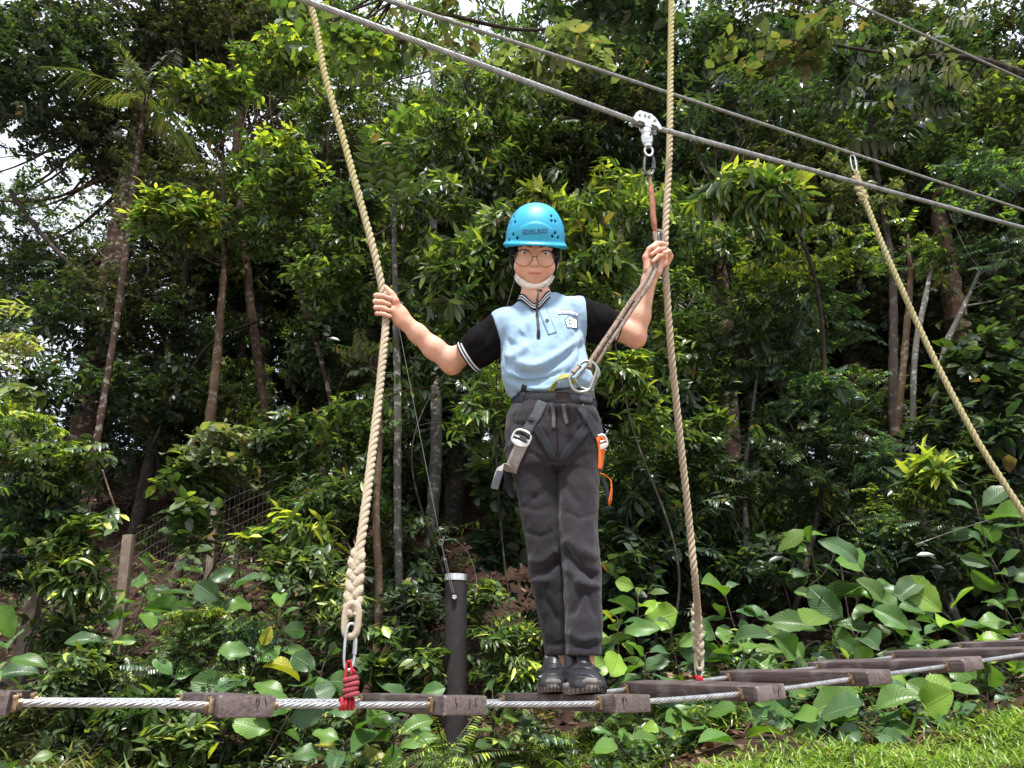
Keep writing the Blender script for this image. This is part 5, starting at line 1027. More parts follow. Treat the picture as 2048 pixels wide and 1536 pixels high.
def leaf_mesh_arrays(p, d, nn, L, W, curl, col, hi=True):
    d = nrmz(d); s = nrmz(np.cross(nn, d)); u = np.cross(d, s); w = L*W*.5
    if hi: T = [(0, 0, 0), (.34, .92, .10), (.34, -.92, .10), (.70, .74, .08), (.70, -.74, .08), (1, 0, 0), (.34, 0, 0), (.70, 0, 0)]; Fc = [(0, 6, 1), (0, 2, 6), (1, 6, 7), (1, 7, 3), (6, 2, 4), (6, 4, 7), (3, 7, 5), (7, 4, 5)]
    else: T = [(0, 0, 0), (.45, 1, .12), (.45, -1, .12), (1, 0, 0), (.5, 0, 0)]; Fc = [(0, 4, 1), (0, 2, 4), (1, 4, 3), (4, 2, 3)]
    T = np.array(T); n = len(p); k = len(T)
    x = T[:, 0][None]*L[:, None]; y = T[:, 1][None]*w[:, None]; z = T[:, 2][None]*w[:, None]*2-(curl*L)[:, None]*(T[:, 0][None]**2)
    v = p[:, None]+x[..., None]*d[:, None]+y[..., None]*s[:, None]+z[..., None]*u[:, None]
    f = (np.arange(n)*k)[:, None, None]+np.array(Fc)[None]; return v.reshape(-1, 3), f.reshape(-1, 3), np.repeat(col, k, 0)
def crown_params(r, tips, dirs, size, spray, pal, grav=.25, young=.5, ysel=None, off=1.0):
    """tips (n,3), dirs (n,3) -> leaf parameters of all sprays plus the twigs themselves"""
    out = [[] for _ in range(7)]; mats, yng = PAL[pal]; mats = np.array(mats); yng = np.array(yng); tw = []
    bank = BANK[spray]
    for i in range(len(tips)):
        p, d, nn, l, w, y = bank[r.integers(len(bank))]; sz = size*r.uniform(.75, 1.25)
        x = nrmz(dirs[i]); a = np.array([0, 0, 1.0]); s = np.cross(a, x); ls = np.linalg.norm(s); s = np.array([1.0, 0, 0]) if ls < .05 else s/ls; u = np.cross(x, s); ro = r.normal(0, .35); s, u = s*math.cos(ro)+u*math.sin(ro), -s*math.sin(ro)+u*math.cos(ro)
        Mx = np.stack([x, s, u], 0); P_ = tips[i]+(p-[off, 0, 0])@Mx*sz; D_ = nrmz(nrmz(d)@Mx+np.array([0, 0, -grav])*(r.uniform(.4, 1.4, len(p)))[:, None]); N_ = nn@Mx+np.array([0, 0, .35])
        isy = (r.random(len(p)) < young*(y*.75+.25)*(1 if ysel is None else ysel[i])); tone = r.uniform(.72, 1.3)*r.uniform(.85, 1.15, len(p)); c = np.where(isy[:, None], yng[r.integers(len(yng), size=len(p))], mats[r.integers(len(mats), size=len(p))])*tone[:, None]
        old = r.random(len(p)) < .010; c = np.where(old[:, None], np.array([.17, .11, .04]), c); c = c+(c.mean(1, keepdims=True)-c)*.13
        for k, q in enumerate((P_, D_, N_, l*sz, w, r.uniform(.08, .32, len(p)), c)): out[k].append(q)
        tw.append((tips[i]-x*sz*off, tips[i]+x*sz*(.6 if off < .5 else 0)))
    return [np.concatenate(q) for q in out], tw
def twig_arrays(tw, rad):
    a = np.array([t[0] for t in tw]); b = np.array([t[1] for t in tw]); d = nrmz(b-a); s = nrmz(np.cross(d, [0.13, .21, 1.0])); u = np.cross(d, s); n = len(a); v = []
    for k in range(3): q = 2*PI*k/3; o = s*math.cos(q)+u*math.sin(q); v += [a+o*rad, b+o*rad*.45]
    v = np.stack(v, 1).reshape(-1, 3); f = []
    for k in range(3): i0, i1, j0, j1 = 2*k, 2*k+1, 2*((k+1) % 3), 2*((k+1) % 3)+1; f += [(i0, j0, j1), (i0, j1, i1)]
    return v, ((np.arange(n)*6)[:, None, None]+np.array(f)[None]).reshape(-1, 3), np.tile(np.array([.05, .04, .022]), (len(v), 1))
# one leaf, for the leaves that are objects of their own
_v, _f, _c = leaf_mesh_arrays(np.zeros((1, 3)), np.array([[1.0, 0, 0]]), np.array([[0, 0, 1.0]]), np.ones(1), np.ones(1), np.array([.16]), np.ones((1, 3)))
LEAF1 = mesh_obj('leaf', _v, _f, MAT['leaf_one']).data; bpy.data.objects.remove(bpy.data.objects['leaf'])
def put_leaves(root, org, par, keep):
    p, d, nn, L, W, cu, c = [q[keep] for q in par]; d = nrmz(d); s = nrmz(np.cross(nn, d)); u = np.cross(d, s)
    for i in range(len(p)):
        o = bpy.data.objects.new('leaf', LEAF1); link(o, root); l, w = L[i], L[i]*W[i]; q = p[i]-org
        o.matrix_local = Matrix(((d[i][0]*l, s[i][0]*w, u[i][0]*l, q[0]), (d[i][1]*l, s[i][1]*w, u[i][1]*l, q[1]), (d[i][2]*l, s[i][2]*w, u[i][2]*l, q[2]), (0, 0, 0, 1))); o.color = (*c[i], 1)
NT_ = [0]
def plant(name, label, cat, base, masses, trunk=None, bark_m='bark_dark', group=None, singles=0, hi=True, seed=0, limb_r=.012, tr=None, kind_label=None):
    """masses: dicts with px x,y, half sizes rx,ry (px), D, spray, pal, leaf size m, n sprays. trunk: [(px,py,D)...] with widths tr (px)"""
    r = np.random.default_rng(seed*17+5); base = np.asarray(base, float); root = thing(name, label, cat, base, group=group); LP = []; TW = []; cents = []
    for m in masses:
        c = P(m['x'], m['y'], m['D']); k = pxm(m['x'], m['y'], m['D']); rad = np.array([m['rx']*k, m.get('rz', (m['rx']+m['ry'])/2)*k, m['ry']*k]); n = m['n']; nc = max(3, int(n/3.2))
        q = nrmz(r.normal(0, 1, (nc, 3)))*(r.random((nc, 1))**.42); cl = c+q[:, :1]*rad[0]*RH+q[:, 1:2]*rad[1]*FH+q[:, 2:]*rad[2]*UP
        w = r.integers(nc, size=n); off = nrmz(r.normal(0, 1, (n, 3)))*(r.random((n, 1))**.5); cs = rad*.28; tips = cl[w]+off[:, :1]*cs[0]*RH+off[:, 1:2]*cs[1]*FH+off[:, 2:]*cs[2]*UP
        rooted = m['spray'] in ('palm', 'fern')
        if rooted: az = np.arange(n)*2.4+r.uniform(0, 6); el = r.uniform(.15, 1.0, n); out = RH*np.cos(az)[:, None]*np.cos(el)[:, None]+FH*np.sin(az)[:, None]*np.cos(el)[:, None]+UP*np.sin(el)[:, None]; tips = c+r.normal(0, .015, (n, 3))
        else: hz_ = nrmz(tips-c)*np.array([1, 1, .35]); out = hz_*.55+nrmz(r.normal(0, 1, (n, 3)))*np.array([.75, .75, .4])+np.array([0, 0, m.get('up', .12)])
        if rooted:
            for i in range(n):
                pi, ti = crown_params(r, tips[i:i+1], out[i:i+1], m['leaf']*m.get('tw', 2.2), m['spray'], m['pal'], m.get('grav', .25), m.get('young', .5)*.6, None, 0.0)
                v, f, c_ = leaf_mesh_arrays(*pi, hi=True); ra = ti[0][0]; dr = nrmz(out[i]); L_ = np.linalg.norm(pi[0]-ra, axis=1).max(); k_ = np.argmax(np.linalg.norm(pi[0]-ra, axis=1)); e_ = pi[0][k_]; md = (ra+e_)/2+UP*.09*L_; v2, f2, _u = tube(spline([ra, md, e_], 10), np.linspace(.006, .0015, 10)*(1.6 if name == 'palm_tree' else .5), 4, caps=False)
                f2 = np.vstack([f2[:, [0, 1, 2]], f2[:, [0, 2, 3]]]); mesh_obj('frond', np.vstack([v, v2]), np.vstack([f, f2+len(v)]), MAT['leaf'], root, origin=base, col=np.vstack([c_, np.tile([.06, .07, .025], (len(v2), 1))]))
            cents.append((c, cl[:0], rad)); continue
        hgt = np.clip(((tips-c)@UP)/(rad[2]+1e-6), -1, 1); ys = np.clip(.55+.75*hgt, .05, 1)
        par, tw = crown_params(r, tips, out, m['leaf']*m.get('tw', 2.2), m['spray'], m['pal'], m.get('grav', .25), m.get('young', .5), ys, 0.0 if rooted else 1.0); LP.append(par); TW += tw; cents.append((c, cl, rad))
    par = [np.concatenate([q[k] for q in LP]) for k in range(7)] if LP else None
    if singles and LP:
        dist = np.linalg.norm(par[0]-CAM, axis=1); px = par[3]/dist; fr = unproj(par[0]); vis = (fr[:, 0] > 0) & (fr[:, 0] < 2048) & (fr[:, 1] > 0) & (fr[:, 1] < 1536); score = np.where(vis, px-.02*(dist-dist.min()), -9); o = np.argsort(-score); keep = np.zeros(len(px), bool); keep[o[:singles]] = True
        put_leaves(root, base, par, keep); par = [q[~keep] for q in par]
    if LP:
      v, f, c = leaf_mesh_arrays(*par, hi=hi); v2, f2, c2 = twig_arrays(TW, .0022 if name != 'tree' else .004)
      cr = mesh_obj('crown', np.vstack([v, v2]), np.vstack([f, f2+len(v)]), MAT['leaf'], root, origin=base, col=np.vstack([c, c2])); cr['kind'] = 'stuff'; NT_[0] += len(f)+len(f2)
    if trunk is None: top = np.mean([q[0] for q in cents], 0); hh = top-base; b1, b2 = (RH*r.normal(0, .10)+FH*r.normal(0, .06))*np.linalg.norm(hh), (RH*r.normal(0, .08)+FH*r.normal(0, .06))*np.linalg.norm(hh); tp = np.array([base-UP*.1, base+hh*.3+b1, base+hh*.65+b2, top]); rr_ = np.array([1.3, 1.0, .7, .4])*limb_r*.8
    else: tp = np.array([P(*q) for q in trunk]); rr_ = np.array([pxm(*q)*w/2 for q, w in zip(trunk, tr)])
    if trunk is not None and np.linalg.norm(tp[0]-base) > .05: tp = np.vstack([base-UP*.1, tp]); rr_ = np.r_[rr_[0]*1.15, rr_]
    n = max(12, int(np.linalg.norm(np.diff(tp, axis=0), axis=1).sum()/.07)); sp_ = spline(tp, n); ln = np.r_[0, np.cumsum(np.linalg.norm(np.diff(tp, axis=0), axis=1))]; rad = np.interp(np.linspace(0, ln[-1], n), ln, rr_)*(1+.07*np.sin(np.arange(n)*1.3+seed)+r.normal(0, .025, n)); v, f, uv = tube(sp_, rad, 10 if trunk is not None else 6); mesh_obj('trunk' if name in ('tree', 'palm_tree') else 'stem', v, f, MAT[bark_m], root, origin=base, uv=uv)
    # limbs reach from the trunk into every mass of leaves
    for c, cl, rd in cents:
        for q in cl[:4 if trunk is not None else 3]:
            j = np.argmin(np.linalg.norm(sp_-q, axis=1)+.25*np.maximum(0, sp_[:, 2]-q[2]+.1)*3); a = sp_[j]; md = (a+q)/2+np.array([0, 0, -.08])*np.linalg.norm(q-a)+r.normal(0, .03, 3); vv, ff, uv = tube(spline([a, md, q], 10), np.linspace(min(rad[j]*.55, limb_r*1.3), limb_r*.3, 10), 5); mesh_obj('branch', vv, ff, MAT[bark_m], root, origin=base)
    return root
def ms(x, y, rx, ry, D, spray, pal, leaf, n, **k): return dict(x=x, y=y, rx=rx, ry=ry, D=D, spray=spray, pal=pal, leaf=leaf, n=n, **k)
# ---- deep wood on the bank: five trees built, the rest copied
def copy_thing(src, loc, rz, s):
    o = src.copy(); link(o); o.location = V(loc); o.rotation_euler = (0, 0, rz); o.scale = (s, s, s)
    for ch in src.children: c = ch.copy(); link(c, o)
    return o
DEEP = []
def deep_tree(i, px, D, h, spray, pal, leaf, n, bark_m):
    b = PG(px, D); q = unproj(b+UP*h)[0]; q1 = unproj(b+UP*h*.62)[0]; q2 = unproj(b+UP*h*.35+RH*.5)[0]; k = 1/pxm(q[0], q[1], D)
    bp = unproj(b)[0]
    return plant('tree', 'dark leafy tree standing deep in the wood on the bank', 'tree', b, [ms(q[0], q[1], 1.7*k, 1.0*k, D, spray, pal, leaf, n, rz=1.5*k), ms(q1[0]-.6*k, q1[1], 1.4*k, 1.0*k, D+.3, spray, pal, leaf, n, rz=1.3*k), ms(q2[0], q2[1], 1.2*k, .9*k, D-.2, spray, pal, leaf, int(n*.8), rz=1.1*k)],
                 trunk=[(bp[0], bp[1], D), (q1[0]+.1*k, q1[1], D), (q[0], q[1], D)], tr=[.26*k, .17*k, .05*k], bark_m=bark_m, group='dark trees deep in the wood', hi=False, seed=40+i, limb_r=.03)
for i, a in enumerate([(900, 13.0, 5.2, 'small', 'dark', .090, 640, 'bark_dark'), (1350, 12.5, 5.6, 'alt', 'dark', .105, 560, 'bark_dark'), (1750, 13.5, 5.4, 'droop', 'mid', .10, 460, 'bark_dark'), (620, 13.5, 6.0, 'small', 'brown', .085, 640, 'bark_dark'), (2000, 12.0, 4.6, 'pinn', 'dark', .26/2.2, 300, 'bark_dark')]): DEEP.append(deep_tree(i, *a))
rr = random.Random(5)
spots = []
for D, step, jit in ((10.6, 230, 60), (12.2, 250, 90), (14.4, 240, 90), (17.0, 240, 90), (21, 300, 100)):
    x = -250+rr.random()*100
    while x < 2350: spots.append((x+rr.uniform(-jit, jit), D+rr.uniform(-.6, .6))); x += step
for px, D in spots:
    left = px < 620
    if left and rr.random() < (.22 if D < 16 else .6): continue
    if px < 200 and D < 12: continue
    b = PG(px, D); copy_thing(rr.choice(DEEP), b, rr.uniform(0, 6.28), rr.uniform(.75, 1.25)*(.85 if left else 1.0))
for px, D, h in ((2150, 11.5, 4.5), (2080, 14, 5), (1850, 15, 5), (500, 14, 5), (800, 13, 4.5), (1150, 14, 5), (1500, 13, 4.5), (1980, 12, 4.5), (1300, 11, 4.2), (1700, 11, 4.2), (1000, 11.5, 4.0)):      # high crowns that close the canopy
    b = PG(px, D); o = copy_thing(rr.choice(DEEP[:4]), b, rr.uniform(0, 6.28), 1.45)
# dim understorey under the deep trees
def under(i, px, D, s, spray, pal, leaf, n, rx, ry, up):
    b = PG(px, D); c = unproj(b+UP*up)[0]; k = 1/pxm(c[0], c[1], D); return plant('shrub', 'dim leafy shrub in the shade of the wood floor', 'shrub', b, [ms(c[0], c[1], rx*k, ry*k, D, spray, pal, leaf, n)], group='shrubs in the shade of the wood floor', hi=False, seed=70+i)
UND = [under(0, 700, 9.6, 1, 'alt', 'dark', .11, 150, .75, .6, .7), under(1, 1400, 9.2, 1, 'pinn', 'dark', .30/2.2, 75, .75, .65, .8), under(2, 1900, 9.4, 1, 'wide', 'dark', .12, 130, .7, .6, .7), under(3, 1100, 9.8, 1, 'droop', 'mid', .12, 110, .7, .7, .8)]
for D, step in ((7.6, 120), (8.6, 120), (9.8, 130), (11.2, 130), (12.8, 150), (14.6, 160)):
    x = -100+rr.random()*80
    while x < 2150:
        px = x+rr.uniform(-45, 45); x += step
        if px < 760 and (D < 11 or rr.random() < .15): continue
        if 840 < px < 1060 and 7 < D < 12: continue
        copy_thing(rr.choice(UND), PG(px, D+rr.uniform(-.4, .4)), rr.uniform(0, 6.28), rr.uniform(.75, 1.35))

# ---- trees and saplings that stand out
def gpt(px, D): return PG(px, D)
plant('tree', 'leaning red brown trunk with pale lichen blotches, the stoutest on the left', 'tree', PG(165, 10.5), [ms(330, 80, 230, 130, 10.8, 'small', 'brown', .11, 800, young=.2), ms(70, 130, 200, 170, 10.0, 'small', 'dark', .11, 1000), ms(220, 290, 130, 100, 10.6, 'small', 'brown', .10, 300, young=.1), ms(60, 580, 170, 90, 12, 'small', 'dark', .085, 420), ms(20, 420, 110, 130, 12.5, 'small', 'dark', .085, 260), ms(440, 110, 170, 130, 11.2, 'small', 'brown', .10, 620, young=.15), ms(330, 330, 150, 90, 11, 'small', 'brown', .09, 330), ms(110, 420, 200, 110, 15, 'small', 'mid', .085, 290), ms(620, 40, 140, 90, 11.5, 'small', 'mid', .10, 380), ms(280, 560, 130, 100, 13, 'small', 'dark', .09, 240)],
      trunk=[(165, 900, 10.5), (195, 715, 10.5), (232, 520, 10.5), (262, 350, 10.5), (290, 180, 10.6), (310, 40, 10.7)], tr=[62, 58, 50, 42, 30, 16], bark_m='bark_red', seed=1, hi=False, limb_r=.03)
plant('palm_tree', 'slender pale stemmed palm with feathered fronds against the sky at upper left', 'palm tree', PG(150, 8.6), [ms(292, 195, 8, 8, 8.6, 'palm', 'olive', .50, 9, up=.5, tw=2.0, grav=.1), ms(520, 75, 6, 6, 8.4, 'palm', 'dark', .40, 0 or 3, tw=2.0, grav=.1), ms(215, 20, 8, 8, 8.8, 'palm', 'pale', .36, 3, tw=2.0, grav=.3)][:1],
      trunk=[(152, 1050, 8.6), (190, 900, 8.6), (214, 760, 8.6), (240, 600, 8.6), (264, 400, 8.6), (283, 260, 8.6), (292, 195, 8.6)], tr=[15, 15, 14, 14, 12, 11, 9], bark_m='bark_red', seed=2, limb_r=.004)
plant('tree', 'tan trunk wrapped by a creeper, its crown tipped with bright lime leaves', 'tree', PG(395, 8.6), [ms(350, 435, 105, 50, 8.0, 'alt', 'lime', .125, 130, young=.8), ms(420, 190, 95, 65, 8.2, 'alt', 'lime', .125, 170, young=.95), ms(520, 440, 90, 80, 8.6, 'alt', 'mid', .10, 110)],
      trunk=[(395, 1040, 8.6), (412, 900, 8.6), (430, 760, 8.6), (442, 620, 8.6), (449, 500, 8.7), (445, 300, 8.8)], tr=[24, 22, 19, 15, 10, 5], bark_m='bark_tan', seed=3)
plant('tree', 'curving thin red brown sapling with a crown of bright young leaves', 'tree', PG(684, 8.0), [ms(575, 350, 90, 90, 7.9, 'alt', 'lime', .125, 190, young=.9), ms(600, 470, 100, 60, 8.1, 'alt', 'mid', .10, 100), ms(500, 330, 60, 60, 8.3, 'alt', 'lime', .10, 60)],
      trunk=[(684, 960, 8.0), (668, 840, 8.0), (645, 730, 8.0), (610, 620, 8.05), (572, 500, 8.1), (560, 400, 8.2)], tr=[11, 10, 10, 9, 8, 5], bark_m='bark_red', seed=4)
plant('tree', 'pale pinkish trunk rising through hanging dead vines at the top left', 'tree', PG(530, 11.6), [ms(560, 120, 95, 55, 8.8, 'alt', 'lime', .125, 160, young=.95), ms(430, -20, 150, 80, 10.8, 'small', 'brown', .10, 200), ms(650, 230, 90, 110, 10.4, 'droop', 'mid', .11, 110)],
      trunk=[(530, 860, 11.6), (500, 600, 11.4), (474, 330, 10.9), (482, 220, 10.8), (500, 60, 10.8), (506, -60, 10.9)], tr=[20, 18, 16, 16, 15, 10], bark_m='bark_tan', seed=5, hi=False)
plant('tree', 'broad black trunk in deep shade between the tan and red saplings', 'tree', PG(522, 13.0), [ms(530, 520, 150, 60, 13.0, 'small', 'dark', .10, 260), ms(420, 560, 120, 60, 13.2, 'small', 'dark', .10, 170)], trunk=[(520, 860, 13), (522, 740, 13), (526, 600, 13), (530, 470, 13)], tr=[60, 52, 46, 36], bark_m='bark_dark', seed=6, hi=False)
plant('tree', 'slim mottled brown trunk just beside the braided rope', 'tree', PG(748, 6.4), [ms(745, 690, 75, 70, 6.6, 'pinn_l', 'olive', .14, 12, grav=.4), ms(800, 790, 80, 70, 6.7, 'pinn_l', 'mid', .14, 12, grav=.5)], trunk=[(748, 1330, 6.4), (758, 1180, 6.4), (752, 1030, 6.4), (760, 880, 6.5), (757, 700, 6.6)], tr=[17, 17, 15, 12, 6], bark_m='bark_tan', seed=7, singles=40)
plant('tree', 'straight grey trunk running up right of the braided rope', 'tree', PG(795, 7.2), [ms(790, 250, 85, 95, 6.6, 'pinn_l', 'lime', .24, 20, grav=.1, up=.9, young=.25), ms(700, 420, 80, 70, 7.5, 'alt', 'dark', .11, 60), ms(860, 400, 90, 70, 7.6, 'droop', 'mid', .11, 60)], trunk=[(795, 1310, 7.2), (795, 1000, 7.2), (795, 780, 7.2), (790, 560, 7.2), (788, 380, 7.0), (795, 200, 6.7)], tr=[16, 16, 15, 12, 7, 2], bark_m='bark_grey', seed=8, singles=60)
plant('tree', 'forked dark trunk high above the helmet with drooping mid green leaves', 'tree', PG(870, 9.0), [ms(890, 320, 150, 110, 9.0, 'droop', 'mid', .115, 190), ms(980, 200, 130, 90, 9.2, 'droop', 'mid', .11, 130), ms(740, 110, 150, 80, 9.4, 'alt', 'lime', .10, 130, young=.6)], trunk=[(872, 900, 9), (868, 600, 9), (866, 380, 9), (870, 200, 9.1), (850, 60, 9.2)], tr=[24, 20, 15, 10, 5], bark_m='bark_grey', seed=9, hi=False)
plant('tree', 'curved dark trunk behind the trolley at the top of the view', 'tree', PG(1330, 10.6), [ms(1180, 60, 170, 90, 10.6, 'alt', 'brown', .11, 230), ms(1400, 130, 150, 120, 10.8, 'small', 'dark', .10, 260), ms(1280, 330, 120, 70, 10.4, 'droop', 'dark', .11, 110)], trunk=[(1345, 760, 10.6), (1325, 400, 10.6), (1296, 240, 10.6), (1277, 130, 10.6), (1268, 20, 10.6), (1250, -80, 10.6)], tr=[40, 34, 26, 22, 20, 14], bark_m='bark_dark', seed=10, hi=False)
plant('tree', 'big smooth tan trunk behind the forked grey saplings on the right', 'tree', PG(1950, 9.6), [ms(1900, 330, 140, 110, 9.6, 'alt', 'dark', .11, 210), ms(2040, 230, 110, 130, 9.4, 'wide', 'mid', .12, 140), ms(1780, 260, 110, 110, 9.8, 'small', 'mid', .10, 150)], trunk=[(1955, 1000, 9.6), (1938, 800, 9.6), (1912, 640, 9.6), (1890, 520, 9.6), (1870, 380, 9.7)], tr=[56, 50, 46, 40, 20], bark_m='bark_tan', seed=11, hi=False)
plant('tree', 'mottled straight sapling, darker of the pair left of the yellowed rope', 'tree', PG(1788, 7.6), [ms(1790, 470, 100, 50, 7.6, 'pinn', 'lime', .115, 24, grav=.3)], trunk=[(1785, 960, 7.6), (1795, 850, 7.6), (1808, 720, 7.6), (1820, 560, 7.6), (1815, 470, 7.6)], tr=[15, 14, 14, 12, 5], bark_m='bark_tan', seed=12)
plant('tree', 'smooth grey sapling standing close beside the mottled one', 'tree', PG(1832, 7.4), [ms(1880, 500, 90, 50, 7.4, 'pinn', 'mid', .115, 22, grav=.3)], trunk=[(1834, 1010, 7.4), (1826, 820, 7.4), (1832, 690, 7.4), (1850, 600, 7.4), (1866, 520, 7.4)], tr=[13, 12, 12, 11, 6], bark_m='bark_grey', seed=13)
plant('tree', 'crooked grey sapling bending right under the yellowed rope', 'tree', PG(1848, 7.2), [ms(1975, 480, 100, 90, 7.2, 'pinn', 'blue', .115, 40, grav=.3), ms(1990, 620, 80, 70, 7.2, 'wide', 'dark', .11, 40)], trunk=[(1843, 1040, 7.2), (1852, 930, 7.2), (1866, 820, 7.2), (1880, 760, 7.2), (1892, 690, 7.2), (1925, 620, 7.2), (1960, 540, 7.2)], tr=[15, 14, 13, 13, 12, 10, 6], bark_m='bark_grey', seed=14)
plant('tree', 'thin whitish forked trunk standing alone in the dark gap on the right', 'tree', PG(1490, 6.8), [ms(1520, 720, 110, 80, 7.0, 'pinn', 'dark', .11, 36), ms(1440, 640, 90, 70, 7.1, 'pinn', 'dark', .11, 30)], trunk=[(1488, 1310, 6.8), (1490, 1160, 6.8), (1492, 1060, 6.8), (1488, 960, 6.85), (1502, 850, 6.9), (1515, 740, 7.0)], tr=[12, 12, 12, 9, 8, 5], bark_m='bark_grey', seed=15)
plant('tree', 'brown trunk half hidden by drooping leaves right of the raised hand', 'tree', PG(1455, 8.4), [ms(1450, 500, 110, 60, 8.2, 'droop', 'mid', .11, 70), ms(1420, 250, 110, 90, 8.6, 'droop', 'dark', .11, 80), ms(1550, 200, 130, 100, 8.6, 'alt', 'dark', .11, 130)], trunk=[(1465, 900, 8.4), (1455, 680, 8.4), (1438, 520, 8.4), (1430, 380, 8.5)], tr=[34, 30, 26, 12], bark_m='bark_red', seed=16, hi=False)
plant('tree', 'thin black stems crossing behind the two overhead cables on the right', 'tree', PG(1780, 9.0), [ms(1700, 130, 150, 90, 8.8, 'alt', 'dark', .115, 180), ms(1680, 380, 120, 60, 9.0, 'small', 'pale', .08, 90, young=.3), ms(1840, 150, 120, 90, 8.6, 'wide', 'dark', .12, 110)], trunk=[(1792, 900, 9), (1785, 560, 9), (1758, 380, 9), (1742, 230, 9), (1748, 110, 9)], tr=[22, 15, 11, 9, 5], bark_m='bark_dark', seed=17, hi=False)

# ---- leafy branches and shrubs nearer the bridge
def shrub(label, bx, D, masses, seed, singles=0, cat='shrub', name='shrub', **k):
    for m in masses: m['n'] = int(m['n']*(2.05 if m['spray'] != 'fern' else 1)); m['leaf'] *= 1.04
    b = k.pop('base', None)
    return plant(name, label, cat, PG(bx, D) if b is None else b, masses, seed=seed, singles=singles, **k)
shrub('tall shrub with bright drooping lime leaves fanning out above the helmet', 1085, 6.2, [ms(1060, 405, 100, 32, 6.2, 'droop', 'lime', .115, 20, young=.9, grav=.6), ms(1100, 520, 110, 110, 6.5, 'droop', 'mid', .11, 50, grav=.5), ms(1010, 470, 80, 60, 6.5, 'droop', 'mid', .11, 26)], 20, 60)
shrub('bushy shrub with lime shoots between helmet and raised hand', 1215, 5.8, [ms(1215, 400, 75, 75, 5.8, 'lance', 'lime', .115, 34, young=.8, grav=.35), ms(1205, 520, 90, 80, 5.9, 'droop', 'lime', .11, 42, young=.45, grav=.5), ms(1170, 640, 80, 80, 6.0, 'lance', 'mid', .11, 36), ms(1260, 760, 90, 60, 6.0, 'lance', 'lime', .105, 34, young=.5)], 21, 90)
shrub('bright lime branch hanging just right of the rope in the raised hand', 1480, 6.0, [ms(1480, 372, 125, 48, 6.0, 'droop', 'lime', .125, 36, young=.95, grav=.7), ms(1560, 395, 60, 40, 6.0, 'droop', 'lime', .12, 14, young=.9, grav=.7)], 22, 90, trunk=[(1640, 1000, 6.9), (1650, 760, 6.7), (1630, 560, 6.4), (1570, 420, 6.1), (1480, 385, 6.0)], tr=[10, 9, 8, 6, 4])
shrub('leafy shrub filling the space left of the light blue shirt', 930, 6.3, [ms(930, 560, 90, 110, 6.5, 'droop', 'mid', .11, 66, grav=.5), ms(960, 800, 75, 100, 6.2, 'lance', 'lime', .105, 50, young=.35), ms(880, 690, 70, 80, 6.6, 'alt', 'mid', .10, 46), ms(970, 650, 60, 70, 6.7, 'alt', 'olive', .10, 36)], 23, 60)
shrub('feathery shrub with yellow green tops in the middle of the right side', 1600, 6.8, [ms(1560, 545, 110, 40, 6.7, 'pinn', 'lime', .10, 42, young=.85), ms(1680, 500, 120, 50, 6.9, 'pinn', 'lime', .10, 46, young=.6), ms(1590, 640, 150, 80, 6.9, 'pinn', 'blue', .10, 80, young=.1), ms(1480, 700, 110, 90, 7.0, 'pinn', 'dark', .10, 56)], 24, 40)
shrub('dark feathery shrub below the yellow green one', 1640, 6.6, [ms(1640, 800, 150, 80, 6.7, 'pinn', 'blue', .10, 80, young=.25), ms(1560, 900, 150, 90, 6.7, 'pinn', 'dark', .10, 80), ms(1720, 920, 120, 80, 6.7, 'pinn', 'blue', .10, 56, young=.15)], 25)
shrub('shrub with one bright lime spray beside the foot of the grey saplings', 1830, 6.3, [ms(1850, 945, 60, 25, 6.1, 'droop', 'lime', .125, 10, young=.95, grav=.5), ms(1800, 1000, 90, 60, 6.3, 'pinn_s', 'lime', .10, 26, young=.4), ms(1780, 1080, 90, 60, 6.2, 'pinn_s', 'blue', .10, 30)], 26, 30)
shrub('dusky broad leaved shrub crowding the right edge under the yellowed rope', 1980, 6.6, [ms(1980, 760, 90, 110, 6.8, 'wide', 'dark', .12, 66), ms(1900, 880, 90, 100, 6.8, 'alt', 'dark', .11, 60), ms(2010, 900, 60, 70, 6.4, 'wide', 'dark', .14, 26)], 27)
shrub('tall feathery shrub at the upper right edge', 1990, 7.4, [ms(1960, 350, 110, 60, 7.2, 'pinn', 'blue', .105, 50, young=.5), ms(2010, 500, 80, 70, 7.2, 'pinn', 'blue', .105, 40, young=.2)], 28)
shrub('overhanging branch of large pale undersided leaves at the top right', 1840, 5.6, [ms(1860, 100, 210, 30, 5.6, 'pinn_l', 'pale', .20, 9, young=.2, grav=.8), ms(1800, 190, 170, 40, 5.7, 'pinn_l', 'dark', .20, 8, grav=.7), ms(1640, 60, 140, 50, 5.9, 'wide', 'dark', .11, 14, grav=.3), ms(1560, 95, 110, 40, 5.8, 'wide', 'olive', .115, 16, grav=.2)], 29, 50, trunk=[(2350, 380, 5.6), (2120, 190, 5.6), (1960, 120, 5.6), (1800, 110, 5.65), (1600, 80, 5.8)], tr=[30, 18, 12, 8, 4], base=P(2350, 380, 5.6))
shrub('overhanging twigs of large round leaves crossing the top of the view', 1000, 5.4, [ms(900, 25, 230, 60, 5.4, 'wide', 'olive', .115, 12, grav=.2), ms(1080, 110, 160, 50, 5.6, 'wide', 'pale', .125, 12, grav=.2), ms(560, 60, 120, 80, 5.2, 'wide', 'mid', .11, 6, grav=.3), ms(730, 90, 110, 70, 5.4, 'wide', 'lime', .12, 9, grav=.2), ms(1230, 20, 150, 50, 5.9, 'wide', 'dark', .13, 30)], 30, 50, trunk=[(620, -330, 5.2), (660, -130, 5.2), (760, -10, 5.3), (900, 30, 5.4), (1060, 60, 5.6), (1200, 30, 5.9)], tr=[26, 18, 11, 9, 7, 4], base=P(620, -330, 5.2))
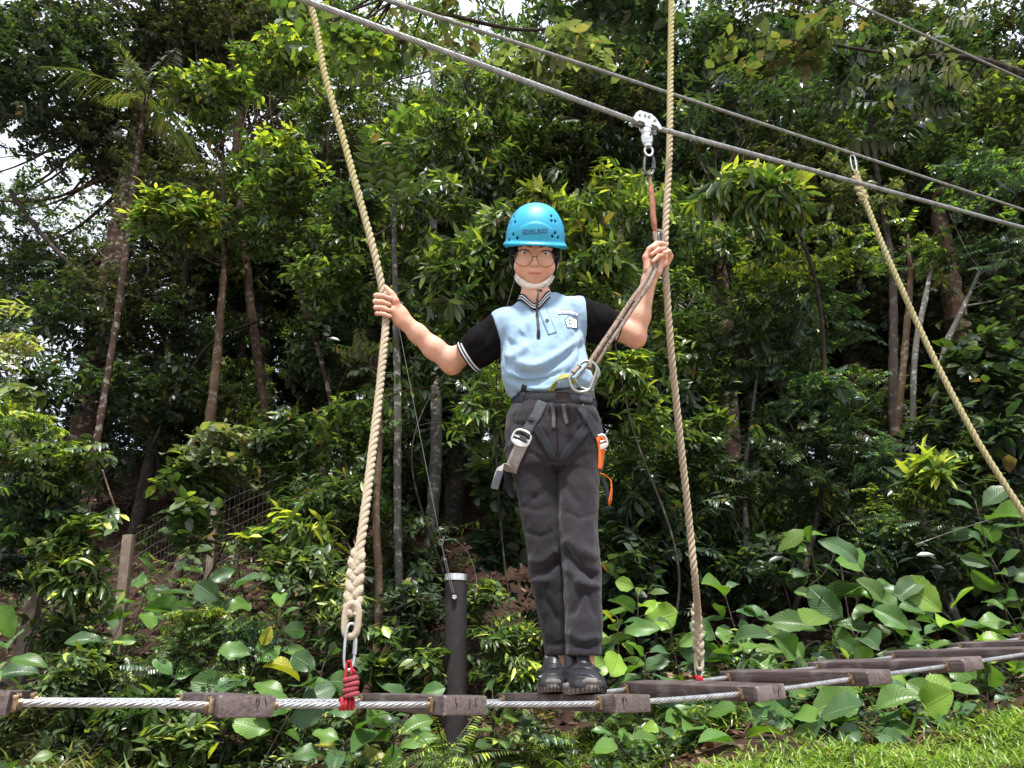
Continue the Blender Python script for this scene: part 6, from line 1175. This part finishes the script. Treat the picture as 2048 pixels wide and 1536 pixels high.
shrub('sunlit yellowish shrub cut by the left edge', 10, 6.2, [ms(10, 690, 40, 75, 6.2, 'lance', 'warm', .10, 14), ms(45, 790, 60, 22, 6.2, 'wide', 'pale', .12, 6)], 31, 40)
shrub('big feathery shrub on the left edge with bright frond tips', 60, 6.0, [ms(60, 850, 80, 60, 5.7, 'pinn', 'lime', .115, 30, young=.7), ms(100, 920, 110, 70, 5.7, 'pinn', 'mid', .115, 56, young=.6), ms(50, 1010, 110, 80, 5.8, 'pinn', 'blue', .115, 60, young=.3), ms(60, 1120, 70, 60, 6.2, 'pinn', 'dark', .105, 30)], 32, 60)
shrub('glossy shrub with long pointed leaves around the white flecked stem', 130, 5.8, [ms(150, 1060, 90, 50, 5.8, 'alt', 'lime', .105, 32, young=.3), ms(150, 1150, 70, 70, 5.8, 'lance', 'lime', .125, 34, young=.35, grav=.6), ms(150, 1250, 70, 40, 5.9, 'alt', 'mid', .10, 16)], 33, 60)
shrub('sprawling shrub of pale oval leaves over the tan trunk', 470, 6.8, [ms(560, 870, 90, 45, 6.8, 'alt', 'mid', .11, 40, young=.25), ms(440, 905, 115, 60, 6.8, 'wide', 'pale', .10, 44, young=.3), ms(590, 950, 80, 60, 6.9, 'alt', 'mid', .10, 40), ms(380, 960, 70, 45, 6.8, 'wide', 'mid', .10, 24)], 34, 60)
shrub('shrub with drooping pointed leaves left of the braided splice', 650, 6.2, [ms(640, 990, 75, 65, 6.3, 'lance', 'mid', .105, 44, young=.3), ms(600, 1080, 60, 50, 6.1, 'droop', 'lime', .11, 16, young=.6, grav=.7), ms(655, 1165, 50, 35, 6.0, 'droop', 'lime', .115, 8, young=.9, grav=.8)], 35, 50)
shrub('heart leaved creeper with lime leaves below the pale oval shrub', 540, 6.3, [ms(545, 1065, 55, 45, 6.2, 'wide', 'lime', .105, 9, young=.95), ms(400, 1040, 50, 95, 6.6, 'wide', 'mid', .12, 16)], 36, 40, name='creeper', cat='creeper')
shrub('low ferny shrub in front of the wire fence', 430, 5.4, [ms(400, 1240, 85, 45, 5.4, 'pinn_s', 'lime', .095, 30, young=.35), ms(500, 1280, 80, 50, 5.4, 'pinn_s', 'blue', .09, 36, young=.2), ms(370, 1320, 80, 45, 5.4, 'pinn_s', 'blue', .09, 28), ms(460, 1350, 90, 40, 5.3, 'pinn_s', 'mid', .09, 26)], 37, 40)
shrub('low clump with pointed lime leaves behind the two shoes', 1030, 5.6, [ms(1000, 1280, 75, 60, 5.6, 'lance', 'lime', .085, 46, young=.45), ms(1040, 1350, 80, 35, 5.5, 'lance', 'lime', .085, 30, young=.5), ms(950, 1200, 60, 40, 5.8, 'alt', 'mid', .085, 22)], 38, 60)
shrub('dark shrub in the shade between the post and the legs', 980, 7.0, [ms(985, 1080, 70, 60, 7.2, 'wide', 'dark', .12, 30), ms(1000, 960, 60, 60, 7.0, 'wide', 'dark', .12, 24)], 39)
shrub('dark shrub behind the knees on the right', 1270, 6.6, [ms(1280, 980, 90, 110, 6.8, 'alt', 'dark', .11, 66), ms(1250, 1120, 80, 80, 6.4, 'wide', 'dark', .11, 40), ms(1350, 1100, 90, 90, 6.8, 'alt', 'dark', .11, 56)], 41)
shrub('shrub with lime sprays beside the orange strap', 1290, 6.3, [ms(1290, 860, 80, 50, 6.2, 'lance', 'lime', .105, 30, young=.35), ms(1400, 860, 70, 60, 6.6, 'alt', 'mid', .10, 36)], 42, 30)
shrub('low leafy plant left of the near plank ends', 260, 5.1, [ms(150, 1350, 90, 40, 5.3, 'alt', 'mid', .08, 30), ms(280, 1420, 80, 40, 5.0, 'alt', 'mid', .085, 30, young=.25), ms(360, 1470, 70, 30, 4.9, 'alt', 'lime', .085, 22)], 43)
shrub('variegated climber with cream flecked leaves below the grey trunk', 770, 5.6, [ms(770, 1260, 45, 40, 5.6, 'wide', 'lime', .09, 5, young=.5), ms(760, 1330, 55, 45, 5.6, 'wide', 'mid', .10, 14, young=.3)], 44, 30, name='creeper', cat='creeper')
shrub('small fern arching in front of the dark post', 880, 4.6, [ms(890, 1520, 40, 16, 4.6, 'fern', 'lime', .16, 9, young=.6, up=.8, tw=2.0)], 45, name='fern', cat='fern')
shrub('second fern low down left of the dark post', 800, 4.5, [ms(760, 1545, 40, 14, 4.5, 'fern', 'lime', .15, 8, young=.7, up=.8, tw=2.0)], 46, name='fern', cat='fern')

shrub('leafy middle height shrub behind the rope in the outstretched hand', 690, 8.0, [ms(700, 560, 120, 110, 8.0, 'alt', 'mid', .10, 90), ms(640, 700, 100, 100, 8.2, 'alt', 'dark', .10, 70), ms(850, 560, 90, 120, 8.0, 'droop', 'mid', .10, 70), ms(700, 860, 90, 70, 7.8, 'alt', 'mid', .10, 50)], 51)
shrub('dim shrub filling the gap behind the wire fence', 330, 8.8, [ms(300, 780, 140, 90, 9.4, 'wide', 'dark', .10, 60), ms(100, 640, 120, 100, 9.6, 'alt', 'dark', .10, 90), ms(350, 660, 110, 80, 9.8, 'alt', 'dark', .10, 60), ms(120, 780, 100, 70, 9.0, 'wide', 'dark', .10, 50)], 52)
shrub('mixed green shrub behind the trolley cable right of the helmet', 1330, 7.8, [ms(1300, 450, 120, 90, 7.8, 'droop', 'mid', .10, 60), ms(1330, 600, 110, 110, 7.8, 'lance', 'mid', .10, 70), ms(1380, 720, 110, 90, 7.6, 'alt', 'mid', .10, 60), ms(1330, 800, 90, 60, 7.4, 'droop', 'dark', .10, 40)], 53)
shrub('pointed leaved shrub low behind the braided splice', 590, 5.9, [ms(600, 1150, 80, 60, 5.9, 'alt', 'mid', .09, 40, young=.3), ms(690, 1240, 60, 60, 5.8, 'lance', 'mid', .09, 26), ms(840, 1200, 60, 80, 6.4, 'alt', 'dark', .09, 30), ms(830, 1350, 60, 60, 5.6, 'alt', 'mid', .085, 26)], 54)
shrub('broken low shrub at the foot of the fence posts', 200, 5.6, [ms(190, 1330, 80, 50, 5.6, 'alt', 'mid', .09, 34, young=.3), ms(300, 1360, 80, 40, 5.5, 'pinn_s', 'mid', .08, 24), ms(60, 1430, 80, 40, 5.2, 'lance', 'olive', .09, 24)], 55)
shrub('shrub with narrow dark leaves behind the far rope', 1430, 6.6, [ms(1430, 1000, 100, 100, 6.8, 'lance', 'dark', .105, 50), ms(1530, 1130, 100, 80, 6.6, 'alt', 'dark', .10, 40), ms(1830, 1120, 110, 80, 6.3, 'alt', 'dark', .10, 40), ms(1940, 960, 90, 70, 6.5, 'alt', 'mid', .10, 36)], 56)
# ---- large leaved saplings: every leaf an object
def big_leaf_mesh(seed, hw, wav, fold=.16, droop=.22, side=0.0):
    r = np.random.default_rng(seed); nu, nv = 23, 9; u = np.linspace(0, 1, nu); w = hw*np.sin(PI*np.clip(u, 0, 1)**1.22)**.58; w[0] = .02; w[-1] = .004; v = np.linspace(-1, 1, nv)
    U, Vv = np.meshgrid(u, v, indexing='ij'); ph = (U-.35*np.abs(Vv)*1.0)*11*2*PI; y = Vv*w[:, None]*(1+.05*np.sin(U*17+seed)+.03*np.sin(U*41+seed*2)*np.abs(Vv)); x = U-.0*Vv
    z = fold*np.abs(Vv)*w[:, None]*1.0+side*Vv*w[:, None]*U+.015*np.cos(ph)*np.abs(Vv)*np.sin(PI*U)-droop*U**2.2+.03*wav*np.sin(U*9+np.sign(Vv)*1.3+seed)*np.abs(Vv)**2
    p = np.stack([x, y, z], 2).reshape(-1, 3); i = np.arange(nu-1)[:, None]; j = np.arange(nv-1)[None]; f = np.stack(np.broadcast_arrays(i*nv+j, (i+1)*nv+j, (i+1)*nv+j+1, i*nv+j+1), 2).reshape(-1, 4)
    o = mesh_obj('leaf', p, f, MAT['big_leaf'], None, uv=np.stack([U, Vv], 2).reshape(-1, 2)); me = o.data; bpy.data.objects.remove(o); return me
BIG = [big_leaf_mesh(1, .31, 1.0), big_leaf_mesh(2, .35, .6, .28, .12), big_leaf_mesh(3, .26, 1.4, .45, .35, .2), big_leaf_mesh(4, .32, 1.9, .10, .40, -.3), big_leaf_mesh(5, .29, 1.2, .6, .18, .1), big_leaf_mesh(6, .33, 2.4, .22, .05, .35), big_leaf_mesh(7, .24, 1.6, .35, .5, -.2), big_leaf_mesh(8, .30, .9, .8, .30)]
BCOL = [(.050, .120, .024), (.065, .145, .026), (.036, .090, .024), (.085, .17, .028), (.050, .105, .040)]
def big_plant(label, px, py, D, lpx, n, seed, look='mid', group='large leaved saplings', tilt=.8):
    n = int(n*1.5+.5)
    r = np.random.default_rng(seed*31+7); top = P(px, py, D); g = PG(px+r.uniform(-25, 25), D+r.uniform(.0, .25)); k = pxm(px, py, D)
    if g[2] > top[2]-.12: g = top-UP*.25
    root = thing('large_leaved_sapling', label, 'sapling', g, group=group)
    st = spline([g-UP*.05, (g+top)/2+RH*r.uniform(-.05, .05), top], 16); m = MB().tube(st, np.linspace(.007, .0035, 16), 6); ga = r.uniform(0, 6)
    H_ = np.linalg.norm(top-g)
    for i in range(n):
        t = 1-.55*(i/max(n-1, 1))*min(1, .5/H_*1.0 if H_ > .5 else 1); a = st[int(t*15)]; az = ga+i*2.4; L = lpx*k*r.uniform(.60, 1.25)*(.85 if i == 0 else 1)
        el = r.uniform(.2, .8) if i < 2 else r.uniform(-.35, .45); hd = RH*math.cos(az)-FH*math.sin(az)*.8; d = nrmz(hd*math.cos(el)+UP*math.sin(el)); pt = a+d*L*.22+UP*.01; m.tube(spline([a, (a+pt)/2+UP*.004, pt], 5), [.0028, .0024, .0022, .0022, .002], 5)
        toc = nrmz(CAM-pt); nn = nrmz(UP*.75+toc*tilt*r.uniform(.3, 1.3)+r.normal(0, .38, 3)+hd*.15); s = nrmz(np.cross(nn, d)); u = np.cross(d, s)
        o = bpy.data.objects.new('leaf', BIG[r.integers(8)]); link(o, root); q = pt-g; W = r.uniform(.9, 1.15)
        o.matrix_local = Matrix(((d[0]*L, s[0]*L*W, u[0]*L, q[0]), (d[1]*L, s[1]*L*W, u[1]*L, q[1]), (d[2]*L, s[2]*L*W, u[2]*L, q[2]), (0, 0, 0, 1)))
        c = np.array(BCOL[r.integers(5)])*r.uniform(.8, 1.25)
        if look == 'lime' and r.random() < .6: c = np.array([.16, .27, .03])*r.uniform(.85, 1.2)
        if r.random() < (.14 if look == 'yellow' else .015): c = np.array([.30, .29, .035])
        if look == 'dull': c = c*np.array([1.0, .85, .9])
        o.color = (*np.clip(c, 0, 1), 1)
    m.build('stem', MAT['twig'], root, origin=g); return root
BP = [('sapling with three ribbed leaves in front of the leaning fence post', 300, 1160, 6.0, 62, 5, 'mid'), ('sapling with broad bluish leaves in the fence mesh', 410, 1150, 5.9, 60, 7, 'mid'), ('many leaved sapling right of the ferny shrub', 560, 1225, 5.5, 66, 6, 'mid'), ('sapling of drooping broad leaves under the lime creeper', 455, 1190, 5.7, 58, 6, 'mid'),
      ('sapling with one yellow leaf left of the steel link', 520, 1300, 5.2, 70, 5, 'yellow'), ('sapling with big dark leaves just left of the red knot', 610, 1370, 5.0, 85, 6, 'mid'), ('sapling with upright ribbed leaf beside the steel link', 650, 1320, 5.1, 75, 4, 'mid'), ('sapling with yellow flecked leaves below the red knot', 700, 1475, 4.6, 85, 6, 'yellow'), ('sapling with large pale green leaves left of the dark post', 790, 1465, 4.7, 85, 5, 'mid'),
      ('sapling with a few big leaves at the lower left edge', 30, 1290, 5.2, 85, 5, 'mid'), ('small sapling among dry leaves at bottom left', 100, 1480, 4.6, 60, 4, 'dull'), ('bright sapling with toothed ribbed leaves beside the right trouser leg', 1235, 1235, 5.6, 66, 7, 'lime'), ('sapling with one ochre leaf left of the far rope', 1340, 1250, 5.6, 55, 3, 'yellow'), ('glossy sapling around the foot of the far rope', 1440, 1290, 5.6, 74, 7, 'mid'), ('sapling with lime leaves below the plank right of the shoes', 1325, 1450, 4.9, 62, 6, 'lime'),
      ('sapling at the grass edge below the long plank', 1480, 1490, 4.6, 75, 5, 'lime'), ('large glossy sapling under the middle right planks', 1570, 1425, 4.9, 95, 6, 'mid'), ('sapling with a single upright leaf on a thin stalk in the dark', 1618, 1075, 6.2, 55, 4, 'mid'), ('dark sapling left of the single stalked leaf', 1535, 1085, 6.3, 55, 3, 'dull'), ('sapling with the tallest bright folded leaf on the right', 1725, 1140, 5.8, 82, 6, 'mid'), ('sapling with brownish wide leaves in the shade', 1640, 1205, 5.8, 82, 5, 'dull'), ('sapling with leaves hanging under the wide brownish ones', 1700, 1255, 5.7, 78, 5, 'mid'),
      ('sapling with drooping leaves behind the upper planks', 1780, 1215, 5.7, 66, 5, 'dull'), ('bright sapling rising behind the topmost planks', 1895, 1230, 5.6, 82, 5, 'lime'), ('sapling with a big leaf crossed by the yellowed rope', 1950, 1000, 6.0, 72, 5, 'mid'), ('tangled sapling of dull leaves at the right edge', 1985, 1120, 5.8, 66, 7, 'dull'), ('sapling with holed leaves at the right edge above the planks', 2010, 1215, 5.6, 66, 6, 'mid'),
      ('sapling with a lone yellow green leaf standing at the far right', 1975, 1385, 4.9, 60, 4, 'yellow'), ('sapling with long dark leaves above the grass at right', 1900, 1420, 4.9, 82, 6, 'mid'), ('sapling with yellowing leaves under the right hand planks', 1735, 1420, 4.9, 85, 6, 'yellow'), ('sapling with overlapping leaves below the second right plank', 1660, 1470, 4.7, 70, 5, 'mid'), ('sapling half hidden below the plank under the shoes', 1230, 1480, 4.8, 55, 4, 'mid'), ('sapling in the shade right of the dark post', 985, 1390, 5.3, 55, 5, 'dull'), ('sapling beneath the far rope in deep shade', 1560, 1260, 5.9, 62, 5, 'dull'), ('low sapling in the gap behind the far rope', 1470, 1400, 5.2, 65, 5, 'mid'),
      ('dense sapling tucked behind the plank next to the shoes', 1290, 1310, 5.4, 62, 6, 'mid'), ('sapling with mixed lime leaves between the trouser leg and the far rope', 1275, 1180, 5.8, 62, 6, 'lime'), ('sapling leaning over the middle right planks from behind', 1600, 1320, 5.4, 74, 6, 'mid'), ('sapling with overlapping leaves right of the single stalked leaf', 1690, 1330, 5.5, 70, 6, 'lime'),
      ('sapling with glossy leaves above the third right plank', 1835, 1270, 5.4, 70, 6, 'mid'), ('crowded sapling beside the topmost plank at the right edge', 1950, 1290, 5.4, 64, 6, 'lime'), ('shaded sapling right of the far rope, halfway up', 1450, 1190, 6.0, 60, 5, 'mid'), ('sapling with broad leaves under the long plank right of the shoes', 1400, 1440, 4.9, 72, 5, 'mid'), ('broad sapling among herbs below the first right plank end', 1600, 1470, 4.8, 80, 5, 'mid'), ('sapling with tilted leaves under the far right planks', 1830, 1400, 5.0, 78, 6, 'lime'),
      ('sapling with wide leaves low in front of the fence mesh', 240, 1250, 5.6, 55, 5, 'mid'), ('sapling half behind the plank at the left', 350, 1360, 5.2, 62, 5, 'mid'), ('sapling left of the dark post, leaves at plank height', 830, 1400, 5.1, 62, 5, 'mid')]
for i, (lb, px, py, D, lpx, n, look) in enumerate(BP): big_plant(lb, px, py, D, lpx, n, i, look)

# ---- forest floor: dry leaves, low herbs, grass
def scatter(n, pxr, Dr, r, dens=None):
    px = r.uniform(*pxr, n); D = Dr[0]+(Dr[1]-Dr[0])*r.random(n)**1.3; a = np.array([PG(x, d) for x, d in zip(px, D)]); return px, a
r = np.random.default_rng(77)
px, a = scatter(24000, (-150, 2200), (3.6, 13.5), r); dd = (a-CAM)@FH; keep = ~((px > 950) & (dd < 4.2+(px-1100)/900*1.25) & (r.random(len(px)) < .88)); a = a[keep]; n = len(a); az = r.uniform(0, 2*PI, n); d = np.stack([np.cos(az), np.sin(az), r.normal(.05, .3, n)], 1); nn = np.stack([r.normal(0, .45, n), r.normal(0, .45, n), np.ones(n)], 1)
pc_ = np.array([(.16, .075, .04), (.11, .055, .035), (.22, .12, .06), (.08, .042, .03), (.28, .17, .09), (.13, .05, .03)])[r.integers(6, size=n)]*r.uniform(.6, 1.2, (n, 1))*.7
v, f, c = leaf_mesh_arrays(a+UP*r.uniform(.004, .03, n)[:, None], d, nn, r.uniform(.04, .11, n), r.uniform(.35, .6, n), r.uniform(-.45, .45, n), pc_, hi=True); o = mesh_obj('leaf_litter', v, f, MAT['litter'], None, col=c); tag(o, 'brown dry leaves scattered over the soil of the bank', 'leaf litter', None, 'stuff')
px, a = scatter(2000, (-150, 2200), (4.7, 8.5), r); dd = (a-CAM)@FH; keep = ~(((px > 150) & (px < 420) & (a[:, 2] > 1.5)) | ((px > 840) & (px < 985) & (dd < 6.2))); a = a[keep]; tips = a+UP*r.uniform(.03, .14, len(a))[:, None]; dirs = nrmz(np.stack([r.normal(0, .7, len(a)), r.normal(0, .7, len(a)), r.uniform(.2, 1, len(a))], 1))
LPp, TWp = [], []
for sp_, sz, pl_, q in (('alt', .13, 'mid', 0), ('wide', .13, 'dark', 1), ('pinn_s', .22, 'blue', 2), ('lance', .15, 'mid', 3)):
    m_ = np.arange(len(a)) % 4 == q; pr_, tw_ = crown_params(r, tips[m_], dirs[m_], sz, sp_, pl_, .2, .25); LPp.append(pr_); TWp += tw_
par = [np.concatenate([q[k] for q in LPp]) for k in range(7)]; v, f, c = leaf_mesh_arrays(*par, hi=False); v2, f2, c2 = twig_arrays(TWp, .0015); o = mesh_obj('ground_cover', np.vstack([v, v2]), np.vstack([f, f2+len(v)]), MAT['leaf'], None, col=np.vstack([c, c2])); tag(o, 'low mixed herbs and seedlings carpeting the foot of the bank', 'ground cover', None, 'stuff')
px, a = scatter(1500, (-150, 820), (5.2, 10.5), r); px2, a2 = scatter(230, (820, 1650), (4.9, 6.3), r); a2[:, 2] -= .06; px = np.r_[px, px2]; a = np.vstack([a, a2]); dd = (a-CAM)@FH; keep = ~(((px > 190) & (px < 330) & (a[:, 2] > 1.9)) | ((px > 830) & (px < 995) & (dd < 6.4))); a = a[keep]; tips = a+UP*(r.uniform(.08, .45, len(a))**1.0)[:, None]; dirs = nrmz(np.stack([r.normal(0, .8, len(a)), r.normal(0, .8, len(a)), r.uniform(-.1, .7, len(a))], 1)); LPp, TWp = [], []
for sp_, sz, pl_, q in (('alt', .17, 'mid', 0), ('wide', .16, 'dark', 1), ('pinn_s', .26, 'blue', 2), ('lance', .19, 'lime', 3), ('small', .18, 'mid', 4), ('pinn', .25, 'mid', 5)):
    m_ = np.arange(len(a)) % 6 == q; pr_, tw_ = crown_params(r, tips[m_], dirs[m_], sz, sp_, pl_, .2, .3); LPp.append(pr_); TWp += tw_
par = [np.concatenate([q[k] for q in LPp]) for k in range(7)]; v, f, c = leaf_mesh_arrays(*par, hi=True); v2, f2, c2 = twig_arrays(TWp, .0015); o = mesh_obj('undergrowth', np.vstack([v, v2]), np.vstack([f, f2+len(v)]), MAT['leaf'], None, col=np.vstack([c, c2])); tag(o, 'knee high mixed undergrowth on the slope around the wire fence', 'undergrowth', None, 'stuff')
def grass(label, n, pxr, Dr, hgt, wid, cols, edge=None, name='grass'):
    px = r.uniform(*pxr, n); D = r.uniform(*Dr, n)
    if edge: m_ = edge(px, D); px, D = px[m_], D[m_]
    a = np.array([PG(x, d_) for x, d_ in zip(px, D)]); k = len(a); az = r.uniform(0, 2*PI, k); el = r.uniform(.25, 1.35, k); d = np.stack([np.cos(az)*np.cos(el), np.sin(az)*np.cos(el), np.sin(el)], 1); nn = np.stack([-np.cos(az)*np.sin(el), -np.sin(az)*np.sin(el), np.cos(el)], 1)+r.normal(0, .3, (k, 3))
    L = r.uniform(*hgt, k); c = np.array(cols)[r.integers(len(cols), size=k)]*r.uniform(.75, 1.25, (k, 1)); v, f, c = leaf_mesh_arrays(a+UP*r.uniform(0, .03, k)[:, None], d, nn, L, wid/L*r.uniform(.7, 1.3, k), r.uniform(.3, .9, k), c, hi=True); o = mesh_obj(name, v, f, MAT['leaf'], None, col=c); tag(o, label, 'grass', None, 'stuff')
grass('fresh light green grass growing over the rise at the lower right', 42000, (950, 2400), (3.1, 5.4), (.035, .095), .009, [(.12, .20, .03), (.17, .26, .035), (.08, .15, .025), (.22, .28, .05)], edge=lambda px, D: D < 3.75+(px-1100)/900*1.25+r.normal(0, .15, len(px)))
grass('narrow dry tipped bamboo grass in the leaf litter at the lower left', 2600, (-80, 420), (4.4, 5.8), (.10, .26), .016, [(.10, .14, .04), (.20, .20, .08), (.06, .09, .025), (.24, .20, .11)], name='bamboo_grass')
grass('sparse green grass below the planks in the middle', 9000, (880, 1420), (4.7, 6.3), (.05, .12), .010, [(.09, .15, .025), (.13, .21, .03), (.18, .24, .04)], name='sparse_grass')

# ---- hanging vines and dead creepers
def vine(label, pts, w, m='bark_dark', cat='vine', name='vine', group=None):
    q = spline([P(*p) for p in pts], 40); o = mesh_obj(name, *tube(q, pxm(*pts[0])*w/2, 5)[:2], MAT[m], None, origin=q[0]); o.location = V(q[0]); tag(o, label, cat, group); return o
rv = random.Random(3); VG = 'dry vines hanging in the crowns'
for i in range(26):
    x = rv.uniform(300, 680); y = rv.uniform(-20, 160); D = rv.uniform(9.5, 11.5); L = rv.uniform(120, 330); vine('thin dry brown vine hanging in the crowns at the upper left', [(x, y, D), (x+rv.uniform(-15, 15), y+L*.4, D), (x+rv.uniform(-25, 25), y+L*.7, D), (x+rv.uniform(-40, 40), y+L, D)], rv.uniform(1.8, 3.2), rv.choice(['bark_tan', 'bark_red']), group=VG)
vine('bare curving branch reaching across the sky gap at the left edge', [(20, 380, 10), (60, 440, 10), (130, 520, 10), (215, 600, 10.2), (230, 640, 10.4)], 9); vine('second bare branch forking off the leaning trunk into the sky gap', [(300, 540, 10.4), (280, 590, 10.4), (245, 680, 10.4), (225, 740, 10.4)], 10); vine('dead stick leaning across the black trunk', [(300, 900, 9.5), (370, 760, 9.5), (430, 680, 9.4), (520, 640, 9.4)], 8)
vine('thin bare stick leaning on the reddish bank by the fence', [(205, 940, 8.5), (225, 1000, 8.4), (245, 1050, 8.4)], 4, 'bark_tan'); vine('pale curved stick rising right of the far rope in the shade', [(1590, 1330, 5.6), (1605, 1300, 5.6), (1625, 1285, 5.6), (1640, 1282, 5.6)], 4, 'bark_grey'); vine('thin pale twig slanting out to the right edge', [(1830, 1090, 5.8), (1900, 1065, 5.8), (1980, 1040, 5.8), (2040, 1028, 5.8)], 2.5, 'bark_grey')

# ---- wire mesh fence climbing the bank, with leaning posts
MAT['fence_post'] = wood_mat('fence_post_wood', (.16, .12, .085), (.08, .06, .045), (.22, .20, .17)); MAT['fence_wire'] = M('rusty_wire', (.16, .13, .11), rough=.6, metal=.5)
FP = [(30, 1400, 75, 1165, 6.6, 27), (222, 1400, 258, 1070, 7.3, 21), (415, 1240, 432, 965, 8.2, 15), (640, 1130, 650, 870, 9.2, 12)]
FEN = thing('fence', 'wire mesh fence with leaning posts climbing the bank at the left', 'fence', PG(FP[0][0], FP[0][4]))
o0 = np.array(FEN.location); tops, bots = [], []
for x0, y0, x1, y1, D, w in FP:
    a, b = P(x0, y0, D), P(x1, y1, D); k = pxm(x0, y0, D)*w; tops.append(b); bots.append(a); g = np.array([a[0], a[1], float(gz(a[0], a[1]))-.1]); 
    if g[2] > a[2]: g[2] = a[2]-.1
    m = MB(); ax = nrmz(b-g); s = nrmz(np.cross(ax, FH)); t = np.cross(ax, s); m.box((g+b)/2, (k, k*.8, np.linalg.norm(b-g)), M=np.stack([s, t, ax], 1), bev=.008); sharp(m.build('post', MAT['fence_post'], FEN, origin=o0))
wm = MB(); tops = [2*tops[0]-tops[1]]+tops; bots = [2*bots[0]-bots[1]]+bots
for i in range(len(tops)-1):
    n = 24
    for k in range(n+1):
        t = k/n; a, b = bots[i]*(1-t)+bots[i+1]*t, tops[i]*(1-t)+tops[i+1]*t; b = b-UP*.03; wm.tube(np.array([a, b]), .0013, 3, caps=False)
    for k in range(14):
        s = k/13*.97; a = bots[i]*(1-s)+tops[i]*s; b = bots[i+1]*(1-s)+tops[i+1]*s; q = a+(b-a)*np.linspace(0, 1, 8)[:, None]; q[:, 2] += .01*np.sin(np.arange(8)*2+k); wm.tube(q, .0013, 3, caps=False)
o = wm.build('wire_mesh', MAT['fence_wire'], FEN, origin=o0); o['kind'] = 'stuff'
vine('white flecked thin stem between the two left fence posts', [(112, 1420, 6.2), (108, 1330, 6.2), (106, 1220, 6.2), (95, 1150, 6.2)], 9, 'bark_grey', 'sapling', 'sapling')

# ---- dark timber post with its metal band, stay wires
DPst = 5.6; pb = P(912, 1570, DPst); pt_ = P(912, 1150, DPst); kr = pxm(912, 1200, DPst)*21.5; pb[2] = min(pb[2], float(gz(pb[0], pb[1]))-.2)
POST = thing('timber_post', 'thick dark timber post with a pale metal band round its top, behind the planks', 'post', pb)
n = 26; q = pb+(pt_-pb)*np.linspace(0, 1, n)[:, None]; vv, ff, uv = tube(q, kr*(1+RNG.normal(0, .008, n)), 28); sharp(mesh_obj('shaft', vv, ff, MAT['post'], POST, origin=pb, uv=uv), 60)
vv, ff, uv = tube(np.array([pt_-UP*.042, pt_-UP*.040, pt_+UP*.004, pt_+UP*.005]), [kr*1.01, kr*1.06, kr*1.06, kr*.9], 28); sharp(mesh_obj('metal_band', vv, ff, MAT['alu'], POST, origin=pb), 40)
fr = P(909, 1195, DPst-.085); vv, ff, uv = tube(np.array([fr+FH*.01, fr-FH*.016]), [.018, .016], 10); mesh_obj('eye_bolt', vv, ff, MAT['steel'], POST, origin=pb)
for k in range(5): a = k*1.26; vv, ff, uv = tube(np.array([fr-FH*.012, fr-FH*.022+RH*.015*math.cos(a)+UP*.015*math.sin(a)]), .0045, 5); mesh_obj('bolt_shank', vv, ff, MAT['steel'], POST, origin=pb)
MAT['stay'] = M('dull_wire', (.10, .10, .10), rough=.6, metal=.4); g0 = P(907, 1190, DPst-.10); g1 = P(882, 1085, DPst-.12); g2 = P(785, 590, 6.4); ST = thing('stay_wire', 'thin stay wire with a turnbuckle running up from the dark post', 'wire', g0)
for nm, a, b, w in (('turnbuckle_rod', g0+RH*.006, g1+RH*.006+(g0-g1)*.3, .0035), ('turnbuckle_rod', g0-RH*.006, g1-RH*.006+(g0-g1)*.3, .0035), ('hook_rod', g1+(g0-g1)*.35, g1, .004), ('strand', g1, g2, .0019)): vv, ff, uv = tube(spline([a, b], 12), w, 6); mesh_obj(nm, vv, ff, MAT['stay'], ST, origin=g0)
th = np.linspace(0, 2*PI, 20, endpoint=False); vv, ff, uv = tube(g1+np.cos(th)[:, None]*.016*RH+np.sin(th)[:, None]*.02*UP, .0045, 6, closed=True); mesh_obj('thimble', vv, ff, MAT['stay'], ST, origin=g0)
vv, ff, uv = tube(spline([P(884, 1080, DPst-.12), P(912, 1082, DPst), P(938, 1110, DPst+.05), P(953, 1160, DPst+.05), P(950, 1200, DPst)], 30), .0026, 6); mesh_obj('wire_tail', vv, ff, MAT['stay'], ST, origin=g0)
print('foliage tris', NT_[0], 'objects', len(bpy.data.objects))
